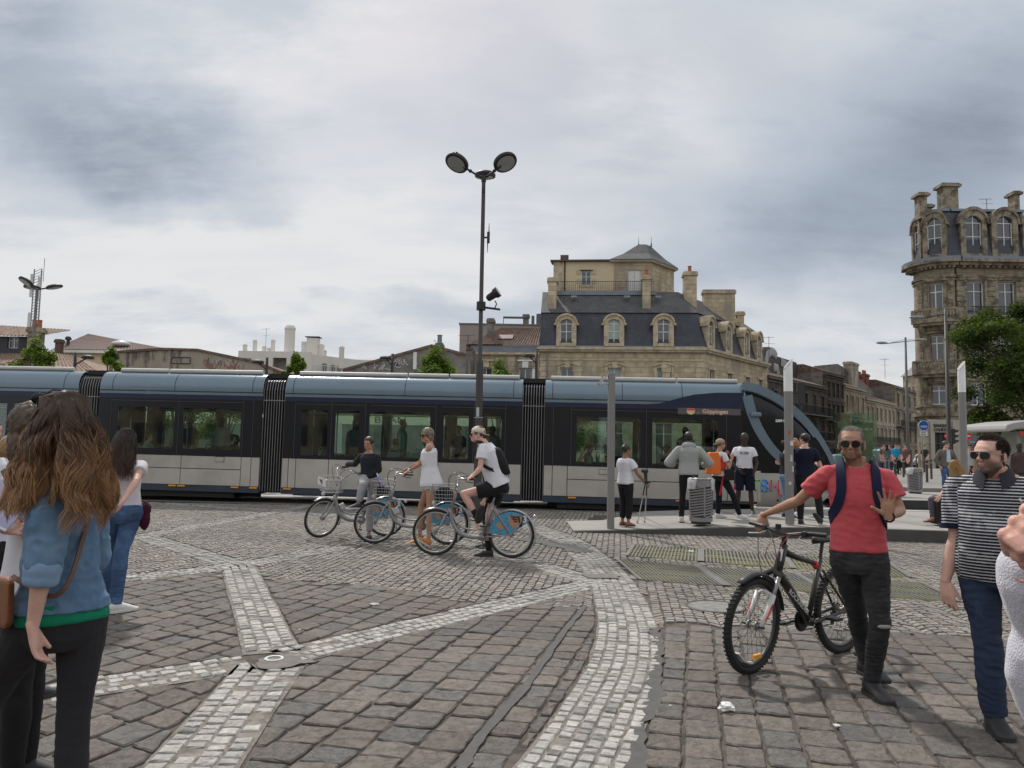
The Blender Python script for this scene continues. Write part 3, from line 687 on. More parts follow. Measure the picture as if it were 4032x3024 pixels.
marks([[(x0+.68,zb_),(x0+.68,zt_),(x0+.81,.74),(x0+.94,zt_),(x0+.94,.66)]+[(p.x,p.z)for p in spline([V(x0+.94,0,.64),V(x0+.97,0,.54),V(x0+1.08,0,.47),V(x0+1.3,0,.47)],4)]],.026,M('mark_red',(.70,.03,.10),.5),'letter_m')
m=MB()
for a,b in((0,zt_),(.12,zt_),(.24,zt_),(.12,zb_),(.36,zb_),(.36,.8),(.5,zt_),(.54,.88),(.5,zb_),(.55,.7),(.68,zb_),(.68,zt_),(.81,.74),(.94,zt_),(.94,.64),(1.08,.47),(1.26,.47)):m.box((ms(x0+a,b)[0],-.018,ms(x0+a,b)[1]),(.028,.01,.028),Matrix.Rotation(.3,3,'Y'))
m.build('mark_dots',t_under,tram)
m=MB();m.cyl((x0+.62,-.01,.42),(x0+.62,.0,.42),.028,n=12);m.build('cap',t_under,tram)
m=MB();m.bx(-19.9,4.4,.35,TW-.35,2.62,2.66);m.bx(-19.9,4.4,.06,.38,2.62,2.64);m.bx(-19.9,4.4,TW-.38,TW-.06,2.62,2.64);m.build('ceiling',M('tram_ceiling',(.25,.27,.26),.6),tram)
m=MB();m.bx(4.30,4.38,.08,TW-.08,.4,2.6);m.build('cab_bulkhead',t_int,tram)
def seat_mesh():
 m=MB();m.bx(-.22,.22,-.21,.21,.40,.46);m.loft([[(x,.2+.02*k,z)for x,z in((-.2,.46),(.2,.46),(.19,.85),(.14,.93),(-.14,.93),(-.19,.85))]for k in(0,2.5)],True);m.bx(-.04,.04,-.1,.1,0,.4)
 m.tube([(-.19,.25,.62),(-.17,.26,.92),(-.1,.26,1.0),(.1,.26,1.0),(.17,.26,.92),(.19,.25,.62)],.012,6);return m
sm_=seat_mesh();s0=sm_.build('passenger_seat',t_seat,tram,smooth=40);first=True
for u,v,rz in[(-11.1,.55,1.57),(-11.1,1.85,1.57),(-9.2,.5,1.57),(-8.7,.5,-1.57),(-9.2,1.8,-1.57),(-4.45,.5,0),(-3.9,.5,0),(-4.5,1.9,3.14),(-3.9,1.9,3.14),(-6.1,.5,1.57),(1.0,.55,1.57),(1.25,1.8,1.57),(3.0,.5,-1.57),(3.5,.5,1.57),(3.1,1.8,1.57),(.8,1.8,-1.57)]:
 s=s0 if first else s0.copy()
 if not first:COL.objects.link(s)
 first=False;s.parent=tram;s.location=(u,v,.42);s.rotation_euler=(0,0,rz)
m=MB()
for u in(-11.6,-10.0,-8.4,-5.9,-5.05,-3.25,-2.3,.35,2.15,3.9):
 for v in(.35,2.0):m.cyl((u,v,.42),(u,v,2.62),.018,n=8)
for v in(.6,1.8):m.cyl((-19,v,2.35),(4.2,v,2.35),.016,n=8)
m.build('grab_rail',t_steel,tram,smooth=True)
# ================================================================== BUILDINGS
def block_mat(name,c1,c2,mortar=(.12,.10,.08),w=.9,h=.42,ms=.012,rough=.85,stain=None,bump=.01,var=.14,stainscale=.5,stainfac=(.5,.62)):
 if name in MATS:return MATS[name]
 m=M(name,c1,rough,var=var,scale=1.7,two=c2,twoscale=1.2);t=m.node_tree;l=t.links;b=t.nodes['Principled BSDF']
 tcn=t.nodes.new('ShaderNodeTexCoord');sp_=t.nodes.new('ShaderNodeSeparateXYZ');l.new(tcn.outputs['Object'],sp_.inputs[0]);ad=t.nodes.new('ShaderNodeMath');l.new(sp_.outputs[0],ad.inputs[0]);l.new(sp_.outputs[1],ad.inputs[1])
 cb=t.nodes.new('ShaderNodeCombineXYZ');l.new(ad.outputs[0],cb.inputs[0]);l.new(sp_.outputs[2],cb.inputs[1])
 br=t.nodes.new('ShaderNodeTexBrick');l.new(cb.outputs[0],br.inputs['Vector']);br.inputs['Scale'].default_value=1;br.inputs['Brick Width'].default_value=w;br.inputs['Row Height'].default_value=h;br.inputs['Mortar Size'].default_value=ms;br.inputs['Color1'].default_value=(1.1,1.1,1.1,1);br.inputs['Color2'].default_value=(.84,.82,.80,1);br.inputs['Mortar'].default_value=(.55,.52,.5,1)
 old=b.inputs['Base Color'].links[0].from_socket;mu=t.nodes.new('ShaderNodeMix');mu.data_type='RGBA';mu.blend_type='MULTIPLY';mu.inputs['Factor'].default_value=1;l.new(old,mu.inputs['A']);l.new(br.outputs['Color'],mu.inputs['B']);out=mu.outputs['Result']
 if stain:
  n=t.nodes.new('ShaderNodeTexNoise');mp_=t.nodes.new('ShaderNodeMapping');mp_.inputs['Scale'].default_value=(1,1,.35);l.new(tcn.outputs['Object'],mp_.inputs[0]);l.new(mp_.outputs[0],n.inputs['Vector']);n.inputs['Scale'].default_value=stainscale*2;n.inputs['Detail'].default_value=8
  r=t.nodes.new('ShaderNodeMapRange');r.inputs['From Min'].default_value=stainfac[0];r.inputs['From Max'].default_value=stainfac[1];l.new(n.outputs['Fac'],r.inputs[0]);x=t.nodes.new('ShaderNodeMix');x.data_type='RGBA';l.new(r.outputs[0],x.inputs['Factor']);l.new(out,x.inputs['A']);x.inputs['B'].default_value=(*stain,1);out=x.outputs['Result']
 l.new(out,b.inputs['Base Color']);bp=t.nodes.new('ShaderNodeBump');bp.invert=True;bp.inputs['Distance'].default_value=bump;l.new(br.outputs['Fac'],bp.inputs['Height']);l.new(bp.outputs[0],b.inputs['Normal']);return m
st_a=block_mat('sandstone_blocks',(.47,.39,.265),(.37,.30,.21),w=.85,h=.38,stain=(.29,.245,.18))
st_b=block_mat('bank_stone',(.29,.24,.17),(.22,.185,.13),w=1.0,h=.42,stain=(.11,.09,.07),ms=.012,stainfac=(.50,.72))
st_dark=block_mat('sooty_stone',(.12,.10,.08),(.075,.065,.052),w=.8,h=.35,stain=(.04,.035,.03))
st_cream=block_mat('cream_stone',(.42,.36,.255),(.33,.28,.20),w=.9,h=.4,stain=(.17,.145,.105))
st_pale=block_mat('pale_stone',(.43,.385,.30),(.36,.32,.25),w=.9,h=.4,stain=(.2,.18,.14))
trim_a=M('stone_trim',(.46,.385,.27),.85,var=.18,scale=3,two=(.33,.275,.195),twoscale=2)
trim_b=M('bank_trim',(.25,.21,.15),.85,var=.25,scale=3,two=(.09,.075,.055),twoscale=1.6)
trim_d=M('sooty_trim',(.10,.085,.07),.85,var=.25,scale=3)
slate=block_mat('slate_tiles',(.034,.040,.056),(.052,.058,.072),w=.28,h=.14,ms=.012,rough=.5,bump=.01,stain=(.022,.026,.036))
slate_u=block_mat('slate_roof_grey',(.085,.085,.09),(.065,.066,.072),w=.28,h=.14,ms=.01,rough=.6,bump=.008)
zinc=M('zinc',(.16,.18,.205),.45,.4,var=.15,scale=2)
clay=M('clay_tiles',(.17,.105,.08),.9,var=.35,scale=5,two=(.085,.062,.052),twoscale=3)
clay_l=M('clay_tiles_light',(.26,.17,.125),.9,var=.3,scale=5,two=(.16,.105,.08),twoscale=3)
frame_w=M('window_white',(.62,.62,.60),.5,var=.06)
pane_m=M('window_pane',(.035,.042,.05),.06,var=.3,scale=1.5,spec=.9)
curt=M('curtain_pane',(.30,.36,.32),.25,var=.2,scale=2)
iron=M('wrought_iron',(.018,.018,.02),.5)
cream_pl=M('cream_plaster',(.52,.43,.28),.9,var=.06,scale=1)
pink_pl=M('pink_plaster',(.32,.27,.24),.9,var=.06,scale=.6)
grey_pl=M('grey_render',(.20,.185,.165),.9,var=.18,scale=1,two=(.13,.12,.105),twoscale=1.3)
white_pl=M('white_plaster',(.62,.59,.54),.85,var=.06,scale=.5)
brick_red=M('red_brick',(.17,.055,.04),.9,var=.25,scale=5)
pot_m=M('chimney_pot',(.33,.11,.06),.8,var=.2)
hid=lambda o:o
def win(parent,cx,y,z0,z1,w,mat=None,arch=False,cross=.62,fr=.07,pane=None,dep=.12,muntin=True,name='window'):
 """casement window in the local wall plane y (wall faces -y); frame with pane as its sub-part"""
 m=MB();h=z1-z0
 for s in(-1,1):m.box((cx+s*(w/2-fr/2),y,(z0+z1)/2),(fr,.07,h))
 m.box((cx,y,z0+fr/2),(w-2*fr,.068,fr));m.box((cx,y,z1-fr/2),(w-2*fr,.068,fr));m.box((cx,y-.004,(z0+z1)/2),(fr*.9,.066,h-2*fr))
 if muntin:m.box((cx,y-.002,z0+h*cross),(w-2*fr,.064,fr*.6))
 o=m.build(name,mat or frame_w,parent);m=MB();m.box((cx,y+.02,(z0+z1)/2),(w-fr,.02,h-fr));m.build('pane',pane or pane_m,o);return o
def wall_holes(x0,x1,z0,z1,y,thick,holes,mb=None):
 """wall along local x with real openings (x0,x1,z0,z1)"""
 m=mb or MB();xs=sorted({x0,x1,*[h[0]for h in holes],*[h[1]for h in holes]})
 for a,b in zip(xs,xs[1:]):
  hs=sorted([h for h in holes if h[0]<=a+1e-6 and h[1]>=b-1e-6],key=lambda h:h[2]);z=z0
  for h in hs:
   if h[2]>z:m.bx(a,b,y,y+thick,z,h[2])
   z=h[3]
  if z<z1:m.bx(a,b,y,y+thick,z,z1)
 return m
def rot_to(a,b):return math.atan2(b.y-a.y,b.x-a.x)
class Wall:
 """vertical plane through two ground points; turns a photo point into (along, height)"""
 def __init__(s,A,B):s.A=V(A[0],A[1],0);s.B=V(B[0],B[1],0);s.d=(s.B-s.A).normalized();s.n=V(s.d.y,-s.d.x,0);s.rz=math.atan2(s.d.y,s.d.x);s.L=(s.B-s.A).length
 def uz(s,x,y,off=0.):
  r=ray(x,y);A=s.A+s.n*off;t=(A-CAMP).dot(s.n)/r.dot(s.n);p=CAMP+r*t;return(p-A).dot(s.d),p.z
def chim(parent,x0,x1,y0,y1,z0,z1,mat,pots=0,potm=None,cap=.1):
 m=MB();m.bx(x0,x1,y0,y1,z0,z1-.35);m.bx(x0-cap,x1+cap,y0-cap,y1+cap,z1-.35,z1-.12);m.bx(x0-cap*.4,x1+cap*.4,y0-cap*.4,y1+cap*.4,z1-.12,z1);o=m.build('chimney',mat,parent)
 for k in range(pots):
  m=MB();m.lathe([(.16,0),(.14,.45),(.18,.5),(.15,.55)],(x0+(x1-x0)*(k+.5)/pots,(y0+y1)/2,z1),12);m.build('chimney_pot',potm or pot_m,o)
 return o
def dormer(parent,cx,y,z0,z1,w,depth,rz=0,mat=None,pane=None,ped='arch',winmat=None):
 """stone dormer; front face at y, facing -y (rotated rz about its own front centre)"""
 mat=mat or trim_a;R_=Matrix.Rotation(rz,3,'Z');c=V(cx,y,0);m=MB();h=z1-z0;jw=w*.2;iw=w-2*jw;zs=z0+h*.72
 def bb(x0,x1,y0,y1,a,b):m.box(c+R_@V((x0+x1)/2,(y0+y1)/2,(a+b)/2),(x1-x0,y1-y0,b-a),R_)
 bb(-w/2,-iw/2,0,depth,z0,zs);bb(iw/2,w/2,0,depth,z0,zs);bb(-iw/2,iw/2,.002,depth,z0,z0+h*.1)
 n=12;R1=w/2;R0=iw/2;hh=(z1-zs)/R1
 for k in range(n):
  a,b=math.pi*k/n,math.pi*(k+1)/n
  q=[(R1*math.cos(a),R1*math.sin(a)*hh*.9),(R1*math.cos(b),R1*math.sin(b)*hh*.9),(R0*math.cos(b),R0*math.sin(b)*hh*.8),(R0*math.cos(a),R0*math.sin(a)*hh*.8)]
  m.prism(q,c+V(0,0,zs),R_@V(1,0,0),V(0,0,1),R_@V(0,depth,0))
  R2=w/2*1.12;q=[(R2*math.cos(a),R2*math.sin(a)*hh),(R2*math.cos(b),R2*math.sin(b)*hh),(R1*math.cos(b),R1*math.sin(b)*hh*.9),(R1*math.cos(a),R1*math.sin(a)*hh*.9)]
  m.prism(q,c+V(0,0,zs)+R_@V(0,-.12,0),R_@V(1,0,0),V(0,0,1),R_@V(0,depth+.1,0))
 for s in(-1,1):bb(s*w*.56-.1,s*w*.56+.1,-.12,depth*.8,zs-.14,zs)
 d=m.build('dormer',mat,parent)
 m=MB();zb=z0+h*.1;fr=.06
 def b2(x0,x1,y0,y1,a,b):m.box(c+R_@V((x0+x1)/2,(y0+y1)/2,(a+b)/2),(x1-x0,y1-y0,b-a),R_)
 for x in(-iw/2+fr/2,iw/2-fr/2,0):b2(x-fr/2,x+fr/2,.18,.25,zb,zs+(.25*h*.6 if x==0 else 0))
 for z in(zb,(zb+zs)/2+.1,zs-fr):b2(-iw/2+fr,iw/2-fr,.185,.245,z,z+fr)
 m.build('window_frame',frame_w,d)
 m=MB();b2(-iw/2,iw/2,.25,.27,zb,z1-h*.1);m.build('pane',pane or pane_m,d);return d
def prism_roof(m,pts_low,z_low,pts_high,z_high):
 a=[(x,y,z_low)for x,y in pts_low];b=[(x,y,z_high)for x,y in pts_high];m.loft([a,b],True)
Wa=Wall((P(2122,1600,61.2)),(P(2775,1600,60.)))
ho=thing('townhouse',Wa.A,Wa.rz,label='sandstone corner house with blue slate mansard roof and a yellow rooftop pavilion',cat='building')
uz=Wa.uz;Wd=Wa.L;zc_=uz(2450,1369)[1];zm=uz(2450,1223)[1]
Eb=P(3022,1600,70.3);Wb=Wall(Wa.B,(Eb.x,Eb.y));SL=Wb.L;srot=Wb.rz-Wa.rz
h1=[];wz1=uz(2233,1447)[1];wz0=wz1-2.35
cxs=[uz(x,1480)[0]for x in(2233,2420,2615)]
h1=[(c-.55,c+.55,wz0,wz1)for c in cxs]+[(c-.7,c+.7,.1,3.6)for c in cxs]
m=wall_holes(0,Wd,0,zc_-.35,0,.5,h1);m.build('wall',st_a,ho)
m=MB();m.bx(.3,Wd-.3,6.0,6.3,0,zm);m.build('rear_wall',st_a,ho)
for i,c in enumerate(cxs):
 win(ho,c,.3,wz0,wz1,1.1,pane=curt if i else pane_m);win(ho,c,.3,.1,3.6,1.4,cross=.75)
 m=MB();m.box((c,-.04,wz1+.25),(.45,.1,.5));m.box((c,-.05,wz1+.62),(.9,.16,.14));m.build('keystone',trim_a,ho)
 m=MB()
 for s in(-1,1):m.box((c+s*.68,-.035,(wz0+wz1)/2),(.2,.09,wz1-wz0+.1));m.box((c+s*.5,-.06,wz1+.3),(.75,.12,.1),Matrix.Rotation(s*.35,3,'Y'))
 m.box((c,-.08,wz0-.1),(1.6,.2,.16));m.build('window_surround',trim_a,ho)
m=MB();m.bx(-.1,Wd+.1,-.28,.4,zc_-.36,zc_-.2);m.bx(-.2,Wd+.25,-.42,.4,zc_-.2,zc_);m.bx(0,Wd,-.06,.0,zc_-1.05,zc_-.92);m.bx(-.1,Wd+.1,-.12,.0,4.1,4.35);m.build('cornice',trim_a,ho)
m=MB()
for x in(.35,3.05+0,Wd-3.0,Wd-.35):
 for k in range(int((zc_-1.1-4.4)/.4)):m.box((x,-.02,4.6+k*.4),(.62 if k%2 else .78,.05,.37))
m.build('quoins',trim_a,ho)
sw=lambda u,v,z:(Wd+u*math.cos(srot)-v*math.sin(srot),u*math.sin(srot)+v*math.cos(srot),z)
def swb(m,u0,u1,v0,v1,z0,z1):m.box(sw((u0+u1)/2,(v0+v1)/2,(z0+z1)/2),(u1-u0,v1-v0,z1-z0),Matrix.Rotation(srot,3,'Z'))
m=MB();dsx=[Wb.uz(x,1400)[0]for x in(2803,2873,2943,2992)]
xs=[0.];
for c in dsx:xs+=[c-.45,c+.45]
xs.append(SL)
for k,(a,b)in enumerate(zip(xs,xs[1:])):
 if k%2==0:swb(m,a,b,0,.5,0,zc_-.35)
 else:swb(m,a,b,0,.5,0,wz0);swb(m,a,b,0,.5,wz1,zc_-.35)
m.build('side_wall',st_a,ho)
for c in dsx:
 m=MB();swb(m,c-.45,c-.38,.2,.27,wz0,wz1);swb(m,c+.38,c+.45,.2,.27,wz0,wz1);swb(m,c-.04,c+.04,.2,.265,wz0,wz1);swb(m,c-.38,c+.38,.2,.26,wz0+1.5,wz0+1.57);wf_=m.build('window',frame_w,ho);m=MB();swb(m,c-.44,c+.44,.27,.29,wz0,wz1);m.build('pane',pane_m,wf_)
 m=MB();swb(m,c-.6,c-.46,-.05,.03,wz0,wz1);swb(m,c+.46,c+.6,-.05,.03,wz0,wz1);swb(m,c-.7,c+.7,-.12,.03,wz1,wz1+.2);m.build('window_surround',trim_a,ho)
m=MB();swb(m,-.05,SL,-.28,.4,zc_-.355,zc_-.2);swb(m,.0,SL,-.42,.4,zc_-.198,zc_-.003);m.build('side_cornice',trim_a,ho)
ins=1.0;cw=lambda k:[(k,k),(Wd-k*.9,k),None,None]
def plan(k):
 c0=V(Wd,0,0);a=V(*sw(SL,0,0));nrm=V(-math.sin(srot),math.cos(srot),0);d=V(math.cos(srot),math.sin(srot),0)
 bis=(V(0,1,0)+nrm);bis=bis/(1+nrm.y);p1=c0+bis*k;p2=a+nrm*k-d*k*.3;p3=a+nrm*(7-k)-d*2;return[(0+k*.0,k),(p1.x,p1.y),(p2.x,p2.y),(p3.x,p3.y),(Wd-4.5,8-k),(k*0,8-k)]
m=MB();prism_roof(m,plan(.05),zc_,plan(.95),zm);m.build('mansard_roof',slate,ho)
m=MB();prism_roof(m,plan(-.02),zc_-.001,plan(.14),zc_+.22);m.build('roof_gutter',zinc,ho)
zt=uz(2400,1150,-3.2)[1]
m=MB();pl_=plan(.82);ph=plan(3.2);ph[3]=(ph[3][0]-1,ph[3][1]-2);ph[2]=(ph[2][0]-.6,ph[2][1]-.2);prism_roof(m,pl_,zm-.02,ph,zt);m.build('upper_roof',slate_u,ho)
for c in(2230,2418,2613):
 cx=uz(c,1300)[0];dormer(ho,cx,.02,zc_+.12,uz(c,1238)[1],1.62,1.0,pane=curt if c==2418 else pane_m)
for c in dsx:
 q=sw(c,.02,0);dormer(ho,q[0],q[1],zc_+.12,zm-.25,1.3,1.0,rz=srot)
yo=3.6;X=lambda px,py,off:uz(px,py,-off)
def ux_(px,off):return uz(px,1100,-off)[0]
def zz_(py,off,px=2450):return uz(px,py,-off)[1]
x0,x1,x2,x3=ux_(2180,yo),ux_(2418,yo),ux_(2560,yo),ux_(2655,yo+3)
zt0=zz_(1030,yo)
m=wall_holes(x0,x1,zt-.3,zt0,yo,3.5,[]);
m=MB();wx=ux_(2308,yo);wza,wzb=zz_(1123,yo),zz_(1068,yo)
wall_holes(x0,x1,zt-.4,zt0,yo,.3,[(wx-.42,wx+.42,wza,wzb)],m);m.bx(x0,x0+.3,yo+.3,yo+3.5,zt-.4,zt0);m.bx(x0,x3,yo+3.3,yo+3.6,zt-.4,zt0-.1);m.build('pavilion_wall',cream_pl,ho)
m=MB();m.bx(x0-.02,x0+.75,yo-.03,yo+.02,zt-.3,zt0);
for k in range(4):m.box((wx+(-.62 if k<2 else .62),yo-.02,wza+.35+(k%2)*.8),(.4,.05,.4))
m.bx(wx-.6,wx+.6,yo-.03,yo+.02,wza-.2,wza);m.build('pavilion_quoins',trim_a,ho)
win(ho,wx,yo+.15,wza,wzb,.84,fr=.06)
m=MB();m.box((wx,yo-.03,wzb+.08),(1.15,.08,.1));m.cyl((x0+.95,yo-.06,zt),(x0+.95,yo-.06,zt0),.06,n=8);m.build('lintel',M('dark_wood',(.05,.035,.025),.8),ho)
m=MB();m.loft([[(x0-.3,yo-.3,zt0),(x1+.2,yo-.3,zt0+.02),(x1+.2,yo+3.6,zt0+.6),(x0-.3,yo+3.6,zt0+.6)],[(x0-.3,yo-.3,zt0+.12),(x1+.2,yo-.3,zt0+.14),(x1+.2,yo+3.6,zt0+.75),(x0-.3,yo+3.6,zt0+.75)]]);m.box((x0+.9,yo+.6,zt0+.45),(.7,.5,.5));m.build('pavilion_roof',M('old_tiles',(.10,.08,.065),.9,var=.3),ho)
m=MB();dw=ux_(2498,yo);twz=zz_(1028,yo);wall_holes(x1,x2,zt-.4,twz,yo-.05,.4,[(dw-.55,dw+.55,zz_(1145,yo),zz_(1063,yo))],m);m.loft([[(x2,yo-.05,z),(x3,yo+3.2,z),(x3-.3,yo+3.4,z),(x2-.4,yo+.3,z)]for z in(zt-.4,twz)]);m.build('tower_wall',st_a,ho)
m=MB()
for s in(-1,1):m.box((dw+s*.275,yo+.1,(zz_(1145,yo)+zz_(1063,yo))/2),(.53,.06,zz_(1063,yo)-zz_(1145,yo)))
m.build('shutter',M('shutter_white',(.55,.55,.54),.6),ho)
m=MB();e=.35;zap=zz_(962,yo+1.5);ce=((x1+x3)/2,yo+2.0);lo=[(x1-e,yo-.05-e),(x2+.1,yo-.05-e),(x3+e,yo+3.1),(x3-.2,yo+4.4),(x1-e,yo+4.4)]
def shr(k,dz):return[((x-ce[0])*k+ce[0],(y-ce[1])*k+ce[1],dz)for x,y in lo]
m.loft([shr(1,twz-.02),shr(1.0,twz+.1),shr(.62,twz+(zap-twz)*.42),shr(.18,zap)]);m.build('tower_roof',slate_u,ho)
m=MB();m.loft([shr(.98,twz-.14),shr(1.02,twz-.022)]);m.build('tower_cornice',trim_a,ho)
for s in(-.5,.6):
 m=MB();m.lathe([(.09,-.1),(.07,.12),(.03,.25),(.012,.8)],(ce[0]+s,ce[1],zap),8);m.build('finial',zinc,ho)
m=MB();ry=2.9;ra,rb=ux_(2200,ry),ux_(2575,ry);zr0,zr1=zz_(1150,ry),zz_(1108,ry);m.cyl((ra,ry,zr1),(rb,ry,zr1),.025,n=6);m.cyl((ra,ry,zr0+.08),(rb,ry,zr0+.08),.02,n=6)
for k in range(46):x=ra+(rb-ra)*k/45;m.cyl((x,ry,zr0-.1),(x,ry,zr1),.013,n=5)
m.build('terrace_railing',iron,ho)
m=MB();m.bx(ra-.1,rb+.2,ry-.2,yo,zt-.35,zt+.02);m.build('terrace',zinc,ho)
def chp(px0,px1,pyt,pyb,off,th,mat,pots=0):a=uz(px0,pyb,-off)[0];b=uz(px1,pyb,-off)[0];chim(ho,a,b,off,off+th,uz(px0,pyb,-off)[1]-.8,uz(px0,pyt,-off)[1],mat,pots)
chp(2157,2190,1092,1222,1.2,1.2,st_a);chp(2530,2562,1083,1212,1.3,.7,st_a,1);chp(2694,2744,1068,1200,2.4,1.0,st_a,1);chp(2770,2895,1140,1260,6.5,.8,st_a,0);chp(2903,2930,1226,1285,8,.7,st_a)
m=MB();
for c in(2260,2468,2590):x,z=uz(c,1170,-2.4);m.box((x,2.05,z-.02),(.5,.4,.06),Matrix.Rotation(.5,3,'X'))
m.build('skylight',M('skylight_glass',(.22,.23,.24),.2),ho)
m=MB();x=uz(2155,1400)[0];m.cyl((x,-.1,0),(x,-.1,zc_-.3),.05,n=8);x=Wd-.15;m.build('downpipe',zinc,ho)
hl=thing('terraced_house',Wa.A-Wa.d*5.45,Wa.rz,label='low sandstone house with old clay tile roof left of the slate mansard',cat='building')
ze=uz(2000,1362)[1];zb=uz(2000,1390)[1];zr=uz(2100,1292,-3)[1]
hx=[1.1,4.3];hz1=uz(2080,1450)[1]
m=wall_holes(0,5.43,0,zb-.1,.02,.45,[(x-.5,x+.5,hz1-2.2,hz1)for x in hx]+[(x-.6,x+.6,.1,3.2)for x in hx]);m.build('wall',st_cream,hl)
for x in hx:
 win(hl,x,.3,hz1-2.2,hz1,1.0);win(hl,x,.3,.1,3.2,1.2);m=MB();m.box((x+.8,-.03,hz1-1.1),(.45,.05,2.1));m.box((x,-.03,hz1+.3),(.5,.08,.5));m.box((x,-.05,hz1+.62),(1.3,.14,.12));m.build('window_surround',frame_w if x>3 else trim_a,hl)
m=MB();m.bx(-.3,5.43,-.3,.4,zb-.15,zb+.02);m.build('cornice',trim_a,hl)
m=MB();m.bx(-.2,5.43,-.18,.4,zb+.02,ze);m.build('zinc_fascia',zinc,hl)
def tile_roof(parent,p00,p10,p11,p01,mat,pitch=.22,name='tiled_roof',r=.085):
 """pan tiles: half-round ridges running down the slope from edge p01-p11 to edge p00-p10"""
 m=MB();p00,p10,p11,p01=map(V,(p00,p10,p11,p01));n=max(2,int((p10-p00).length/pitch));nn=6;rows=[];nrm=(p10-p00).cross(p01-p00).normalized()
 if nrm.z<0:nrm=-nrm
 cols=n*nn;R0=[]
 for s in range(9):
  row=[]
  for k in range(cols+1):
   a=p00.lerp(p10,k/cols);b=p01.lerp(p11,k/cols);h=r*abs(math.sin(math.pi*k/nn));row.append(a.lerp(b,s/8)+nrm*(h-(0.02 if s%2 else 0)))
  R0.append(row)
 m.loft(R0,False,False);return m.build(name,mat,parent)
tile_roof(hl,(-.5,-.35,ze+.02),(5.43,-.35,ze+.02),(5.43,3.2,zr),(1.9,3.2,zr),clay)
m=MB();m.loft([[(-.5,-.35,ze+.015),(1.9,3.2,zr-.01),(1.9,6,ze),(-.5,6,ze)]]+[[(-.48,-.33,ze-.2),(1.9,3.1,ze-.2),(1.9,6,ze-.2),(-.48,6,ze-.2)]]);m.build('roof_hip',clay,hl)
m=MB();m.box((2.6,.95,(ze+zr)/2-.1),(1.15,.9,.08),Matrix.Rotation(math.atan2(zr-ze,3.55),3,'X'));m.build('roof_window',M('roof_window',(.13,.085,.08),.4),hl)
chim(hl,1.0,1.5,1.2,1.8,ze,uz(1905,1255,-1.5)[1],grey_pl)
m=MB();x=.25;m.build
def simple_block(name,px0,px1,pyt,Y,mat,label,depth=10,pyt2=None,cat='building'):
 a=P(px0,1700,Y);b=P(px1,1700,Y);w=Wall(a,b);t=thing(name,w.A,w.rz,label=label,cat=cat);z=w.uz(px0,pyt)[1];z2=w.uz(px1,pyt2 or pyt)[1]
 m=MB();m.loft([[(0,0,0),(w.L,0,0),(w.L,depth,0),(0,depth,0)],[(0,0,z),(w.L,0,z2),(w.L,depth,z2),(0,depth,z)]]);m.build('wall',mat,t);return t,w,z
t,w,z=simple_block('apartment_building',1801,2128,1276,76,pink_pl,'plain pinkish rendered block rising behind the tiled house',12)
m=MB();m.bx(-.1,w.L,-.1,12,z,z+.12);m.build('coping',zinc,t)
chim(t,w.L-1.9,w.L-1.3,1,1.6,z,z+1.3,grey_pl)
m=MB();m.cyl((w.L-3.9,.8,z+.9),(w.L-1.8,.8,z+.9),.12,n=10);m.cyl((w.L-3.9,.8,z),(w.L-3.9,.8,z+1.0),.04,n=6);m.cyl((w.L-.9,.8,z),(w.L-.9,.8,z+1.1),.16,n=10);m.cyl((w.L-.3,.8,z),(w.L-.3,.8,z+1.3),.26,n=12);m.build('roof_duct',M('duct',(.10,.10,.105),.5),t)
def gable(name,pts,Y,mat,label,depth=9,verge=clay,cut=0):
 """wall whose top follows photo points; real depth behind it, tiled slopes on top"""
 a=P(pts[0][0],1700,Y);b=P(pts[-1][0],1700,Y);w=Wall(a,b);t=thing(name,w.A,w.rz,label=label,cat='house');q=[w.uz(*p)for p in pts]
 m=MB();m.prism([(0,0)]+q+[(w.L,0)][:1],(0,0,0),(1,0,0),(0,0,1),(0,.5,0));m.build('gable_wall',mat,t)
 for i,(c,d)in enumerate(zip(q,q[1:])):
  if abs(d[0]-c[0])<.3:continue
  m=MB();m.loft([[(c[0],-.12,c[1]),(d[0],-.12,d[1]),(d[0],depth,d[1]),(c[0],depth,c[1])],[(c[0],-.12,c[1]+.16),(d[0],-.12,d[1]+.16),(d[0],depth,d[1]+.16),(c[0],depth,c[1]+.16)]]);m.build('roof',verge,t)
 m=MB();m.bx(0,.3,.5,depth,0,q[0][1]);m.bx(w.L-.3,w.L,.5,depth,0,q[-1][1]);m.build('side_wall',mat,t)
 return t,w,q
g1,w1,q1=gable('terraced_house',[(1350,1462),(1700,1366),(1835,1402)],48,grey_pl,'grey stone gable house with white graffiti and a chimney behind a young tree')
chim(g1,w1.uz(1712,1380)[0],w1.uz(1738,1380)[0],.6,1.1,w1.uz(1712,1390)[1]-.5,w1.uz(1720,1345)[1],grey_pl,1,zinc)
m=MB();m.box((w1.uz(1634,1420)[0],-.03,w1.uz(1634,1420)[1]),(.22,.06,1.1));m.build('shutter',frame_w,g1)
m=MB();m.lathe([(.14,0),(.14,.02)],(w1.uz(1560,1434)[0],-.02,w1.uz(1560,1434)[1]),10,ax=(0,1,0));m.build('vent_hole',iron,g1)
graf=M('graffiti_paint',(.42,.42,.42),.8,var=.25,scale=8)
def scribble(parent,w,cx,cy,sx,sy,seed,n=5,mat=graf,y=-.02,r=.03):
 rr=random.Random(seed);m=MB()
 for k in range(n):
  x=cx+sx*(k/(n-1)-.5);ps=[V(x+rr.uniform(-.5,.5)*sx/n*1.6,y,cy+rr.uniform(-.5,.5)*sy)for _ in range(5)];m.tube(spline(ps,4),r,5)
 return m.build('graffiti',mat,parent)
u,v=w1.uz(1500,1440);scribble(g1,w1,u,v,2.0,.6,3);u,v=w1.uz(1600,1425);scribble(g1,w1,u,v,1.2,.5,5)
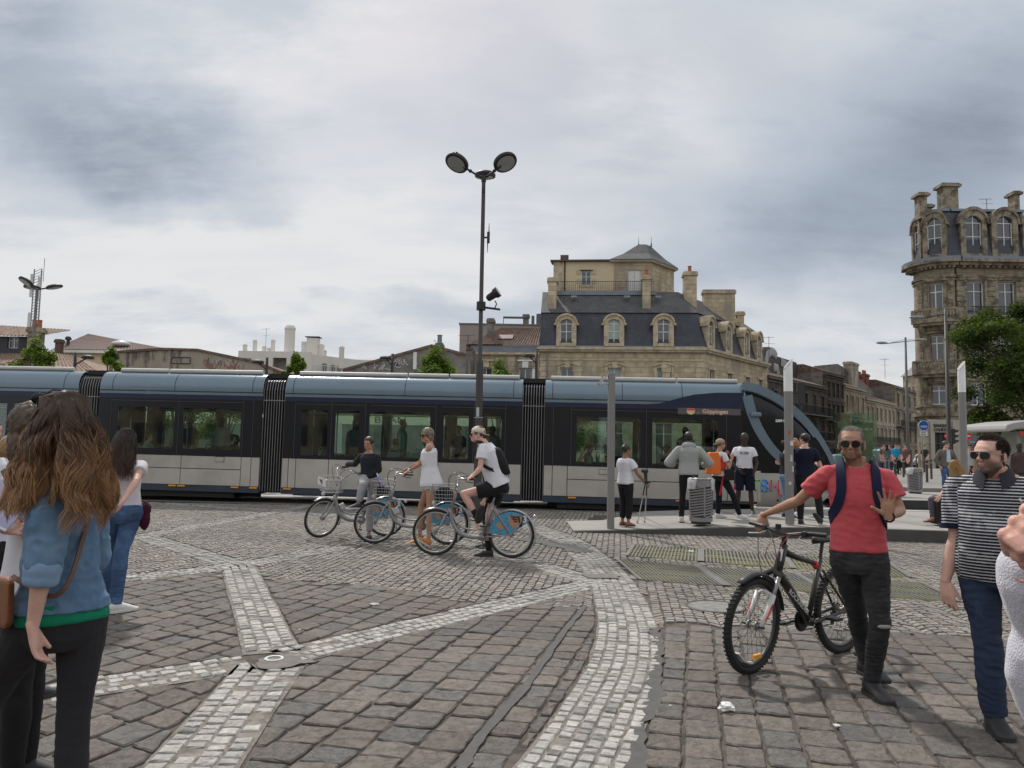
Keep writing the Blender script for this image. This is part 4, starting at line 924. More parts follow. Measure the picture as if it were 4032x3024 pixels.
rub=M('rubble_wall',(.15,.135,.115),.95,var=.5,scale=3,bump=.05,bscale=4)
g2,w2,q2=gable('stone_outbuilding',[(1835,1378),(1862,1376),(1864,1480)][:2],52,rub,'narrow rubble stone wall end left of the tiled house',6)
wallp=M('stained_plaster',(.30,.27,.215),.9,var=.12,scale=1,two=(.10,.09,.075),twoscale=1.1,twofac=(.52,.6),stretch=(1,1,.3))
g3,w3,q3=gable('warehouse',[(455,1390),(640,1378),(780,1382),(1010,1430),(1130,1478)],55,wallp,'long low plastered warehouse with curved parapet and red graffiti',14)
u,v=w3.uz(880,1432);scribble(g3,w3,u,v,2.2,.8,9,6,M('graffiti_red',(.30,.12,.10),.8));u,v=w3.uz(895,1428);scribble(g3,w3,u,v,1.6,.6,12,5)
m=MB();u0,v0=w3.uz(678,1407);u1,v1=w3.uz(750,1432);
for a,b,c,d in((u0,v0,u1,v0),(u0,v1,u1,v1),(u0,v0,u0,v1),(u1,v0,u1,v1),((u0+u1)/2,v0,(u0+u1)/2,v1)):m.cyl((a,-.08,b),(c,-.08,d),.03,n=5)
m.build('wall_bracket',iron,g3)
def hip_house(name,label,Y,pe0,pe1,pr0,pr1,mat,wmat,depth=14,under=None,fas=True):
 """eave line pe0-pe1 and ridge line pr0-pr1 given as photo points (ridge further back)"""
 a=P(pe0[0],1700,Y);b=P(pe1[0],1700,Y);w=Wall(a,b);t=thing(name,w.A,w.rz,label=label,cat='house');z0=w.uz(*pe0)[1];z1=w.uz(*pe1)[1];r0=w.uz(*pr0,off=-depth/2);r1=w.uz(*pr1,off=-depth/2)
 tile_roof(t,(-.3,-.4,z0),(w.L+.3,-.4,z1),(r1[0],depth/2,r1[1]),(r0[0],depth/2,r0[1]),mat,pitch=.3,r=.07)
 m=MB();m.loft([[(-.3,-.38,z0-.02),(r0[0],depth/2,r0[1]-.02),(-.3,depth,z0)],[(-.25,-.3,z0-.3),(r0[0],depth/2,z0-.3),(-.3,depth,z0-.3)]]);m.loft([[(w.L+.3,-.38,z1-.02),(r1[0],depth/2,r1[1]-.02),(w.L+.3,depth,z1)],[(w.L+.25,-.3,z1-.3),(r1[0],depth/2,z1-.3),(w.L+.3,depth,z1-.3)]]);m.build('roof_hip',mat,t)
 m=MB();m.bx(0,w.L,0,.4,0,min(z0,z1)-.1);m.bx(0,.4,.4,depth,0,min(z0,z1)-.12);m.build('wall',wmat,t)
 return t,w,z0
brown=M('brown_roof_tiles',(.105,.062,.05),.85,var=.15,scale=3)
t,w,z=hip_house('villa','cream house with a big brown hipped roof and roof light',75,(205,1377),(720,1385),(345,1315),(640,1372),brown,cream_pl)
m=MB();m.bx(-.3,w.L,-.45,-.38,z-.3,z-.02);m.build('white_fascia',frame_w,t)
chim(t,w.uz(226,1340)[0],w.uz(230,1340)[0]+.1,1.5,1.8,z,w.uz(228,1316)[1],iron);chim(t,w.uz(268,1380)[0],w.uz(288,1380)[0],-2.2,-1.6,z-2,w.uz(270,1347)[1],M('soot_brick',(.10,.06,.05),.9))
m=MB();x,zq=w.uz(475,1362,-2.2);m.ell((x,2.2,zq+.2),(.9,.8,.35));m.build('roof_dome',M('dome_plastic',(.55,.55,.52),.3),t)
t,w,z=hip_house('terraced_house','low house with weathered light clay tiles behind the tram',46,(130,1470),(400,1482),(170,1385),(300,1405),clay_l,grey_pl,9)
a=P(-260,1700,52);b=P(108,1700,52);w=Wall(a,b);t=thing('terraced_house',w.A,w.rz,label='dark clad upper floor house under clay tiles at the left edge',cat='house');zt_h=w.uz(60,1322)[1];zl=w.uz(60,1372)[1]
tile_roof(t,(-.2,-.35,zt_h),(w.L+.15,-.35,zt_h-.1),(w.L+.15,4,w.uz(100,1298,-4)[1]),(-.2,4,w.uz(0,1280,-4)[1]),clay_l,pitch=.25)
sl=M('dark_cladding',(.045,.045,.05),.8,var=.15,scale=3);x,zq=w.uz(51,1347)
m=wall_holes(0,w.L,zl-.8,zt_h-.05,0,.35,[(x-.38,x+.38,zq-.42,zq+.42)]);m.build('clad_wall',sl,t);win(t,x,.2,zq-.42,zq+.42,.76,fr=.06)
m=MB();m.bx(0,w.L,-3.0,-2.6,0,zl-1.6);m.bx(0,w.L,.36,8,0,zl-.8);m.build('wall',cream_pl,t)
tile_roof(t,(-.2,-3.2,zl-1.55),(w.L+.3,-3.2,zl-1.55),(w.L,0,zl-.4),(-.2,0,zl-.4),clay_l,pitch=.25,name='lean_to_roof')
m=MB();m.bx(-.2,w.L+.3,-3.35,-3.2,zl-1.7,zl-1.4);m.build('gutter',zinc,t)
chim(t,w.L-.25,w.L+.45,-.3,.5,zl,w.uz(125,1290)[1],st_cream,2)
Y=110;a=P(930,1700,Y);b=P(1215,1700,Y);w=Wall(a,b);t=thing('apartment_building',w.A,w.rz,label='white concrete apartment block with many round topped rooftop chimneys',cat='building')
U=lambda px,py,off=0:w.uz(px,py,-off);zr=U(1070,1383)[1];EX=12.5
m=MB();loc=[(U(x0_,1420)[0],U(x1_,1420)[0],U(x0_,yb)[1],U(x0_,yt)[1])for x0_,x1_,yt,yb in((937,990,1409,1427),(1074,1128,1408,1460),(1144,1198,1408,1460))]
wall_holes(0,w.L,0,zr,0,.4,loc,m);m.build('wall',white_pl,t)
m=MB();m.loft([[(w.L,0,z),(w.L+6.9,8.0,z),(w.L+6.6,8.3,z),(w.L-.3,.4,z)]for z in(0,zr-.35)]);m.bx(0,w.L,3.0,3.3,0,zr-.2);m.build('side_wall',white_pl,t)
m=MB();m.loft([[(0,.02,z),(w.L,.02,z),(w.L+6.8,8.0,z),(2,9,z)]for z in(zr-.5,zr-.34)]);m.build('flat_roof',white_pl,t)
m=MB();
for l_ in loc:m.bx(l_[0],l_[1],1.6,1.7,l_[2],l_[3])
m.build('loggia_back',M('loggia_shade',(.28,.27,.25),.9),t)
m=MB()
for px,py,wd_,hh_ in((1251,1425,.7,2.2),(1274,1427,.55,2.0),(1293,1429,.55,2.0),(1322,1433,.8,1.2)):
 k=(px-1215)/165;cx=w.L+6.9*k;cy=8*k;zc2=zr-2.6;m.box((cx+.05,cy-.1,zc2),(wd_,.15,hh_),Matrix.Rotation(math.atan2(8,6.9),3,'Z'))
m.build('window',M('block_window',(.16,.16,.155),.3),t)
def rchim(px,pyt,pyb,wpx,off=2.5,dome=True):
 x,z1_=U(px,pyt,off);z0_=U(px,pyb,off)[1]-1;r=wpx/2*(Y+off)/3000;m=MB();m.lathe([(r,z0_),(r,z1_-r*.9),(r*1.12,z1_-r*.85),(r*1.1,z1_-r*.6),(r*.75,z1_-r*.1),(r*.2,z1_)],(x,off,0),8 if wpx>30 else 12);m.build('chimney',white_pl,t)
for q in((966,1354,1385,17),(1005,1337,1385,17),(1076,1336,1380,17),(1040,1362,1383,15),(1058,1368,1383,15),(1143,1280,1378,42),(1346,1362,1425,21),(1280,1378,1392,14)):rchim(*q)
x,z1_=U(1228,1330,3);m=MB();m.bx(x-.75,x+.9,3,4.5,zr-1,z1_);m.bx(x-1.6,x-.75,3.3,4.5,zr-1,z1_-.55);m.bx(x+.9,x+1.6,3.3,4.5,zr-1,z1_-.9);m.build('rooftop_room',white_pl,t)
m=MB();m.bx(x-1.0,x+1.15,2.8,4.7,z1_+.12,z1_+.2);m.build('room_cap',iron,t)
m=MB();m.loft([[(U(1340,1500)[0],9,z),(U(1340,1500)[0]+3.6,9.5,z),(U(1340,1500)[0]+3.6,14,z),(U(1340,1500)[0],14,z)]for z in(0,U(1370,1415,9)[1])]);m.build('wing',white_pl,t)
m=MB();z=U(1290,1437)[1]
for k in range(34):c=k/33;m.cyl((w.L+.2+6.9*c,8*c-.6,z-.9),(w.L+.2+6.9*c,8*c-.6,z),.025,n=4)
m.cyl((w.L+.2,-.6,z),(w.L+7.1,7.4,z),.04,n=5);m.build('balcony_railing',frame_w,t)
VPd=V(.635,.772,0);Wr=Wall((Eb.x,Eb.y),(Eb.x+VPd.x*70,Eb.y+VPd.y*70));UR=Wr.uz
def row_house(px0,px1,pc,mat,trim,label,floors,nb,depth=9,roofm=clay,pane=pane_m,ww=.85,balc=(),tall=0,wmat=None,ground=True):
 u0=UR(px0,1600)[0];u1=UR(px1,1600)[0];z=UR((px0+px1)/2,pc)[1];o=Wr.A+Wr.d*u0;t=thing('terraced_house',o,Wr.rz,label=label,cat='house');L_=u1-u0-.02;holes=[];fh=(z-.6)/floors
 bx_=[L_*(k+.5)/nb for k in range(nb)];wn=[]
 for f in range(floors):
  for x in bx_:hz=fh*.66 if f else fh*.72;zb_=f*fh+(fh*.16 if f else .1);wn.append((x-ww/2,x+ww/2,zb_,zb_+hz))
 wall_holes(0,L_,0,z-.3,0,.4,wn).build('wall',mat,t)
 for a,b,c,d in wn:win(t,(a+b)/2,.25,c,d,b-a,mat=wmat or frame_w,pane=pane,fr=.06)
 m=MB();m.bx(-.02,L_+.02,-.25,.38,z-.3,z);m.bx(0,L_,-.12,.0,z-.55,z-.42)
 for f in range(1,floors):m.bx(0,L_,-.1,.0,f*fh-.08,f*fh+.05)
 for a,b,c,d in wn:m.bx(a-.12,a,-.06,.0,c,d);m.bx(b,b+.12,-.06,.0,c,d);m.bx(a-.2,b+.2,-.12,.0,d,d+.14)
 m.build('cornice_and_surrounds',trim,t)
 m=MB();m.loft([[(-.0,-.3,z),(L_,-.3,z),(L_,depth,z),(0,depth,z)],[(0,2.5,z+1.0),(L_,2.5,z+1.0),(L_,depth-2,z+1.0),(0,depth-2,z+1.0)]]);m.build('roof',roofm,t)
 m=MB();m.bx(0,.35,.4,depth,0,z);m.bx(L_-.35,L_,.4,depth,0,z);m.build('party_wall',grey_pl,t)
 for f in balc:
  m=MB();zf=f*fh+.05;m.bx(.1,L_-.1,-.7,0,zf-.12,zf);
  m.cyl((.1,-.68,zf+.9),(L_-.1,-.68,zf+.9),.03,n=5)
  for k in range(int(L_/.14)):m.cyl((.12+k*.14,-.68,zf),(.12+k*.14,-.68,zf+.9),.012,n=4)
  m.build('balcony',iron,t)
 return t,L_,z,u0
t,L_,z,u0=row_house(3022,3082,1484,st_dark,trim_d,'narrow soot-darkened house against the mansard corner house',2,1)
m=MB();zz=UR(3060,1392)[1];m.bx(.2,L_,3.5,8,z,zz);m.build('rear_gable',st_cream,t)
t,L_,z,u0=row_house(3082,3255,1508,st_dark,trim_d,'sooty stone house carrying a big silver graffiti letter on its roof wall',3,5,balc=(1,2),pane=M('dim_pane',(.02,.022,.025),.1),wmat=M('dark_frame',(.10,.095,.09),.6))
bl_w=Wall(Wr.A+Wr.d*u0-Wr.n*3.2,Wr.A+Wr.d*(u0+L_)-Wr.n*3.2)
qa=bl_w.uz(3110,1412);qb=bl_w.uz(3247,1458);m=MB();m.prism([(-.5,z-.1),(L_,z-.1),(L_,qb[1]),(-.5,qa[1])],(0,3.2,0),(1,0,0),(0,0,1),(0,.4,0));m.build('rear_gable',M('dark_render',(.10,.09,.08),.9,var=.2),t)
zg=(z+qb[1])/2+.35;gs=(qa[1]-z)*.95
m=MB();c=L_*.44;R1=gs*.52
arcp=[V(c+R1*1.15*math.cos(a),3.14,zg+R1*math.sin(a))for a in[math.radians(d)for d in range(50,345,12)]];arcp+=[V(c+R1*.9,3.14,zg-.05),V(c+R1*.2,3.14,zg-.05)]
m.tube(arcp,gs*.15,6,up=V(0,1,0),flat=.15);m.build('graffiti_letter',M('silver_paint',(.36,.36,.36),.5,var=.1),t)
m=MB();p=[(c+R1*1.6,zg+R1*.75),(c+R1*3.3,zg+R1*.55),(c+R1*3.1,zg+R1*.1),(c+R1*2.6,zg-R1*.95),(c+R1*1.9,zg-R1*.95),(c+R1*2.4,zg+R1*.1),(c+R1*1.55,zg+R1*.2)]
m.prism(p,(0,3.15,0),(1,0,0),(0,0,1),(0,-.03,0));m.build('graffiti_letter',MATS['silver_paint'],t)
chim(t,L_*.36,L_*.36+.5,3.2,3.9,z,UR(3168,1398)[1]+.9,grey_pl)
row_house(3255,3325,1474,st_dark,trim_d,'taller sooty stone house next to the graffiti roof wall',4,4,balc=(2,),wmat=MATS['dark_frame'],ww=.8)
t,L_,z,u0=row_house(3325,3408,1526,st_cream,trim_a,'cream stone house with plain narrow windows in the street row',3,4,ww=.65)
m=MB();m.prism([(-.1,z),(L_*1.9,z),(L_*1.9,z+2.6),(L_*.9,z+3.4),(-.1,z+2.4)],(0,3,0),(1,0,0),(0,0,1),(0,.4,0));m.build('rear_gable',grey_pl,t)
chim(t,L_*1.25,L_*1.62,2.2,3.2,z,UR(3435,1447)[1]+.8,st_pale)
t,L_,z,u0=row_house(3408,3525,1578,st_pale,trim_a,'long pale stone house with a black iron balcony in the street row',3,7,balc=(1,),ww=.7)
m=MB();m.prism([(2.2,z),(L_,z),(L_,z+1.6),(4.5,z+3.6),(2.2,z+3.6)],(0,2.6,0),(1,0,0),(0,0,1),(0,.4,0));m.build('rear_gable',grey_pl,t)
for k in range(4):chim(t,L_*(.35+k*.17),L_*(.35+k*.17)+1.6,3.2,4.2,z,UR(3500,1490)[1]+.5+(k%2)*.4,brick_red,3)
row_house(3525,3612,1532,st_b,trim_b,'brown stone house beside the bank with tall shuttered windows',4,4,ww=.8,balc=(2,))
a=P(3560,1700,128);b=P(3660,1700,122);w=Wall(a,b);t=thing('townhouse',w.A,w.rz,label='stone house with slate roof at the far end of the side street',cat='building');zt2=w.uz(3600,1478)[1];hol=[(k*.95+.4,k*.95+1.0,f*3.2+.8,f*3.2+2.8)for k in range(4)for f in range(4)]
wall_holes(0,w.L+2,0,zt2,0,.4,hol).build('wall',st_cream,t)
for q in hol:win(t,(q[0]+q[1])/2,.2,q[2],q[3],q[1]-q[0],fr=.08)
m=MB();m.loft([[(-.3,-.3,zt2),(w.L+2,-.3,zt2),(w.L+2,8,zt2),(-.3,8,zt2)],[(.5,2,zt2+2.2),(w.L+1,2,zt2+2.2),(w.L+1,6,zt2+2.2),(.5,6,zt2+2.2)]]);m.build('roof',slate_u,t)
bc=P(3720,1700,69.0);bc.z=0;RB=2.2;BX=lambda px,D=66.8:(px-2016)/3000*D-bc.x;bank=thing('bank_building',(bc.x,bc.y,0),0,label='tall ornate stone bank with rounded corner, balconies and slate mansard',cat='building')
hB=lambda py,D=66.:EYE+(1783-py)/3000*D
zC=hB(1006);zM=hB(790);zs1=hB(1069);zB1=hB(1262);zB2=hB(1470);zE=hB(1632);zD=hB(1702)
rp=lambda ang,r,z=0:(r*math.sin(math.radians(ang)),-r*math.cos(math.radians(ang)),z)
wins_r=[(-42,hB(1192)-.6,hB(1095)),(-42,hB(1409)-.3,hB(1309)),(-40,hB(1590),hB(1512))]
def drum(z0,z1,holes,mat,name,r=RB,a0=-150,a1=0,step=5):
 m=MB()
 for a in range(a0,a1,step):
  hs=sorted([h for h in holes if h[0]-h[3]<=a+step/2<=h[0]+h[3]],key=lambda h:h[1]);z=z0
  for h in hs+[None]:
   zt_=h[1]if h else z1
   if zt_>z:m.loft([[rp(a,r,q),rp(a+step,r,q),rp(a+step,r-.5,q),rp(a,r-.5,q)]for q in(z,zt_)])
   if h:z=h[2]
 return m.build(name,mat,bank)
drum(zE,zC-.6,[(a,b,c,15)for a,b,c in wins_r],st_b,'corner_wall')
drum(0,zE,[(-42,.0,zD,25)],st_b,'corner_base_wall')
def seg_ring(m,z0,z1,r0,r1,a0=-125,a1=4,step=6,n=None):
 rings=[]
 for a in range(a0,a1+1,step):rings.append([rp(a,r0,z0),rp(a,r1,z0),rp(a,r1,z1),rp(a,r0,z1)])
 m.loft(rings)
FX0,FX1=0.2,22.
def course(m,z0,z1,out):seg_ring(m,z0,z1,RB-.3,RB+out);m.bx(FX0+.0,FX1,-RB-out,-RB+.3,z0,z1)
m=MB();course(m,zC-.25,zC,1.0);course(m,zC-.5,zC-.25,.65);course(m,zC-.62,zC-.5,.25);course(m,zs1-.1,zs1+.1,.18);course(m,zs1-.35,zs1-.22,.1);course(m,zE-.1,zE+.25,.3);course(m,zE-.4,zE-.12,.12);course(m,hB(1592)-.15,hB(1592),.12);m.build('cornice',trim_b,bank)
m=MB()
for k in range(40):x=FX0+.4+k*.52;m.box((x,-RB-.33,zC-.36-.2),(.22,.4,.22))
for a in range(-110,0,8):q=rp(a,RB+.33);m.box((q[0],q[1],zC-.56),(.22,.4,.22),Matrix.Rotation(math.radians(a),3,'Z'))
m.build('dentils',trim_b,bank)
m=MB();seg_ring(m,zC,zC+.25,RB-.2,RB+.97);m.bx(FX0,FX1,-RB-.97,-RB+.2,zC,zC+.25);m.build('zinc_gutter',zinc,bank)
fx=[BX(3860),BX(3985),7.4,10.2,13.0,15.8,18.6]
holes=[]
for x in fx:holes+=[(x-.8,x+.8,hB(1200)-.6,hB(1090)),(x-.8,x+.8,hB(1420),hB(1310)),(x-.8,x+.8,zE+.9,hB(1500)),(x-.9,x+.9,.6,zD)]
m=MB();wall_holes(FX0,FX1,0,zC-.6,-RB,.5,holes,m);m.bx(FX1-.5,FX1,-RB+.5,12,0,zC);m.build('wall',st_b,bank)
for i,h in enumerate(holes):win(bank,(h[0]+h[1])/2,-RB+.3,h[2],h[3],h[1]-h[0],fr=.09,cross=.72)
m=MB()
for x in(.55,3.25,6.0):
 for k in range(26):m.box((x,-RB-.03,5.4+k*.47),(.8 if k%2 else .66,.08,.42))
m.build('quoins',trim_b,bank)
m=MB()
for h in holes:
 if h[2]<2:continue
 m.bx(h[0]-.25,h[0],-RB-.08,-RB,h[2],h[3]+.15);m.bx(h[1],h[1]+.25,-RB-.08,-RB,h[2],h[3]+.15);m.bx(h[0]-.35,h[1]+.35,-RB-.14,-RB,h[3]+.15,h[3]+.4)
m.build('window_surround',trim_b,bank)
for a,b,c in wins_r:
 m=MB();Rm=Matrix.Rotation(math.radians(a),3,'Z');ctr=V(*rp(a,RB-.3));h=c-b
 for x,ww_ in((-.58,.1),(.58,.1),(0,.09)):m.box(ctr+Rm@V(x,0,0)+V(0,0,(b+c)/2),(ww_,.08,h),Rm)
 for z in(b+.05,b+h*.72,c-.05):m.box(ctr+V(0,0,z),(1.1,.07,.09),Rm)
 o=m.build('window',frame_w,bank);m=MB();m.box(ctr+Rm@V(0,.05,0)+V(0,0,(b+c)/2),(1.2,.02,h),Rm);m.build('pane',pane_m,o)
 m=MB();
 for s in(-1,1):q=V(*rp(a+s*20,RB));m.box(q+V(0,0,(b+c)/2),(.26,.16,h+.3),Rm)
 q=V(*rp(a,RB+.08));m.box(q+V(0,0,c+.32),(1.75,.3,.3),Rm);m.build('window_surround',trim_b,bank)
m=MB()
for k in range(19):
 for a in(-78,-10):q=V(*rp(a,RB+.01));m.box(q+V(0,0,5.4+k*.63),(.42 if k%2 else .5,.1,.55),Matrix.Rotation(math.radians(a),3,'Z'))
m.build('drum_quoins',trim_b,bank)
def balustrade(z0,rr,a0,a1,name='balcony'):
 m=MB();seg_ring(m,z0,z0+.22,RB-.2,rr+.1,a0,a1,6);seg_ring(m,z0-.25,z0,RB-.2,rr-.1,a0,a1,6);seg_ring(m,z0-.6,z0-.25,RB-.2,RB+.45,a0+6,a1-6,6);seg_ring(m,z0+1.1,z0+1.26,rr-.16,rr+.08,a0,a1,6);seg_ring(m,z0+.22,z0+.34,rr-.14,rr+.05,a0,a1,6)
 for a in(a0+3,(a0+a1)//2,a1-3):q=rp(a,rr-.05);m.box((q[0],q[1],z0+.7),(.42,.26,.85),Matrix.Rotation(math.radians(a),3,'Z'))
 o=m.build(name,trim_b,bank);m=MB()
 for k in range(int((a1-a0)/4.2)):
  a=a0+6+k*4.2
  if min(abs(a-x)for x in(a0+3,(a0+a1)//2,a1-3))<5 or a>a1-6:continue
  m.lathe([(.07,.34),(.05,.42),(.10,.62),(.05,.85),(.07,1.1)],(*rp(a,rr-.05)[:2],z0),8)
 m.build('balusters',trim_b,o)
 m=MB()
 for a in(a0+12,a1-10):q=V(*rp(a,RB+.3));m.loft([[q+Matrix.Rotation(math.radians(a),3,'Z')@V(x,y,0)+V(0,0,z)for x in(-.2,.2)for y in((0,-d)if x<0 else(-d,0))]for z,d in((z0-1.9,.05),(z0-1.2,.3),(z0-.3,.8))])
 m.build('console',trim_b,bank)
balustrade(zB1,RB+1.15,-74,-4);balustrade(zB2,RB+1.15,-74,2)
m=MB();bzf=hB(1250);m.bx(.9,12.5,-RB-1.0,-RB,bzf-.25,bzf);m.build('balcony_slab',trim_b,bank)
m=MB();m.cyl((.9,-RB-.95,bzf+1.1),(12.5,-RB-.95,bzf+1.1),.04,n=6);m.cyl((.9,-RB-.95,bzf+.1),(12.5,-RB-.95,bzf+.1),.03,n=6);m.cyl((.9,-RB-.95,bzf+.85),(12.5,-RB-.95,bzf+.85),.02,n=6)
for k in range(116):m.cyl((.9+k*.1,-RB-.95,bzf),(.9+k*.1,-RB-.95,bzf+1.1),.014,n=4)
m.cyl((.9,-RB-.95,bzf+1.1),(3.0,-RB,bzf+1.1),.03,n=5);m.build('balcony_railing',iron,bank)
m=MB();rings=[]
for r,z in((RB+.1,zC+.2),(RB-.15,zC+1.6),(RB-.5,zM-.25),(RB-.8,zM)):
 ring=[rp(a,r,z)for a in range(-120,1,8)]+[(FX1,-r,z),(FX1,6,z),(3,6,z)];rings.append(ring)
m.loft(rings);m.build('mansard_roof',slate,bank)
m=MB();seg_ring(m,zM-.05,zM+.18,RB-1.1,RB-.5);m.bx(FX0,FX1,-RB+.5,-RB+1.1,zM-.05,zM+.18);m.build('roof_ridge',zinc,bank)
for x in fx:dormer(bank,x,-RB-.05,zC+.25,zM+.05,2.35,1.6,mat=trim_b)
q=rp(-40,RB+.02);dormer(bank,q[0],q[1],zC+.25,zM-.1,1.9,1.4,rz=math.radians(-40),mat=trim_b)
q=rp(-88,RB+.02);dormer(bank,q[0],q[1],zC+.25,zM-.4,1.5,1.4,rz=math.radians(-88),mat=trim_b)
def bch(px0,px1,pyt,yoff,th):D=bc.y+yoff;a=BX(px0,D);b=BX(px1,D);chim(bank,a,b,yoff,yoff+th,zM-.6,EYE+(1783-pyt+6)/3000*D,trim_b,cap=.22)
bch(3646,3676,742,-1.2,.9);bch(3678,3694,790,2.5,.8);bch(3741,3803,702,-1.4,1.0);bch(4030,4050,730,0,1)
m=MB();Rm=Matrix.Rotation(math.radians(-14),3,'Z')
m.bx(-2.55,.15,-RB-.12,-RB+.35,zD,zE-.42);m.bx(-2.55,-2.2,-RB-.12,-RB+.4,0,zD);m.bx(-.78,.15,-RB-.12,-RB+.4,0,zD);m.build('entrance_front',M('smooth_stone',(.36,.325,.26),.8,var=.08),bank)
m=MB();m.bx(-2.2,-.78,-RB+.5,-RB+.6,0,zD);m.build('entrance_shadow_wall',M('dark_lobby',(.02,.022,.022),.4),bank)
m=MB()
for x in(-2.15,-1.5,-.83):m.bx(x-.03,x+.03,-RB+.3,-RB+.38,0,zD)
m.bx(-2.2,-.78,-RB+.3,-RB+.38,2.4,2.48);m.build('entrance_door',M('door_metal',(.05,.055,.055),.4),bank)
m=MB();m.bx(-2.7,-.2,-RB-.9,-RB-.1,0,.16);m.build('entrance_step',trim_b,bank)
m=MB()
for z in(.6,1.3,2.0,2.7,3.4,4.1):m.box((-2.80,-RB+.35,z),(.46,.5,.66))
m.build('pilaster',M('pale_trim',(.34,.30,.235),.8,var=.15,scale=3),bank)
sg=M('sign_black',(.02,.02,.02),.4)
sx=BX(3679,66.6);text('BANQUE',.37,(sx,-RB-.16,hB(1681,65.6)+.02),(1,0,0),(0,0,1),sg,'lettering',bank,world=False,ext=.02,wide=.82,bold=.008)
text('COURTOIS',.37,(sx,-RB-.16,hB(1697,65.6)+.0),(1,0,0),(0,0,1),sg,'lettering',bank,world=False,ext=.02,wide=.82,bold=.008)
def aerial(px,pyt,pyb,Y,label,n=5):
 b=P(px,pyb,Y);tp=P(px,pyt,Y);t=thing('roof_aerial',b,0,label=label,cat='aerial',group='television aerials on the roofs');h=tp.z-b.z;m=MB();m.cyl((0,0,-.5),(0,0,h),.025,n=5)
 m.cyl((-.7,0,h*.93),(.5,0,h*.97),.014,n=4)
 for k in range(n):m.cyl((-.6+k*.25,-.28,h*.94),(-.6+k*.25,.28,h*.94),.009,n=4)
 m.cyl((-.5,0,h*.6),(.6,0,h*.6),.012,n=4);m.build('mast',iron,t)
aerial(1046,1292,1365,112,'tall aerial on the white apartment block');aerial(1842,1318,1378,54,'aerial on the narrow rubble wall');aerial(3028,1325,1395,75,'aerial behind the mansard corner house');aerial(3315,1442,1478,88,'aerial over the sooty stone houses');aerial(3485,1412,1475,100,'aerial above the red brick chimneys');aerial(3886,782,830,68,'aerial on the bank roof beside the big chimney')
for k,(x,h_,mt)in enumerate([(-52,12,st_cream),(-34,14.5,st_pale),(-17,12.5,st_a),(1,15,st_cream),(18,13,st_pale),(36,14,st_a)]):
 t=thing('quay_house',(x,-34,0),0,label='%s-storey stone quay house behind the viewer, number %d of the row'%(('three','four')[k%2],k+1),cat='building',group='quay houses opposite the tram');t['label']='stone quay house mirrored in the tram windows'
 m=MB();m.bx(0,16.8,-10,0,0,h_);m.build('wall',mt,t);m=MB();m.loft([[(-.2,.3,h_),(17,.3,h_),(17,-10,h_),(-.2,-10,h_)],[(-.2,-4,h_+2.6),(17,-4,h_+2.6),(17,-6,h_+2.6),(-.2,-6,h_+2.6)]]);m.build('roof',slate if k%2 else clay,t)
 for f in range(4):
  for c in range(6):
   if 1.2+f*3.4+2.2<h_:m=MB();m.bx(1.2+c*2.7,2.3+c*2.7,.0,.05,1.2+f*3.4,3.3+f*3.4);m.build('window',pane_m,t)
   # ================================================================== PLATFORMS, KERBS, STREET FURNITURE
kerb_m=M('kerb_stone',(.075,.072,.068),.9,var=.2,scale=4,bump=.004,bscale=40);slab_m=block_mat('platform_slabs',(.27,.255,.235),(.235,.222,.205),w=1.0,h=1.0,ms=.006,bump=.003,var=.06)
slab_m2=M('slab_concrete',(.30,.285,.262),.9,var=.07,scale=1.2,two=(.255,.24,.222),twoscale=.8)
def zplat(x):return .02+.19*max(0,min(1,(x-1.3)/4.2))
m=MB();front=[(1.22,14.55),(2.0,14.54),(3.2,14.50),(4.6,14.36),(6.0,14.15),(9.0,13.75),(14.5,13.1),(22,12.2)]
for(xa,ya),(xb,yb)in zip(front,front[1:]):
 for t0,t1 in((0,.07),(.07,1)):m.quad(*[(x,y+(18.35-y+(0 if x>2 else-1.8))*t,zplat(x))for x,y,t in((xa,ya,t0),(xb,yb,t0),(xb,yb,t1),(xa,ya,t1))])
m.build('tram_platform',slab_m2,kind='structure')
m=MB()
for(xa,ya),(xb,yb)in zip(front,front[1:]):m.quad((xa,ya-.002,-.02),(xb,yb-.002,-.02),(xb,yb-.002,zplat(xb)+.002),(xa,ya-.002,zplat(xa)+.002));m.quad((xa,ya-.002,zplat(xa)+.002),(xb,yb-.002,zplat(xb)+.002),(xb,yb+.16,zplat(xb)+.003),(xa,ya+.16,zplat(xa)+.003))
m.build('platform_kerb',kerb_m,kind='structure')
m=MB()
for k,y in enumerate((15.6,16.7)):
 m.quad((2,y,zplat(2)+.003),(22,y-.9,.214),(22,y-.885,.214),(2,y+.015,zplat(2)+.003))
for x in range(3,22):m.quad((x,14.6-.08*(x-3),zplat(x)+.003),(x+.014,14.6-.08*(x-3),zplat(x)+.003),(x-.1,18.2,zplat(x)+.003),(x-.114,18.2,zplat(x)+.003))
m.build('slab_joints',tar,kind='structure')
def plat(name,x0,x1,y0,y1,z,sl,mat,kmat,kh=None):
 m=MB();f=lambda x,y:y-sl*x
 m.quad(*[(x,f(x,y),z)for x,y in((x0,y0),(x1,y0),(x1,y1),(x0,y1))]);m.build(name,mat,kind='structure')
 m=MB();m.quad((x0,f(x0,y0),-.02),(x1,f(x1,y0),-.02),(x1,f(x1,y0),z),(x0,f(x0,y0),z));m.quad((x0,f(x0,y0),z+.003),(x1,f(x1,y0),z+.003),(x1,f(x1,y0)+.2,z+.003),(x0,f(x0,y0)+.2,z+.003));m.build(name+'_kerb',kmat,kind='structure')
plat('far_platform',9.2,60,22.4,30.5,.26,.06,slab_m2,M('kerb_black',(.03,.03,.03),.8));plat('plaza_step',13.6,70,27.8,62,.38,.06,far_m,kerb_m)
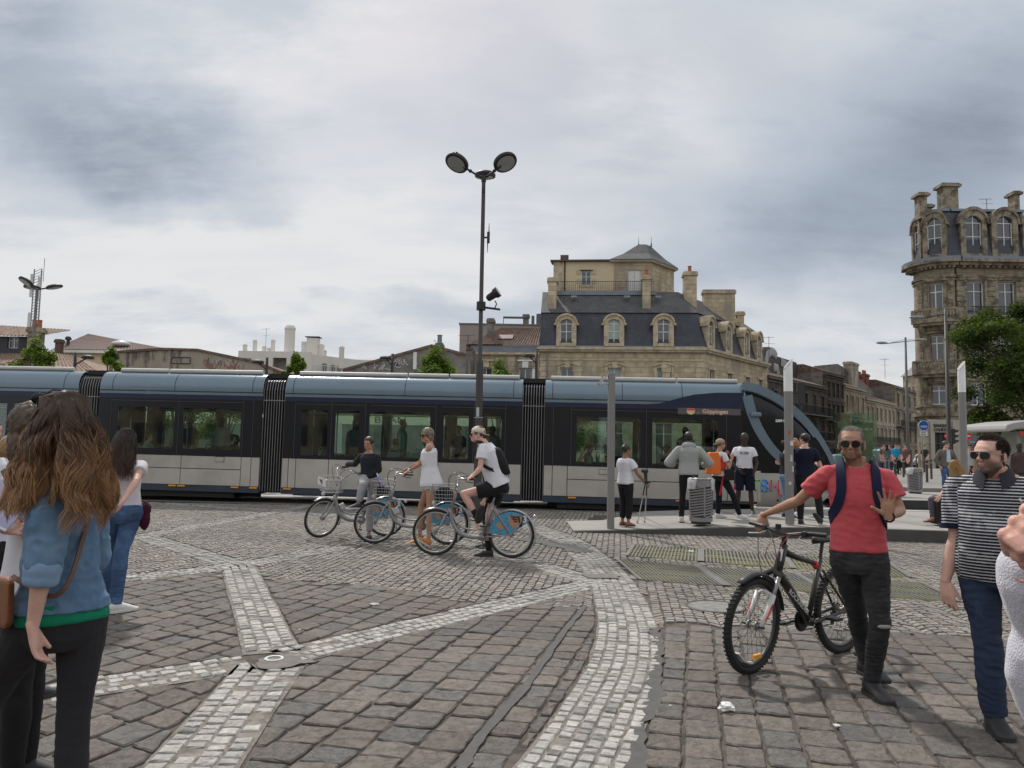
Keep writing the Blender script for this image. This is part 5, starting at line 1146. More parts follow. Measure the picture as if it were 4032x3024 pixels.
moss=M('moss_soil',(.045,.038,.03),.95,var=.3,scale=5,two=(.13,.125,.028),twoscale=.9,twofac=(.44,.54),bump=.01,bscale=60)
gsteel=M('grate_steel',(.17,.165,.145),.7,.2,var=.2,scale=6)
for gi,q in enumerate(gr_poly):
 a,b,c,d=[V(*p,0)for p in q];t=thing('tree_grate',(a+b+c+d)/4,label=('steel slatted tree grate nearer the platform with moss below','steel slatted tree grate nearer the viewer with moss below')[gi],cat='grate',group='steel grates in the paving')
 m=MB();m.quad(*[p+V(0,0,-.009)for p in(a,b,c,d)]);m.build('soil',moss,t,world=True)
 m=MB();n=72
 for k in range(n):
  s=(k+.5)/n;p=a.lerp(d,s)if True else a;r=b.lerp(c,s);tt=(r-p).normalized();w_=V(tt.y,-tt.x,0)*.0105;z=V(0,0,.006);m.quad(p-w_+z,r-w_+z,r+w_+z,p+w_+z)
 for s in(.33,.66):p=a.lerp(b,s);r=d.lerp(c,s);m.cyl(p,r,.008,n=4)
 m.build('slats',gsteel,t,world=True,split=False)
 m=MB()
 for s,wd in((0,.025),(.29,.05),(.62,.04),(1,.025)):
  if wd:p=a.lerp(d,s);r=b.lerp(c,s);tt=(r-p).normalized();w_=V(tt.y,-tt.x,0)*wd;z=V(0,0,.012);m.quad(p-w_+z,r-w_+z,r+w_+z,p+w_+z)
 m.build('frame',M('grate_frame',(.16,.155,.145),.7,.2,var=.15),t,world=True)
p=G(2817,2390);t=thing('manhole_cover',p,label='round iron manhole cover set in the fan cobbles',cat='manhole');m=MB();m.ring((0,0,.004),(0,0,1),.29,.018,40,5,.6);m.build('rim',M('manhole_rim',(.07,.068,.062),.7),t);m=MB();m.lathe([(.275,0),(.275,.006)],n=32);m.build('lid',M('manhole_lid',(.19,.18,.165),.8,var=.35,scale=12),t)
p=G(1079,2598);m=MB();m.ring(p+V(0,0,.012),(0,0,1),.06,.012,24,5,.5);tag(m.build('survey_ring',M('ring_white',(.6,.6,.58),.6)),'small pale ring set where the light bands cross','ground marker')
def crumple(c,r,label,seed,name='crumpled_tissue',mat=None,flat=.5,cat='litter'):
 rr=random.Random(seed);m=MB();n,k=14,9;rings=[]
 for i in range(k):
  a=math.pi*(i+.5)/k;rings.append([V(math.sin(a)*math.cos(b),math.sin(a)*math.sin(b),math.cos(a))*r*rr.uniform(.55,1.25)for b in[2*math.pi*j/n for j in range(n)]])
 m.loft([[V(p.x,p.y,(p.z+r)*flat)+c for p in q]for q in rings]);tag(m.build(name,mat or M('tissue_white',(.75,.75,.75),.8)),label,cat)
crumple(G(2862,2800),.05,'crumpled white tissue lying on the brown cobbles',4);crumple(G(2857,2454),.022,'tiny green scrap on the cobbles left of the mountain bike',5,'bottle_cap',M('cap_green',(.01,.35,.15),.4),.3);crumple(G(2720,2172),.045,'white scrap lying on the tree grate',6,'paper_scrap',flat=.2);crumple(G(1474,2380),.05,'flat pale paper on the dark pavers',7,'paper_scrap',M('paper_grey',(.4,.4,.38),.8),.12)
dk=M('lamp_metal',(.032,.030,.031),.55,.3,var=.15);dk2=M('lamp_post_brown',(.060,.053,.052),.6,.2,var=.12,scale=3);lens=M('lamp_lens',(.30,.31,.30),.3,var=.1)
def disc_lamp(parent,c,nrm,r=.27):
 nrm=V(nrm).normalized();m=MB();m.lathe([(r*.35,.09),(r*.8,.07),(r*.98,.03),(r,0),(r*.97,-.035),(r*.8,-.04)],c,32,ax=nrm);h=m.build('lamp_head',dk,parent,smooth=40)
 m=MB();m.lathe([(r*.76,-.052),(r*.76,-.036)],c,28,ax=nrm);m.build('lens',lens,h);return h
def post(parent,h,r0,r1,mat=dk2,name='pole'):
 m=MB();m.lathe([(r0*1.6,0),(r0*1.6,.03),(r0*1.05,.05),(r0,.5),(r0*.95,h*.45),(r0*.95,h*.45+.02),(r1*1.12,h*.46),(r1,h)],(0,0,0),20);return m.build(name,mat,parent,smooth=40)
Yl=16.5;b=P(1885,1990,Yl);tp=P(1898,695,Yl);HL=tp.z
lamp=thing('street_lamp',(b.x*.5+tp.x*.5,Yl,0),label='tall dark lamp post with round twin heads in front of the tram centre',cat='street lamp',group='round-headed lamp posts');post(lamp,HL,.082,.042)
c1=P(1799,641,Yl)-lamp.location;c2=P(1989,639,Yl)-lamp.location;c3=P(1910,696,Yl+.5)-lamp.location
disc_lamp(lamp,c1,(.42,.5,1),.275);disc_lamp(lamp,c2,(-.42,.5,1),.275);disc_lamp(lamp,V(c3.x,.55,c3.z+.05),(0,-.04,1),.24)
for c in(c1,c2,V(c3.x,.55,c3.z+.05)):
 j=V(0,0,HL-.06);e=j.lerp(V(c),.62);m=MB();m.tube([j,e],.024,8);m.ell(j.lerp(V(c),.5),.042,n=10,m=8);m.tube([e,j.lerp(V(c),.8)],.035,8);m.build('arm',dk,lamp,smooth=True)
m=MB();m.cyl((0,0,HL-.12),(0,0,HL+.03),.055,n=14);m.box((0,-.05,HL-.33),(.07,.03,.08));m.build('pole_cap',dk,lamp)
m=MB();m.cyl(c1+V(-.03,.08,.08),c1+V(-.03,.08,.2),.04,n=10);m.ell(c1+V(-.03,.08,.24),(.055,.05,.045),n=10,m=8);m.build('sensor',dk,lamp)
z=P(1910,935,Yl).z;m=MB();m.box((.13,0,z),(.06,.09,.24));m.cyl((.0,0,z),(.13,0,z),.02,n=8);m.build('wifi_box',dk,lamp);m=MB();m.cyl((.14,0,z+.1),(.14,0,z+.32),.014,.006,n=6);m.cyl((.115,0,z-.1),(.115,0,z-.34),.014,.006,n=6);m.build('antenna',dk,lamp)
z=P(1890,1205,Yl).z;m=MB();m.cyl((0,0,z-.09),(0,0,z+.09),.10,n=20);m.build('clamp',dk,lamp,smooth=40);m=MB();m.tube([(.08,0,z-.03),(.42,0,z-.07)],.025,6);m.tube([(.3,-.02,z-.05),(.34,-.02,z+.05),(.30,-.02,z+.12)],.014,6);m.build('bracket',dk,lamp)
cc=V(.13,.02,z+.16);dd=V(.8,-.25,.52).normalized();m=MB();m.lathe([(.05,0),(.075,.03),(.085,.18),(.115,.22),(.118,.3)],cc,20,ax=dd);f_=m.build('floodlight',dk,lamp,smooth=40);m=MB();m.lathe([(.1,.301),(.1,.305)],cc,20,ax=dd);m.build('lens',M('flood_lens',(.25,.26,.25),.2),f_)
m=MB();z=P(1880,1645,Yl).z;m.ring((0,0,z),(0,0,1),.088,.006,20,5);m.box((-.02,-.09,z+.12),(.06,.005,.2));m.build('sticker',M('sticker_pale',(.45,.5,.52),.6),lamp)
Yl2=28.6;b=P(129,1440,Yl2);tp=P(143,1135,Yl2);l2=thing('street_lamp',((b.x+tp.x)/2,Yl2,0),label='grey lamp post with round heads at the left edge',cat='street lamp',group='round-headed lamp posts');h2=tp.z;post(l2,h2,.10,.05,M('lamp_grey',(.15,.145,.14),.6,.2))
for(px,py,off,nr)in((103,1110,0,(.42,.5,1)),(214,1130,-.1,(-.25,-.12,1)),(126,1131,.5,(0,.1,1))):
 c=P(px,py,Yl2+off)-l2.location;h_=disc_lamp(l2,c,nr,.29);m=MB();m.tube([V(0,0,h2-.05),V(0,0,h2-.05).lerp(c,.75)],.028,7);m.build('arm',dk,l2)
p=P(140,1300,62);mast=thing('phone_mast',(p.x,62,0),label='lattice phone mast with white antenna panels behind the left lamp',cat='antenna mast');zt_=P(148,1062,62).z;z0_=P(140,1400,62).z;m=MB()
for s in((-.3,-.2),(.3,-.2),(0,.3)):m.cyl((s[0],s[1],0),(s[0],s[1],zt_),.05,n=5)
for k in range(30):z=z0_+(zt_-z0_)*k/30;m.cyl((-.3,-.2,z),(.3,-.2,z+.3),.025,n=4);m.cyl((.3,-.2,z),(0,.3,z+.3),.025,n=4)
m.build('lattice',M('mast_grey',(.22,.22,.22),.5,.3),mast);m=MB();m.cyl((.35,0,zt_-1),(.35,0,P(157,1016,62).z),.02,n=5);m.build('whip_antenna',dk,mast)
for k,z in enumerate((zt_-1.4,zt_-1.6,zt_-4.6,zt_-6.5)):m=MB();m.box((-.35+.62*(k%2),-.35,z),(.22,.12,1.9));m.build('antenna_panel',M('panel_white',(.5,.5,.5),.5),mast)
def bracket_lamp(px,pyt,Y,dx,label,name='street_lamp',group='single-arm lamps behind the tram'):
 t0=P(px,pyt,Y);t=thing(name,(t0.x,Y,0),label=label,cat='street lamp',group=group);h=t0.z;m=MB();m.lathe([(.07,0),(.05,h)],n=10);m.build('pole',dk,t,smooth=True);m=MB();m.tube([(0,0,h-.45),(dx*.5,0,h-.3),(dx,0,h-.18)],.025,6);m.build('arm',dk,t);m=MB();m.lathe([(.05,.1),(.19,.06),(.22,0),(.2,-.04)],(dx,0,h-.18),16);m.build('lamp_head',dk,t,smooth=40)
bracket_lamp(2113,1383,27,-.28,'slim bracket lamp in front of the mansard house corner');bracket_lamp(1052,1408,27,-.32,'slim bracket lamp before the white apartment block');bracket_lamp(1546,1393,27,-.25,'slim bracket lamp before the grey gable');bracket_lamp(298,1388,27,.45,'rusty bracket lamp before the light tiled roof')
def road_lamp(pxt,pyt,Y,arms,label,zb=.38):
 t0=P(pxt,pyt,Y);t=thing('road_lamp',(t0.x,Y,zb),label=label,cat='street lamp',group='tall road lamps on the right');h=t0.z-zb;m=MB();m.lathe([(.15,0),(.13,.3),(.07,h)],n=14);m.build('pole',M('lamp_grey_dark',(.085,.08,.078),.6,.2),t,smooth=True)
 for px,py in arms:
  e=P(px,py,Y)-t0;z1=h-.3;m=MB();m.tube([(0,0,z1),(e.x*.8,0,z1+e.z+.25)],.03,6);m.tube([(0,0,z1+.15),(e.x*.6,0,z1+e.z+.33)],.012,5);m.build('arm',dk,t);m=MB();m.ell((e.x,0,z1+e.z+.3),(.42,.18,.1),n=16,m=8);m.build('lamp_head',M('lamp_head_grey',(.22,.22,.22),.4),t,smooth=True)
 return t
road_lamp(3565,1328,55,((3472,1350),(3628,1338)),'tall two-armed road lamp left of the bank');rl2=road_lamp(3722,1216,42,((3610,1250),),'tall single-arm road lamp in front of the bank door')
pgrey=M('post_grey',(.22,.215,.21),.5,.2,var=.06,scale=3);pglow=M('post_diffuser',(.78,.79,.80),.3)
def light_post(px,pyb,pyt,Y,r,label,zb):
 b=P(px,pyb,Y);t=thing('light_column',(b.x,Y,zb),label=label,cat='light column',group='round light columns on the platform');h=P(px,pyt,Y).z-zb;m=MB();m.lathe([(r,0),(r,h*.78)],n=24);m.build('column',pgrey,t,smooth=40)
 m=MB();n=24;r0=[(r*math.cos(a)*1.02,r*math.sin(a)*1.02,h*.78)for a in[2*math.pi*k/n for k in range(n)]];r1=[(x,y,h*.94+x/r*.10)for x,y,z in r0];m.loft([r0,r1]);m.build('diffuser',pglow,t,smooth=30)
 m=MB();r1b=[(x*1.0,y,z+.004)for x,y,z in r1];m.loft([r1b,[(x,y,z+.02)for x,y,z in r1b]]);m.build('slanted_cap',M('cap_silver',(.5,.5,.5),.2,.7),t)
 return t
lp=light_post(3110,2060,1397,14.75,.083,'light column between the navy shirt man and the red shirt man',.21);light_post(3797,1860,1406,16.4,.075,'light column behind the head of the striped shirt man',.21)
for k,(z,c,w_,h_)in enumerate([(1.72,(.40,.06,.03),.05,.06),(1.5,(.6,.6,.58),.07,.09),(1.0,(.62,.62,.6),.05,.10),(.75,(.6,.6,.6),.05,.06),(1.2,(.55,.55,.55),.04,.12),(2.05,(.4,.4,.4),.03,.04)]):
 m=MB();a=-.5+(k%3)*.45
 for q in range(4):a0=a+q*w_/.083/4;a1=a0+w_/.083/4;m.quad(*[(.0845*math.sin(x),-.0845*math.cos(x),y)for x,y in((a0,z),(a1,z),(a1,z+h_),(a0,z+h_))])
 m.build('sticker',M('sticker_%s'%'abcdef'[k],c,.7,var=.4,scale=30),lp)
b=P(2404,2079,14.9);t=thing('light_column',(b.x,14.9,.05),label='square grey light column with a side lamp on the platform corner',cat='light column');h=P(2404,1470,14.9).z-.05;m=MB();m.bx(-.065,.065,-.065,.065,0,h);m.build('column',pgrey,t,bevel=.005);m=MB();m.loft([[(-.07,y,h-.02),(-.07,y,h-.05),(-.26,y,h-.24),(-.28,y,h-.20)]for y in(-.06,.06)]);m.loft([[(-.066,y,h-.18),(-.066,y,h-.22),(-.27,y,h-.245),(-.27,y,h-.225)]for y in(-.06,.06)]);m.build('lamp',M('lamp_silver',(.45,.45,.45),.3,.4),t,split=False)
def bin_(px,pyb,Y,label,zb,h=.86,r=.235):
 b=P(px,pyb,Y);t=thing('litter_bin',(b.x,Y,zb),label=label,cat='litter bin',group='grey slatted litter bins');bm=M('bin_grey',(.26,.25,.255),.5,.3,var=.1);n=48;m=MB()
 rows=[(.05,.13,0)]+[(.15+k*.052,.15+k*.052+.052,1)for k in range(11)]+[(.72,h,0)]
 def rr(z):return r*(.93+.07*z/h)
 for k in range(n):
  a0,a1=2*math.pi*k/n,2*math.pi*(k+1)/n;solid=(k%12)<1
  for z0,z1,s in rows:
   if s:sl=.028;z0b,z1b=z0,z0+(.027 if not solid else .054);q0,q1=-.03*math.sin(0),0;tl=(k%12)/12*.06-.03 if not solid else 0;tl2=((k%12)+1)/12*.06-.03 if not solid else 0
   else:z0b,z1b,tl,tl2=z0,z1,0,0
   m.quad(*[(rr(z)*math.cos(a),rr(z)*math.sin(a),z)for a,z in((a0,z0b+tl),(a1,z0b+tl2),(a1,z1b+tl2),(a0,z1b+tl))])
 m.build('slatted_shell',bm,t,solid=.004,split=False);m=MB();m.ring((0,0,h),(0,0,1),r*.97,.018,40,8);m.build('rim',bm,t,smooth=True);m=MB();m.lathe([(r*.8,0),(r*.8,.05),(r*.92,.05),(r*.92,.07)],n=30);m.build('base',M('bin_base',(.03,.03,.03),.7),t)
 bag=M('bin_bag',(.6,.6,.6),.35,var=.1,alpha=.75);m=MB();m.lathe([(r*.80,.12),(r*.84,.4),(r*.86,h-.05),(r*.9,h+.015)],n=30);rg=random.Random(int(px));m.build('liner_bag',M('bag_inner',(.07,.07,.07),.6,var=.2,scale=9),t)
 m=MB();ringz=[]
 for j,(rad,z)in enumerate(((r*.93,h+.025),(r*1.06,h+.0),(r*1.08,h-.035),(r*1.05,h-.07))):ringz.append([((rad+rg.gauss(0,.008))*math.cos(a),(rad+rg.gauss(0,.008))*math.sin(a),z-(0 if j<2 else(.06 if abs(math.cos(a))>.6 else-.05))*(j-1)+rg.gauss(0,.008))for a in[2*math.pi*k/36 for k in range(36)]])
 m.loft(ringz,False);m.build('bag_overhang',bag,t,smooth=True)
bin_(2760,2065,14.95,'slatted grey bin with clear bag in front of the grey hoodie man',.17);bin_(3604,1946,25.5,'slatted bin with white liner beside the bollards on the right',.26,h=.82)
bol=M('bollard_brown',(.075,.06,.052),.6,.2,var=.15);fb=True
for k,(px,pyb,pyt,Y)in enumerate([(3527,1902,1840,33),(3558,1875,1818,38),(3608,1826,1770,60),(3651,1906,1840,32),(3668,1890,1845,36),(3583,1850,1800,45),(3640,1850,1800,48),(3494,1868,1822,42)]):
 b=P(px,pyb,Y);h=.95;t=thing('bollard',(b.x,Y,.38),label='brown round-topped bollard %s'%['left of the near bin','between the near bin and the crowd','farthest up the side street','right of the slatted bin','second to the right of the slatted bin','behind the pushchair','in front of the bank corner','beside the standing crowd'][k],cat='bollard',group='bollards along the plaza edge');m=MB();m.lathe([(.055,0),(.05,.05),(.05,h-.1),(.058,h-.09),(.058,h-.06),(.045,h-.02),(.015,h)],n=12);m.build('post',bol,t,smooth=40);m=MB();m.lathe([(.052,h-.2),(.052,h-.16)],n=12);m.build('band',M('band_pale',(.3,.3,.29),.6),t)
zb=.38;Ys=45.;b=P(3635,1880,Ys);t=thing('road_sign',(b.x,Ys,zb),label='round blue road sign above a small white plate',cat='road sign');c=P(3635,1676,Ys)-t.location;R_=.31;m=MB();m.cyl((0,0,0),(0,0,c.z+.3),.035,n=10);m.build('pole',pgrey,t,smooth=True)
blue=M('sign_blue',(.02,.10,.42),.4);wh=M('sign_white',(.65,.65,.65),.5);m=MB();m.lathe([(R_,0),(R_,.02)],c+V(0,-.05,0),28,ax=(0,-1,0));s=m.build('sign_face',wh,t);m=MB();m.lathe([(R_*.92,.021),(R_*.92,.024)],c+V(0,-.05,0),28,ax=(0,-1,0));m.build('blue_field',blue,s);m=MB();m.box(c+V(0,-.08,-.06),(R_*1.3,.006,.12));m.build('pictogram',M('sign_pictogram',(.35,.42,.55),.5,var=.4,scale=14),s)
for k in range(2):text(('TRAMWAY','ET BUS')[k]if False else '',.1,(0,0,0),(1,0,0),(0,0,1),wh)if False else None
m=MB();m.box(c+V(0,-.05,-R_-.16),(.45,.02,.26));m.build('plate',wh,t);text('SAUF',.1,tuple(c+V(-.14,-.063,-R_-.13)),(1,0,0),(0,0,1),sg,'lettering',t,world=False);text('SERVICE',.085,tuple(c+V(-.19,-.063,-R_-.25)),(1,0,0),(0,0,1),sg,'lettering',t,world=False)
Yt=47.;t0=P(3748,1700,Yt);t=thing('traffic_light',(t0.x,Yt,zb),label='black traffic light with green walking man by the bank door',cat='traffic light');m=MB();m.cyl((0,0,0),(0,0,3.2),.05,n=10);m.build('pole',dk,t,smooth=True)
c=P(3738,1718,Yt)-t.location;m=MB();m.box(c+V(.18,0,0),(.22,.28,.95));hd=m.build('signal_head',dk,t,bevel=.03);m=MB()
for k in(-1,0,1):q=c+V(.29,0,k*.31);m.loft([[q+V(0,-.12,.11),q+V(0,.12,.11),q+V(0,.12,-.1),q+V(0,-.12,-.1)],[q+V(.3,-.11,.06),q+V(.3,.11,.06),q+V(.3,.11,.03),q+V(.3,-.11,.03)]])
m.build('visor',dk,hd)
c2_=P(3733,1757,Yt)-t.location;m=MB();m.box(c2_,(.3,.2,.62));ph_=m.build('pedestrian_head',dk,t,bevel=.02);grn=M('green_man',(.02,.5,.15),.5,emit=(.03,1,.25,1.2));m=MB();q=c2_+V(0,-.105,.0);m.ell(q+V(0,0,.13),(.035,.01,.035),n=8,m=6)
for a,b_,r in(((0,.1),(0,-.02),.035),((0,.08),(-.07,.0),.015),((0,.08),(.07,.01),.015),((0,-.02),(-.055,-.14),.018),((0,-.02),(.06,-.14),.018)):m.cyl(q+V(a[0],0,a[1]),q+V(b_[0],0,b_[1]),r,n=6)
m.build('green_man',grn,ph_,split=False)
redm=M('sign_red',(.5,.02,.02),.45)
def noentry(px,py,Y,label,face):
 c=P(px,py,Y);t=thing('road_sign',(c.x,Y,zb),label=label,cat='road sign',group='no entry signs');f=V(*face).normalized();cz=V(0,0,c.z-zb);m=MB();m.cyl((0,0,0),(0,0,cz.z+.3),.03,n=8);m.build('pole',dk,t,smooth=True);m=MB();m.lathe([(.27,0),(.27,.02)],cz+f*.04,24,ax=f);s=m.build('sign_face',redm,t);sd,u=frame(f);m=MB();m.box(cz+f*.065,(.37,.085,.006),Matrix((sd,u,f)).transposed());m.build('white_bar',wh,s)
noentry(3732,1717,60,'no entry sign left of the traffic light',(-.85,-.5,0));noentry(3810,1717,60,'no entry sign right of the grey light column',(-.5,-.85,0))
Y5=40;c=P(3152,1548,Y5);t=thing('traffic_light',(c.x,Y5,0),label='dark traffic light seen from behind over the tram nose',cat='traffic light');m=MB();m.cyl((0,0,0),(0,0,c.z+.2),.06,n=8);m.build('pole',dk,t);m=MB();m.box((0,0,c.z),(.36,.25,1.15));m.build('signal_head',dk,t,bevel=.03);m=MB();m.cyl((-1.2,0,c.z),(0,0,c.z),.04,n=6);m.build('arm',dk,t)
Yg=24.6;a=P(3288,1700,Yg);b=P(3452,1700,Yg);zt_=P(3370,1626,Yg).z;t=thing('glass_panel',((a.x+b.x)/2,Yg,0),label='green glass information panel behind the head of the red shirt man',cat='information panel');w_=(b.x-a.x)/2
gg=glass_mat('green_glass',(.62,.82,.72),.05);m=MB();m.bx(-w_,w_,-.01,.01,.26,zt_-0);m.build('glass',gg,t);m=MB();m.bx(-w_*.28,w_*.8,.03,.05,.5,zt_-.55);m.build('poster',M('poster_green',(.11,.22,.16),.5,var=.15),t);m=MB();m.bx(-w_*.8,w_*.88,.02,.05,zt_-.48,zt_-.3);b_=m.build('header_strip',M('header_green',(.09,.22,.16),.5),t);text('VICTOIRE',.12,(-.3,.0,zt_-.44),(1,0,0),(0,0,1),sg,'lettering',t,world=False)if False else None
Yk=26.;a=P(3893,1700,Yk);t=thing('ticket_kiosk',(a.x,Yk,.26),label='grey shelter with curved roof and red sign at the right edge',cat='kiosk');kz=lambda py:P(3950,py,Yk).z-.26
m=MB();pr=[(0,kz(1700)),(0,kz(1690)),(.05,kz(1676)),(.3,kz(1667)),(1.0,kz(1655)),(6,kz(1650)),(6,kz(1668)),(.4,kz(1690)),(.12,kz(1702))];m.prism(pr,(0,-.9,0),(1,0,0),(0,0,1),(0,2.6,0));m.build('roof',M('kiosk_roof',(.30,.29,.28),.5,var=.05),t,bevel=.03)
m=MB();m.bx(.5,6,0,.1,0,kz(1700));m.build('back_wall',M('kiosk_wall',(.24,.27,.235),.4,var=.06),t);m=MB();m.bx(.5,2.2,-.85,-.8,kz(1716),kz(1700));s=m.build('red_sign',M('kiosk_red',(.42,.045,.035),.5),t);wt=M('sign_text_pale',(.62,.35,.3),.5)
m=MB();m.ring((.68,-.86,kz(1708)),(0,1,0),.045,.009,16,5);m.build('emblem',wt,s,world=False);text('Station Porte de',.068,(.82,-.856,kz(1707)),(1,0,0),(0,0,1),wt,'lettering',t,world=False);text('Bourgogne',.068,(.82,-.856,kz(1714)),(1,0,0),(0,0,1),wt,'lettering',t,world=False)
m=MB();m.cyl((.55,-.7,0),(.55,-.7,kz(1700)),.05,n=8);m.build('post',pgrey,t)
m=MB();m.prism([(0,0),(6,-.2),(9,2),(.6,2.2),(-.3,.8)],(14.0,26.6,.262),(1,0,0),(0,1,0),(0,0,.13));m.build('kerb_island',M('island_stone',(.24,.225,.2),.9,var=.15,scale=3),kind='structure')
canv=M('canvas_cream',(.66,.64,.57),.8,var=.05)
_t=canv.node_tree;_tr=_t.nodes.new('ShaderNodeBsdfTranslucent');_tr.inputs[0].default_value=(.9,.88,.78,1);_mx=_t.nodes.new('ShaderNodeMixShader');_mx.inputs[0].default_value=.65;_t.links.new(_t.nodes['Principled BSDF'].outputs[0],_mx.inputs[1]);_t.links.new(_tr.outputs[0],_mx.inputs[2]);_t.links.new(_mx.outputs[0],_t.nodes['Material Output'].inputs[0])
def marquee(x0,x1,y0,y1,zw,zp,label):
 t=thing('cafe_marquee',((x0+x1)/2,(y0+y1)/2,0),label=label,cat='marquee',group='cream cafe marquees behind the tram');w,d=(x1-x0)/2,(y1-y0)/2;m=MB();m.loft([[(-w,-d,zw),(w,-d,zw),(w,d,zw),(-w,d,zw)],[(-w*.35,0,zp),(w*.35,0,zp),(w*.35,.1,zp),(-w*.35,.1,zp)]],False);m.build('canopy',canv,t)
 m=MB();m.bx(-w,w,-d-.01,-d+.01,zw-.42,zw);m.bx(-w-.01,-w+.01,-d,d,zw-.42,zw);m.build('valance',canv,t,split=False);m=MB()
 for s in((-1,-1),(1,-1),(1,1),(-1,1)):m.cyl((s[0]*(w-.1),s[1]*(d-.1),0),(s[0]*(w-.1),s[1]*(d-.1),zw),.04,n=8)
 m.build('post',frame_w,t);return t
mq=marquee(-8.6,-.2,29.5,34.5,2.75,4.35,'cream marquee lettered BRAN seen through the centre tram windows');text('BRAN',.34,(-.9+0,-2.52,2.40),(1,0,0),(0,0,1),sg,'lettering',mq,world=False,wide=1.4)
marquee(-17.5,-10.2,30,35,2.7,4.1,'cream marquee seen through the left tram windows')
# ================================================================== PEOPLE
def remeshed(mb,vox,it=2):
 me=bpy.data.meshes.new('tmp');me.from_pydata(mb.v,[],mb.f);o=bpy.data.objects.new('tmp',me);COL.objects.link(o)
 r=o.modifiers.new('r','REMESH');r.mode='VOXEL';r.voxel_size=vox;s=o.modifiers.new('s','SMOOTH');s.factor=.5;s.iterations=it
 dg=bpy.context.evaluated_depsgraph_get();e=bpy.data.meshes.new_from_object(o.evaluated_get(dg));bpy.data.objects.remove(o);bpy.data.meshes.remove(me);return e
def arr(me):
 a=np.empty(len(me.vertices)*3,np.float32);me.vertices.foreach_get('co',a);n=np.empty(len(me.vertices)*3,np.float32);me.vertices.foreach_get('normal',n);return a.reshape(-1,3).astype(float),n.reshape(-1,3).astype(float)
def finish(me,name,mat,base,parent=None,co=None,col=None,**tags):
 if co is None:co,_=arr(me)
 co=co-np.array(base);me.vertices.foreach_set('co',co.astype(np.float32).ravel())
 if col is not None:a=me.color_attributes.new('Col','FLOAT_COLOR','POINT');a.data.foreach_set('color',np.concatenate([col,np.ones((len(col),1))],1).astype(np.float32).ravel())
 me.materials.clear();me.materials.append(mat);me.shade_smooth();me.update();me.name=name;o=bpy.data.objects.new(name,me);COL.objects.link(o)
 if parent is not None:o.parent=parent
 else:o.location=base
 return tag(o,**tags)
def folds(co,no,amp,f=(9,9,3.5),seed=0.,warp=.6):
 out=np.empty(len(co));nn=noise.noise
 for i,p in enumerate(co):
  a=nn(Vector((p[0]*f[0]+seed,p[1]*f[1],p[2]*f[2]+seed)));b=1-abs(nn(Vector((p[0]*f[0]*1.7+5,p[1]*f[1]*1.7+seed,p[2]*f[2]*2.6))))*2;out[i]=a*.6+b*warp*.5
 return co+no*(out*amp)[:,None]
def profile(m,p0,p1,prof,n=16,k=1.,up=V(0,0,1)):
 """limb from p0 to p1; prof = (t, radius, flatness)"""
 p0=V(p0);p1=V(p1);t=(p1-p0).normalized();s,u=frame(t,up if abs(t.dot(up))<.98 else V(0,-1,0));rings=[]
 for q in prof:c=p0.lerp(p1,q[0]);r=q[1]*k;f=q[2]if len(q)>2 else 1;rings.append([c+s*r*math.cos(a)+u*r*f*math.sin(a)for a in[2*math.pi*j/n for j in range(n)]])
 m.loft(rings)
def solve(par,px,py,Ln,sg):
 """point on the sight line of photo pixel at distance Ln from the parent joint; sg -1 nearer, +1 farther"""
 d=ray(px,py).normalized();w=par-CAMP;t0=w.dot(d);q=Ln*Ln-(w-d*t0).length_squared
 return CAMP+d*(t0+(math.sqrt(q)if q>0 else 0)*sg)if sg else CAMP+d*t0
def skin(name,c,rough=.5):return M('skin_'+name,c,.58,var=.12,scale=22,attr='Col',spec=.3,bump=.0012,bscale=120)
SK=dict(fair=(.56,.33,.245),tan=(.40,.225,.15),brown=(.28,.155,.10),dark=(.055,.030,.021),rosy=(.60,.36,.29))
def head_frame(C,face,up=V(0,0,1)):
 y=V(face).normalized();x=y.cross(V(up)).normalized();z=x.cross(y);return Matrix((x,y,z)).transposed(),V(C)
def add_head(m,Rh,C,s,fem=0.,fat=0.):
 def e(c,r,rot=None):m.ell(C+Rh@(V(c)*s),tuple(q*s for q in r),Rh if rot is None else Rh@rot,20,14)
 e((0,-.012,.035),(.076+.003*fat,.095,.082));e((0,.016,-.030),(.058+.012*fat,.068,.080+.004*fat));e((0,.062,-.088),(.024+.01*fat,.024,.018));e((0,.06,.03),(.056,.030,.040))
 e((0,.084,.020),(.046,.012,.010));e((0,.078,-.072),(.019,.014,.014))
 for x in(-1,1):e((x*.036,.062,-.022),(.022+.004*fat,.022,.020));e((x*.046,.012,-.062),(.020+.008*fat,.036,.024));e((x*.079,-.008,-.012),(.008,.018,.032),Matrix.Rotation(x*.25,3,'Z'));e((x*.031,.081,.0),(.015,.008,.008));e((x*.011,.098,-.034),(.009,.009,.007))
 profile(m,C+Rh@(V(0,.086,.012)*s),C+Rh@(V(0,.108,-.030)*s),[(0,.007*s),(.6,.010*s),(1,.0125*s)],10);e((0,.089,-.053),(.022,.009,.0055));e((0,.088,-.063),(.019,.009,.006))
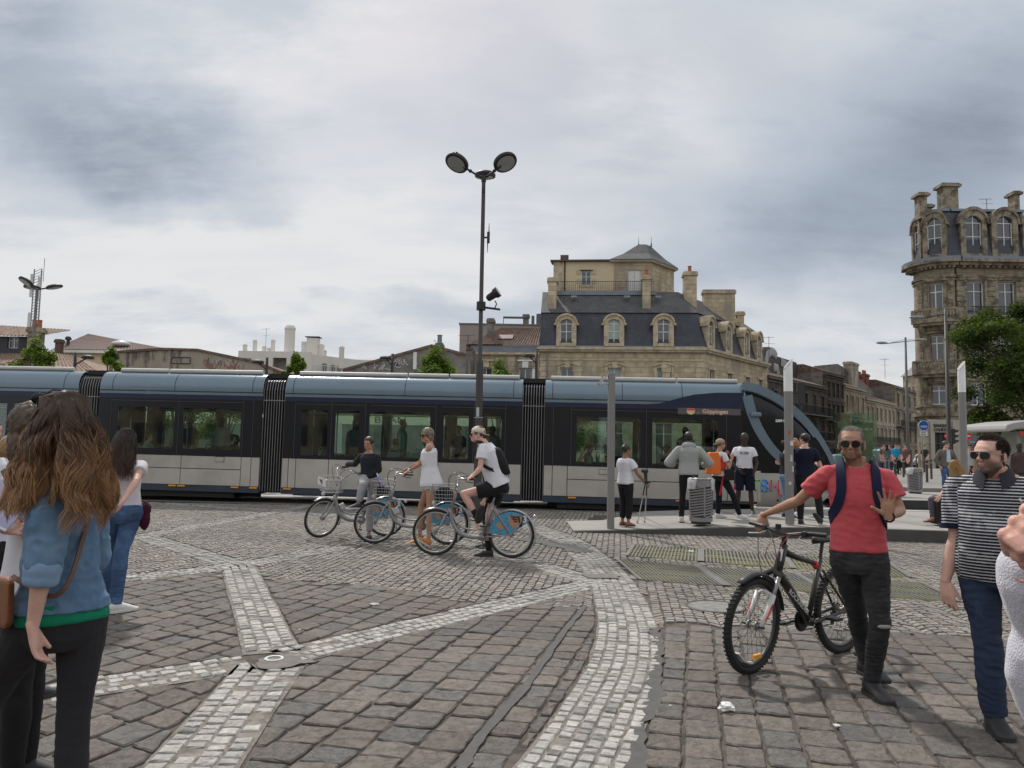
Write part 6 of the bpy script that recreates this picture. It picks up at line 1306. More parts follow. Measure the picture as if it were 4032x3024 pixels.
def hand(m,W,D,Nn,s=1.,curl=(.5,)*4,spread=.12,thumb=(.6,.5),flip=1,r=.0085):
 """W wrist, D finger direction, Nn palm normal (side the fingers curl to)"""
 D=V(D).normalized();Nn=V(Nn);Nn=(Nn-D*Nn.dot(D)).normalized();S=D.cross(Nn)*flip
 k=s;P0=V(W);rings=[]
 for t,w,h in((-.02,.026,.021),(.02,.034,.018),(.05,.041,.017),(.080,.042,.013),(.090,.036,.008)):rings.append([P0+D*t*k+S*w*k*math.cos(a)+Nn*h*k*math.sin(a)for a in[2*math.pi*j/14 for j in range(14)]])
 m.loft(rings)
 for i,(o,L)in enumerate(((.030,.075),(.010,.083),(-.011,.077),(-.031,.060))):
  p=P0+D*(.092-.005*abs(i-1))*k+S*o*k;d=(D+S*(o/.03)*spread).normalized();ax=d.cross(Nn)*1;c=curl[i]if i<len(curl)else curl[-1];pts=[p-d*.01*k,p]
  for f,fr_ in((.44,.55),(.31,1.0),(.25,.8)):d=(Matrix.Rotation(-c*fr_*1.1,3,d.cross(Nn).normalized())@d)if False else(d*math.cos(c*fr_)+(Nn-d*Nn.dot(d)).normalized()*math.sin(c*fr_)).normalized();p=p+d*L*f*k;pts.append(p)
  m.tube(pts,[r*k*1.05,r*k*1.08,r*k,r*k*.95,r*k*.72],9)
 ta,tb=thumb;d=(S*math.sin(ta)*1.2+D*math.cos(ta)+Nn*.25).normalized();p=P0+D*.018*k+S*.024*k;pts=[p,p+d*.035*k];d2=(d+D*tb*.5+Nn*tb*.4).normalized();pts+=[pts[-1]+d2*.033*k];d3=(d2+D*tb*.3+Nn*tb*.3).normalized();pts+=[pts[-1]+d3*.026*k]
 m.tube(pts,[.015*k,.013*k,.0105*k,.0085*k],10)
TORSO=[(-.20,.055,.052,0),(-.12,.088,.064,-.004),(0,.098,.070,-.006),(.2,.090,.062,0),(.42,.083,.058,.004),(.62,.091,.063,.004),(.80,.098,.062,0),(.90,.078,.050,-.004),(.96,.052,.042,-.006),(1.0,.038,.038,-.006),(1.1,.034,.034,0)]
def torso(m,J,Hh,k=1.,margin=0.,lo=-.2,hi=1.1,wk=None,bust=0.,belly=0.,flare=0.):
 pel,nk=J['pelvis'],J['neck'];sp=nk-pel;hs=(J['hipR']-J['hipL']);ss=(J['shR']-J['shL']);rings=[];bend=J.get('bend',V(0,0,0))
 ts=sorted({lo,hi,*[q[0]for q in TORSO if lo<q[0]<hi]})
 for t in ts:
  a,b,f=[float(np.interp(t,[q[0]for q in TORSO],[q[i]for q in TORSO]))for i in(1,2,3)];s=hs.lerp(ss,max(0,min(1,t))).normalized();fw=V(0,0,1).cross(s)if False else s.cross(sp.normalized())*-1;fw.normalize()
  kk=k if wk is None else wk(t)*k;c=pel+sp*t+bend*math.sin(math.pi*max(0,min(1,t)))+fw*f*Hh;A=a*Hh*kk+margin+flare*max(0,(.5-t));B=b*Hh*kk+margin+flare*max(0,(.5-t));r=[]
  for j in range(24):
   an=2*math.pi*j/24;x,y=math.cos(an),math.sin(an);e=.82;x=math.copysign(abs(x)**e,x);y=math.copysign(abs(y)**e,y);ex=0
   if y>0:ex=bust*Hh*math.exp(-((t-.68)/.16)**2)*(abs(math.sin(2*an))**.5)+belly*Hh*math.exp(-((t-.30)/.28)**2)*y
   r.append(c+s*A*x+fw*(B*y+ex))
  rings.append(r)
 m.loft(rings);J['fwd']=fw
def limbs_dims(Hh,b):u=Hh/1.75*b;return u
def human(name_label,J,Hh=1.75,build=1.,tone='fair',vox=.009,fem=0.,fat=0.,hands=None,top=None,bottom=None,shoes=None,hair=None,face_tone=None,base=None,group=None,beard=0.,mouth=0,lipc=None,legr=1.,armr=1.,hs=1.,bust=0.,belly=0.,wk=None,scalp=None):
 base=V(base if base is not None else(J['pelvis'].x,J['pelvis'].y,min(J['anL'].z,J['anR'].z)-.08));u=Hh/1.75;m=MB();wk=wk or(lambda t:1);g_l=lambda a,b,t:V(a).lerp(V(b),t)
 Rh,Ch=head_frame(J['head'],J['face'],J.get('hup',V(0,0,1)));hs_=u**.5*hs;add_head(m,Rh,Ch,hs_,fem,fat)
 nr=(.054-.011*fem+.014*fat)*u;profile(m,J['neck']-V(0,0,.03),Ch-V(0,0,.055)+Rh@V(0,-.022,0),[(0,nr*1.25),(.4,nr),(1,nr*.98)])
 torso(m,J,Hh,build,0,wk=wk,bust=bust,belly=belly)
 for s in 'LR':
  sh,el,wr=J['sh'+s],J['el'+s],J['wr'+s];a=u*armr
  profile(m,J['neck']+(sh-J['neck'])*.1,sh,[(0,.044*u),(.55,.040*u*build),(1,.042*u)]);m.ell(sh,.048*a,n=14,m=10)
  profile(m,sh,el,[(0,.047*a),(.25,.048*a),(.6,.042*a),(1,.037*a)]);m.ell(el,.038*a,n=12,m=8)
  profile(m,el,wr,[(0,.036*a),(.22,.040*a),(.6,.032*a),(1,.0255*a,.8)])
  hd=(hands or{}).get(s,{});D=hd.get('D',wr-el);hand(m,wr,D,hd.get('N',J['fwd'].cross(V(0,0,1))*(-1 if s=='R' else 1)),u*hd.get('s',1),hd.get('curl',(.45,.5,.55,.6)),hd.get('spread',.1),hd.get('thumb',(.5,.5)),hd.get('flip',-1 if s=='L' else 1))
  hp,kn,an=J['hip'+s],J['kn'+s],J['an'+s];l=u*build**.5*legr
  profile(m,hp,kn,[(-.08,.06*l),(.05,.086*l),(.3,.082*l),(.7,.062*l),(1,.052*l)]);m.ell(kn,.053*l,n=14,m=10);profile(m,kn,an,[(0,.050*l),(.25,.056*l),(.45,.052*l),(.8,.036*l),(1,.034*l)])
  toe=J['toe'+s];fd=(toe-an);profile(m,an+V(0,0,-.025),toe,[(0,.030*u),(.5,.026*u,.8),(1,.018*u,.7)])
 me=remeshed(m,vox,2);co,no=arr(me);tc_=np.array(SK[tone]);col=np.tile(tc_,(len(co),1));loc=(co-np.array(Ch))@np.array(Rh)/hs_
 def paint(mask,c,f=1.):w=np.clip(mask,0,1)[:,None]*f;col[:]=col*(1-w)+np.array(c)*w
 gz=lambda c,r:np.exp(-np.sum(((loc-np.array(c))/np.array(r))**2,1)*1.2)
 paint(gz((0,.095,-.058),(.024,.02,.009)),lipc or tc_*np.array([.75,.5,.5]),.55);paint(gz((.045,.08,-.02),(.03,.03,.03))+gz((-.045,.08,-.02),(.03,.03,.03))+gz((0,.115,-.03),(.018,.02,.02)),tc_*np.array([1.0,.82,.78]),.5)
 for x in(-1,1):paint(gz((x*.031,.09,-.001),(.012,.02,.0045))*1.3,(.02,.014,.012));paint(gz((x*.034,.088,.020),(.022,.02,.0055)),(.05,.032,.022),.85)
 if beard:paint(((loc[:,2]<-.035)&(loc[:,1]>.0+np.abs(loc[:,0])*.1-.005)&(loc[:,2]>-.15)&(np.hypot(loc[:,0],loc[:,1])<.14)).astype(float)*(1-np.clip(gz((0,.1,-.056),(.026,.03,.012))*1.6,0,1))*np.clip((-.03-loc[:,2])/.02,0,1),(.06,.045,.038),beard)
 if mouth:paint(gz((0,.1,-.059),(.024,.03,.0035)),(.05,.015,.012),.8)
 if scalp:paint((((loc[:,2]>.086-.5*np.abs(loc[:,0])**1.5)|(loc[:,1]<.012)|((np.abs(loc[:,0])>.064-.12*(loc[:,2]-.03))&(loc[:,2]>.03)))&(loc[:,2]>-.03-(loc[:,1]<-.03)*.035)&(np.hypot(loc[:,0],loc[:,1])<.12)&(loc[:,2]<.2)&(np.abs(loc[:,0])<.083)).astype(float),scalp,.9)
 body=finish(me,'person',skin(tone,SK[tone]),base,None,co,col,label=name_label,cat='person',group=group);J['Rh'],J['Ch'],J['hs']=Rh,Ch,hs_;J['base']=base
 return body
def shirt(body,J,Hh,mat,vox=.009,lo=.0,hi=.97,margin=.016,sleeve=.5,build=1.,loose=.012,amp=.006,name='shirt',u_sl=1.,fem=0,bust=0.,belly=0.,wk=None,flare=.0,col=None,smat=None,fold_f=(9,9,3.5),armr=1.,neckr=1.,tank=False):
 u=Hh/1.75;m=MB();torso(m,J,Hh,build,margin,lo,hi,wk=wk,bust=bust,belly=belly,flare=flare);a=u*armr
 for s in 'LR':
  sh,el,wr=J['sh'+s],J['el'+s],J['wr'+s]
  if tank:profile(m,J['neck']+V(0,0,-.03),J['neck'].lerp(sh,.55)+V(0,0,.012),[(0,.05*u),(1,.040*u)]);continue
  profile(m,J['neck']+V(0,0,-.02)+(sh-J['neck'])*.1,sh,[(0,.046*u*neckr),(.55,.040*u*build+margin*.6),(1,.044*u+margin*.6)]);m.ell(sh,.050*a+margin*.55,n=16,m=10)
  if sleeve<=1:profile(m,sh,sh.lerp(el,sleeve),[(0,.05*a+margin*.7),(.5,.051*a+loose*.8+margin*.5),(1,.049*a+loose+margin*.5)])
  else:
   profile(m,sh,el,[(0,.05*a+margin*.7),(.5,.046*a+margin),(1,.041*a+margin)]);m.ell(el,.041*a+margin,n=14,m=9);profile(m,el,el.lerp(wr,sleeve-1),[(0,.039*a+margin),(.4,.041*a+margin),(1,.030*a+margin*.9)])
 me=remeshed(m,vox,2);co,no=arr(me);co=folds(co,no,amp,fold_f,Hh*7+sleeve);c=None if col is None else col(co,no,J)
 return finish(me,name,mat,J['base'],body,co,c)
def trousers(body,J,Hh,mat,vox=.009,leg=2.,margin=.012,top=.14,build=1.,amp=.006,name='trousers',hem=.0,col=None,fold_f=(8,8,11),legr=1.,waist_only=False,wk=None):
 u=Hh/1.75;m=MB();torso(m,J,Hh,build,margin*.9,-.2,top,wk=wk);l=u*build**.5*legr
 for s in 'LR':
  hp,kn,an=J['hip'+s],J['kn'+s],J['an'+s]
  if leg<=1:profile(m,hp,hp.lerp(kn,leg),[(-.1,.066*l+margin),(.08,.090*l+margin),(.5,.084*l+margin+hem*.5),(1,.070*l+margin+hem)])
  else:
   profile(m,hp,kn,[(-.1,.062*l+margin),(.05,.088*l+margin),(.3,.083*l+margin),(.7,.063*l+margin),(1,.054*l+margin)]);m.ell(kn,.055*l+margin,n=16,m=10);profile(m,kn,kn.lerp(an,leg-1),[(0,.053*l+margin),(.3,.056*l+margin),(.6,.048*l+margin+hem*.5),(1,.037*l+margin+hem)])
 me=remeshed(m,vox,2);co,no=arr(me);co=folds(co,no,amp,fold_f,Hh*3+1.7,1.);c=None if col is None else col(co,no,J);return finish(me,name,mat,J['base'],body,co,c)
def shoe(body,J,s,mat,sole,Hh=1.75,name='shoe',high=.0,wd=1.):
 an,toe=J['an'+s],J['toe'+s];u=Hh/1.75;f=toe-an;f.z=0;f.normalize();sd=V(f.y,-f.x,0);pitch=J.get('pitch'+s,0.);Rp=Matrix.Rotation(-pitch,3,sd)if pitch else Matrix.Identity(3);rings=[];rs=[]
 O=an+V(0,0,-.085*u)if not pitch else an-(Rp@V(0,0,.085*u));B=J['base']
 for t,w,h,z0 in((-.066,.022,.070,.02),(-.058,.034,.095+high,.012),(-.03,.043,.112+high,.01),(.01,.046,.116+high,.01),(.045,.046,.098,.01),(.09,.048,.078,.01),(.13,.050,.062,.01),(.165,.045,.043,.012),(.19,.032,.033,.015),(.20,.016,.026,.018)):
  c=f*t*u*1.03;r=[]
  for j in range(16):a=2*math.pi*j/16;x,z=math.cos(a),math.sin(a);zz=(z0+(h-z0)*(.5+.5*z))if z>-.2 else z0+(h-z0)*.06*(1+z);x2=math.copysign(abs(x)**.8,x)*(1 if z<0 else 1-.35*z*z*(h/.09));r.append(O+Rp@(c+sd*w*wd*u*x2+V(0,0,zz*u))-B)
  rings.append(r);rs.append([O+Rp@(c*1.03+sd*(w+.004)*wd*u*q+V(0,0,z))-B for q,z in((-1,.002),(1,.002),(1,.026),(-1,.026))])
 m=MB();m.loft(rings);o=m.build(name,mat,body,smooth=True);m=MB();m.loft(rs);m.build('sole',sole,o,bevel=0);return o
def cap_hair(body,J,mat,r=(.083,.100,.088),c=(0,-.018,.045),extra=(),vox=.007,amp=.004,name='hair',freq=60):
 m=MB();Rh,C,s=J['Rh'],J['Ch'],J['hs'];m.ell(C+Rh@(V(c)*s),tuple(q*s for q in r),Rh,20,14)
 for cc,rr in extra:m.ell(C+Rh@(V(cc)*s),tuple(q*s for q in rr),Rh,16,10)
 me=remeshed(m,vox,2);co,no=arr(me);co=folds(co,no,amp,(freq,freq,freq*.5),3.);return finish(me,name,mat,J['base'],body,co)
def strands(name,mat,parent,base,roots,path,n=6,r=.0012,taper=.3,c0=(.1,.05,.03),c1=(.3,.15,.07),mid=.5,colvar=.25):
 """hair: many fine tapering strands; path(i, t) -> point"""
 vs=[];fs=[];cs=[];B=np.array(base);c0=np.array(c0);c1=np.array(c1)
 for i in range(roots):
  pts=[path(i,k/(n-1))for k in range(n)];cv=1+rng.uniform(-colvar,colvar);mc=mid+rng.uniform(-.2,.2)
  for k,p in enumerate(pts):
   t=(pts[min(k+1,n-1)]-pts[max(k-1,0)]);t.normalize();s,u=frame(t,V(.3,-.9,.2));rr=r*(1-(1-taper)*k/(n-1));q=max(0,min(1,(k/(n-1)-mc)/.5+.5));c=(c0*(1-q)+c1*q)*cv
   for a in(0,2.1,4.2):vs.append(np.array(p+(s*math.cos(a)+u*math.sin(a))*rr)-B);cs.append(c)
  o=i*n*3
  for k in range(n-1):
   for j in range(3):a=o+k*3+j;b=o+k*3+(j+1)%3;fs.append((a,b,b+3,a+3))
 me=bpy.data.meshes.new(name);me.from_pydata([tuple(v)for v in vs],[],fs);me.materials.append(mat);a=me.color_attributes.new('Col','FLOAT_COLOR','POINT');a.data.foreach_set('color',np.concatenate([np.array(cs),np.ones((len(cs),1))],1).astype(np.float32).ravel());me.shade_smooth()
 o=bpy.data.objects.new(name,me);COL.objects.link(o);o.parent=parent;return o
hair_m=M('hair_strands',rough=.42,var=.05,attr='Col',spec=.4)
def shades(body,J,mat,style='aviator',fr=None,tilt=0.):
 Rh,C,s,B=J['Rh'],J['Ch'],J['hs'],J['base'];m=MB();g=lambda x,y,z:C+Rh@(V(x,y,z)*s)-B
 for x in(-1,1):
  pts=[(x*(.033+.027*math.cos(a)*(1 if style!='flat' else 1.05)),.106-.012*abs(.033+.027*math.cos(a)-.01)/.05,.0+.021*math.sin(a)-(.004 if math.sin(a)<0 else 0))for a in[2*math.pi*k/20 for k in range(20)]];m.loft([[g(*p)for p in pts],[g(p[0]*1.,p[1]-.005,p[2])for p in pts]])
 o=m.build('sunglasses',mat,body,split=False);m=MB();m.tube([g(-.012,.107,.008),g(0,.11,.012),g(.012,.107,.008)],.0025*s,6)
 for x in(-1,1):m.tube([g(x*.058,.096,.008),g(x*.079,.06,.006),g(x*.083,-.005,.002)],.0028*s,6)
 if style=='flat':m.tube([g(-.062,.1,.019),g(0,.111,.020),g(.062,.1,.019)],.003*s,6)
 m.build('glasses_frame',fr or mat,o,split=False);return o
black_gl=M('shade_lens',(.006,.005,.005),.22,spec=.35,var=0.05)
def pose(Y0,Hh,px,order=None):
 """joints from photo points. px: name -> (x, y, sign) ; root pelvis sits at depth Y0"""
 u=Hh;J={};J['pelvis']=P(px['pelvis'][0],px['pelvis'][1],Y0);g=lambda k:px[k]
 yaw=math.radians(px.get('yaw',180));syaw=math.radians(px.get('syaw',px.get('yaw',180)))
 fw=V(math.sin(yaw),math.cos(yaw),0);rt=V(fw.y,-fw.x,0);fs=V(math.sin(syaw),math.cos(syaw),0);rs=V(fs.y,-fs.x,0)
 J['neck']=solve(J['pelvis'],*px['neck'][:2],.295*u,px['neck'][2])if len(px['neck'])>2 else P(px['neck'][0],px['neck'][1],Y0)
 hw,sw=px.get('hipw',.052)*u,px.get('shw',.102)*u;dz=px.get('shdrop',-.042)*u
 J['hipL']=J['pelvis']-rt*hw;J['hipR']=J['pelvis']+rt*hw;tl=px.get('shtilt',0.)*u
 J['shL']=J['neck']-rs*sw+V(0,0,dz+tl);J['shR']=J['neck']+rs*sw+V(0,0,dz-tl)
 for s in 'LR':
  if 'sh'+s in px:J['sh'+s]=J['neck']+(solve(J['neck'],*px['sh'+s][:2],sw*1.03,px['sh'+s][2])-J['neck'])
  for c,p,Ln in(('el','sh',.172),('wr','el',.150),('kn','hip',.245),('an','kn',.245)):
   q=px.get(c+s)
   if q:J[c+s]=solve(J[p+s],q[0],q[1],Ln*u*px.get('ls',1),q[2])
   else:J[c+s]=J[p+s]+V(0,0,-Ln*u)+(rs*(.02 if s=='R' else-.02)if c=='el' else V(0,0,0))
  q=px.get('toe'+s)
  if q:J['toe'+s]=J['an'+s]+(V(math.sin(math.radians(q)),math.cos(math.radians(q)),0)*.16*u/1.75+V(0,0,-.055))if isinstance(q,(int,float))else solve(J['an'+s],q[0],q[1],.17,q[2])
  else:J['toe'+s]=J['an'+s]+fw*.15+V(0,0,-.055)
  if 'pitch'+s in px:J['pitch'+s]=px['pitch'+s]
 hy=math.radians(px.get('hyaw',px.get('yaw',180)));hp=math.radians(px.get('hpitch',0));J['face']=V(math.sin(hy)*math.cos(hp),math.cos(hy)*math.cos(hp),math.sin(hp));hx=px['head'];J['head']=solve(J['neck'],hx[0],hx[1],hx[3]if len(hx)>3 else .125*u/1.75+.02,hx[2]);hr=px.get('hroll',0.);J['hup']=V(hr,0,1)
 if px.get('ground')is not None:
  for s in px.get('feet','LR'):J['an'+s].z=px['ground']+.085*u/1.75;J['toe'+s].z=px['ground']+.03
 J['fw']=fw;J['rt']=rt;return J
def cloth(name,rgb,rough=.85,bump=.0008,bs=500,var=.06,sheen=.04,**k):return M(name,rgb,rough,var=var,scale=7,bump=bump,bscale=bs,sheen=sheen,spec=.12,**k)
def strap(parent_or_none,pts,w,th,mat,name,base,label=None,cat=None,nrm=None):
 """flat band along pts, normals given per point"""
 m=MB();q=[V(p)for p in pts];rings=[]
 for i,p in enumerate(q):
  t=(q[min(i+1,len(q)-1)]-q[max(i-1,0)]).normalized();n=V(nrm[i]if isinstance(nrm,list)else nrm);n=(n-t*n.dot(t)).normalized();s=t.cross(n);rings.append([p+s*w/2+n*th/2-V(base),p-s*w/2+n*th/2-V(base),p-s*w/2-n*th/2-V(base),p+s*w/2-n*th/2-V(base)])
 m.loft(rings);o=m.build(name,mat,parent_or_none,smooth=30)
 if parent_or_none is None:o.location=base
 return tag(o,label,cat)if label else o
 # ================================================================== BICYCLES (x forward, y left, z up; origin under the rear hub)
tyre_m=M('tyre_rubber',(.018,.018,.018),.75,var=.2);rim_m=M('rim_alloy',(.42,.41,.40),.35,.7);spoke_m=M('spoke_steel',(.35,.35,.34),.35,.8);silver=M('bike_silver',(.30,.30,.31),.38,.5,var=.05);fend=M('fender_silver',(.42,.42,.43),.3,.6);blk=M('bike_black',(.02,.02,.021),.45);hubm=M('hub_alloy',(.33,.32,.30),.4,.7)
def wheel(root,c,ax,R_,tr,rimc,name='wheel',fr=None,ns=28,knob=False,sp=None):
 """tyre as the part, with rim and spokes below it"""
 f=fr or(lambda p:p);m=MB();m.ring(c,ax,R_-tr,tr,64,12)
 if knob:
  ax_=V(ax).normalized();u,w=frame(ax_,V(.3,.2,1))
  for k in range(64):
   a=2*math.pi*k/64
   for q in(-.6,0,.6):d=u*math.cos(a+q*.04)+w*math.sin(a+q*.04);m.box(V(c)+d*(R_-tr+tr*math.cos(q)*1.02)+ax_*tr*math.sin(q),(.013,.014,.012),Matrix((d,ax_,d.cross(ax_))).transposed())
 o=m.build(name,tyre_m,root,smooth=not knob,split=False);m=MB();m.ring(c,ax,R_-2*tr-.008,.0135,64,8,.9);m.build('rim',rimc,o,smooth=True);m=MB();ax_=V(ax).normalized();u,w=frame(ax_,V(.3,.2,1));C_=V(c)
 for k in range(ns):
  a=2*math.pi*k/ns;b=a+(.75 if k%2 else-.75);s=.03 if k%4<2 else-.03;m.tube([C_+(u*math.cos(b)+w*math.sin(b))*.028+ax_*s,C_+(u*math.cos(a)+w*math.sin(a))*(R_-2*tr-.01)],.0014,4)
 m.build('spokes',sp or spoke_m,o,split=False);m=MB();m.cyl(C_-ax_*.05,C_+ax_*.05,.016,n=12);m.cyl(C_-ax_*.034,C_-ax_*.028,.034,n=16);m.cyl(C_+ax_*.028,C_+ax_*.034,.034,n=16);m.build('hub',hubm,o,split=False);return o
panel_blue=M('guard_blue',(.07,.28,.42),.5,var=.22,scale=38,two=(.04,.18,.28),twoscale=30,twofac=(.55,.6));patch_o=M('guard_tan',(.42,.22,.12),.6,var=.1);ink=M('guard_ink',(.03,.015,.02),.5);paper=M('notice_paper',(.62,.62,.62),.6)
def wing(m,o,ux,uy,s,d):
 """winged V emblem: three feathers and a V"""
 for k in range(3):m.prism([(-.9+k*.18,.52-k*.26),(-.02,.50-k*.26),(.06,.34-k*.26),(-.70+k*.18,.33-k*.26)],o,V(ux)*s,V(uy)*s,V(d))
 m.prism([(.0,.55),(.22,.55),(.42,-.30),(.62,.55),(.84,.55),(.52,-.78),(.30,-.78)],o,V(ux)*s,V(uy)*s,V(d))
def city_bike(fc,rc,steer,label,mag=False,black_basket=False):
 fc=V(fc.x,fc.y,0);rc=V(rc.x,rc.y,0);d=fc-rc;d.normalize();rz=math.atan2(d.y,d.x);t=thing('city_bicycle',rc,rz,label=label,cat='bicycle',group='silver hire bicycles with blue rear guards');WB=(fc-rc).length;R_=.335;WB=min(max(WB,1.02),1.18)
 h0=V(WB-.30,0,.94);ax=(V(WB-.06,0,R_)-h0).normalized();Rs=Matrix.Rotation(-steer,3,ax);piv=h0;S=lambda p:piv+Rs@(V(p)-piv)
 wheel(t,(0,0,R_),(0,1,0),R_,.019,rim_m);wheel(t,S((WB,0,R_)),Rs@V(0,1,0),R_,.019,rim_m)
 m=MB();ht=V(WB-.285,0,.90);hb=V(WB-.215,0,.66);bb=V(.42,0,.285)
 m.tube([ht,hb],.030,12);m.tube(bez(hb+V(.01,0,.06),(WB-.25,0,.30),(WB-.42,0,.27),bb,12),[.034]*7+[.032]*6,12);m.tube(bez(hb+V(-.03,0,-.10),(WB-.33,0,.40),(.62,0,.36),(.42,0,.40),8),.014,8);st=V(.28,0,.78);m.tube([bb,st],.024,12)
 for s in(-1,1):m.tube([bb+V(0,s*.035,0),(0,s*.06,R_)],.013,8);m.tube([(0,s*.06,R_),(.30,s*.025,.68)],.011,8)
 m.tube([bb+V(0,-.05,0),bb+V(0,.05,0)],.03,12);m.build('frame',silver,t,smooth=True,split=False)
 m=MB();m.box((WB-.335,0,.53),(.09,.085,.10),Matrix.Rotation(.5,3,'Y'));m.build('lock_box',M('lock_grey',(.45,.45,.45),.4),t,bevel=.012)
 m=MB();m.tube([st,(.245,0,.90)],.014,8);m.build('seat_post',silver,t);m=MB();m.loft([[(x,y*w_,z)for y,z in((-1,.915),(-.7,.945),(0,.955),(.7,.945),(1,.915),(0,.895))]for x,w_ in((.10,.07),(.14,.10),(.22,.095),(.30,.05),(.38,.025),(.41,.012))]);m.build('saddle',blk,t,smooth=True)
 def fender(c,a0,a1,fr,nm):
  m=MB();rings=[]
  for k in range(19):a=math.radians(a0+(a1-a0)*k/18);rings.append([fr(V(c[0]+(R_+.022+q)*math.cos(a),y,c[2]+(R_+.022+q)*math.sin(a)))for y,q in((-.032,-.012),(-.022,.004),(0,.010),(.022,.004),(.032,-.012),(0,.002))])
  m.loft(rings);return m.build(nm,fend,t,smooth=True)
 fender((0,0,R_),20,205,lambda p:p,'rear_fender');fender((WB,0,R_),60,205,S,'front_fender')
 m=MB();m.ell((-.335,0,.60),(.03,.025,.028));m.build('rear_light',M('rear_lamp_clear',(.4,.38,.36),.15),t);m=MB();m.tube([(-.3,.01,.50),(-.4,.01,.46)],.008,6);m.build('fender_stay',silver,t)
 for s in(-1,1):
  y=s*.052;pts=[(R_*.98*math.cos(math.radians(a)),R_+R_*.98*math.sin(math.radians(a)))for a in range(2,143,7)]+[(-.03,.36)]
  m=MB();m.prism(pts+[(.04,.335)],(0,y,0),(1,0,0),(0,0,1),(0,s*.003,0));g=m.build('wheel_guard',panel_blue,t)
  m=MB();m.prism([(-.20,.56),(-.10,.62),(.04,.60),(.03,.50),(-.03,.42),(-.09,.46)],(0,y+s*.0045,0),(1,0,0),(0,0,1),(0,s*.002,0));m.build('patch',patch_o,g)
  m=MB();ux=V(1 if s<0 else-1,0,0);o=V(-.09,y+s*.008,.54);wing(m,o,ux,(0,0,1),.12,(0,s*.002,0));m.build('emblem',ink,g,split=False)
  text('3',.13,o+ux*(.075)+V(0,s*.003,-.02),ux,(0,0,1),paper,'lettering',g,world=False,ext=.001,bold=.004)
  m=MB();m.prism([(.16,.52),(.23,.46),(.16,.40),(.11,.43)],(0,y+s*.0045,0),(1,0,0),(0,0,1),(0,s*.002,0));m.build('patch',patch_o,g)
 for s in(-1,1):m=MB();m.tube([(0,s*.062,R_),(.24,s*.062,.69)],.011,8);m.tube([(0,s*.062,R_),(-.23,s*.05,.63)],.009,8);m.build('guard_stay',silver,t)
 m=MB();cr=V(.05,0,.165);m.tube([bb+V(0,-.065,0),bb+V(.0,-.075,0)+V(.02,0,-.17)],.011,8);m.tube([bb+V(0,.065,0),bb+V(0,.075,0)+V(-.02,0,.17)],.011,8);m.cyl(bb+V(0,-.06,0),bb+V(0,-.05,0),.07,n=24);m.build('crank',hubm,t,split=False)
 for s,q in((-1,V(.02,-.12,-.17)),(1,V(-.02,.12,.17))):m=MB();m.box(bb+q,(.09,.08,.022));m.build('pedal',blk,t)
 m=MB();m.tube([S(ht+V(-.01,0,.03)),S(hb+V(.02,0,-.06))],.02,10)
 for s in(-1,1):m.tube([S(p)for p in((WB-.20,s*.03,.62),(WB-.15,s*.052,.60),(WB-.09,s*.055,.45),(WB-.0,s*.055,R_))],[.016,.016,.014,.010],8)
 m.build('fork',silver,t,smooth=True,split=False);m=MB();m.tube([S(ht),S((WB-.325,0,1.00))],.018,10);m.tube([S(p)for p in spline([(WB-.325,0,1.0),(WB-.30,.10,1.02),(WB-.33,.21,1.13),(WB-.46,.27,1.14)],5)],.012,8);m.tube([S(p)for p in spline([(WB-.325,0,1.0),(WB-.30,-.10,1.02),(WB-.33,-.21,1.13),(WB-.46,-.27,1.14)],5)],.012,8);m.build('handlebar',M('bar_chrome',(.5,.5,.5),.25,.8),t,smooth=True,split=False)
 for s in(-1,1):
  m=MB();m.tube([S((WB-.46,s*.27,1.14)),S((WB-.59,s*.285,1.135))],.017,10);m.build('grip',blk,t);m=MB();m.tube([S((WB-.44,s*.265,1.13)),S((WB-.47,s*.30,1.10)),S((WB-.56,s*.315,1.09))],.007,6);m.build('brake_lever',blk,t);m=MB();m.tube([S(p)for p in bez((WB-.44,s*.26,1.15),(WB-.2,s*.24,1.3),(WB-.12,s*.1,1.1),(WB-.24,0,.86),10)],.004,5);m.build('brake_cable',blk,t)
 m=MB();m.ell(S((WB-.36,.2,1.165)),(.03,.03,.02));m.build('bell',M('bell_white',(.6,.6,.6),.3),t)
 m=MB();cx=WB-.12;bt,bw=.17,.185;z0,z1=.80,1.02
 def rect(z,k):a,b=bt*k,bw*k;return[S(p)for p in[(cx-a,-b,z),(cx-a*.2,-b*1.05,z),(cx+a,-b*.8,z),(cx+a*1.1,0,z),(cx+a,b*.8,z),(cx-a*.2,b*1.05,z),(cx-a,b,z),(cx-a,0,z),(cx-a,-b,z)]]
 for z,k,r in((z1,1.0,.006),(.96,.95,.0032),(.90,.90,.0032),(.85,.86,.0032),(z0,.82,.005)):m.tube(rect(z,k),r,5)
 lo,hi_=rect(z0,.82),rect(z1,1.)
 for a,b in zip(range(8),range(8)):
  for q in(0,.25,.5,.75):m.tube([lo[a].lerp(lo[a+1],q),hi_[a].lerp(hi_[a+1],q)],.0028,4)
 for q in range(6):y=-.14+q*.056;m.tube([S((cx-.13,y,z0)),S((cx+.14,y,z0))],.0028,4)
 bk=m.build('basket',M('basket_wire',(.40,.40,.40),.35,.6),t,split=False)
 m=MB();f0=S((cx+.185,-.13,.90));f1=S((cx+.185,.13,.90));e=(f1-f0);m.prism([(0,0),(.26,0),(.26,.12),(0,.12)],f0,e.normalized(),V(0,0,1),Rs@V(.003,0,0));pn=m.build('basket_panel',paper,bk);m=MB();wing(m,f0.lerp(f1,.42)+Rs@V(.006,0,0)+V(0,0,.065),e.normalized(),(0,0,1),.06,Rs@V(.002,0,0));m.build('emblem',ink,pn,split=False)
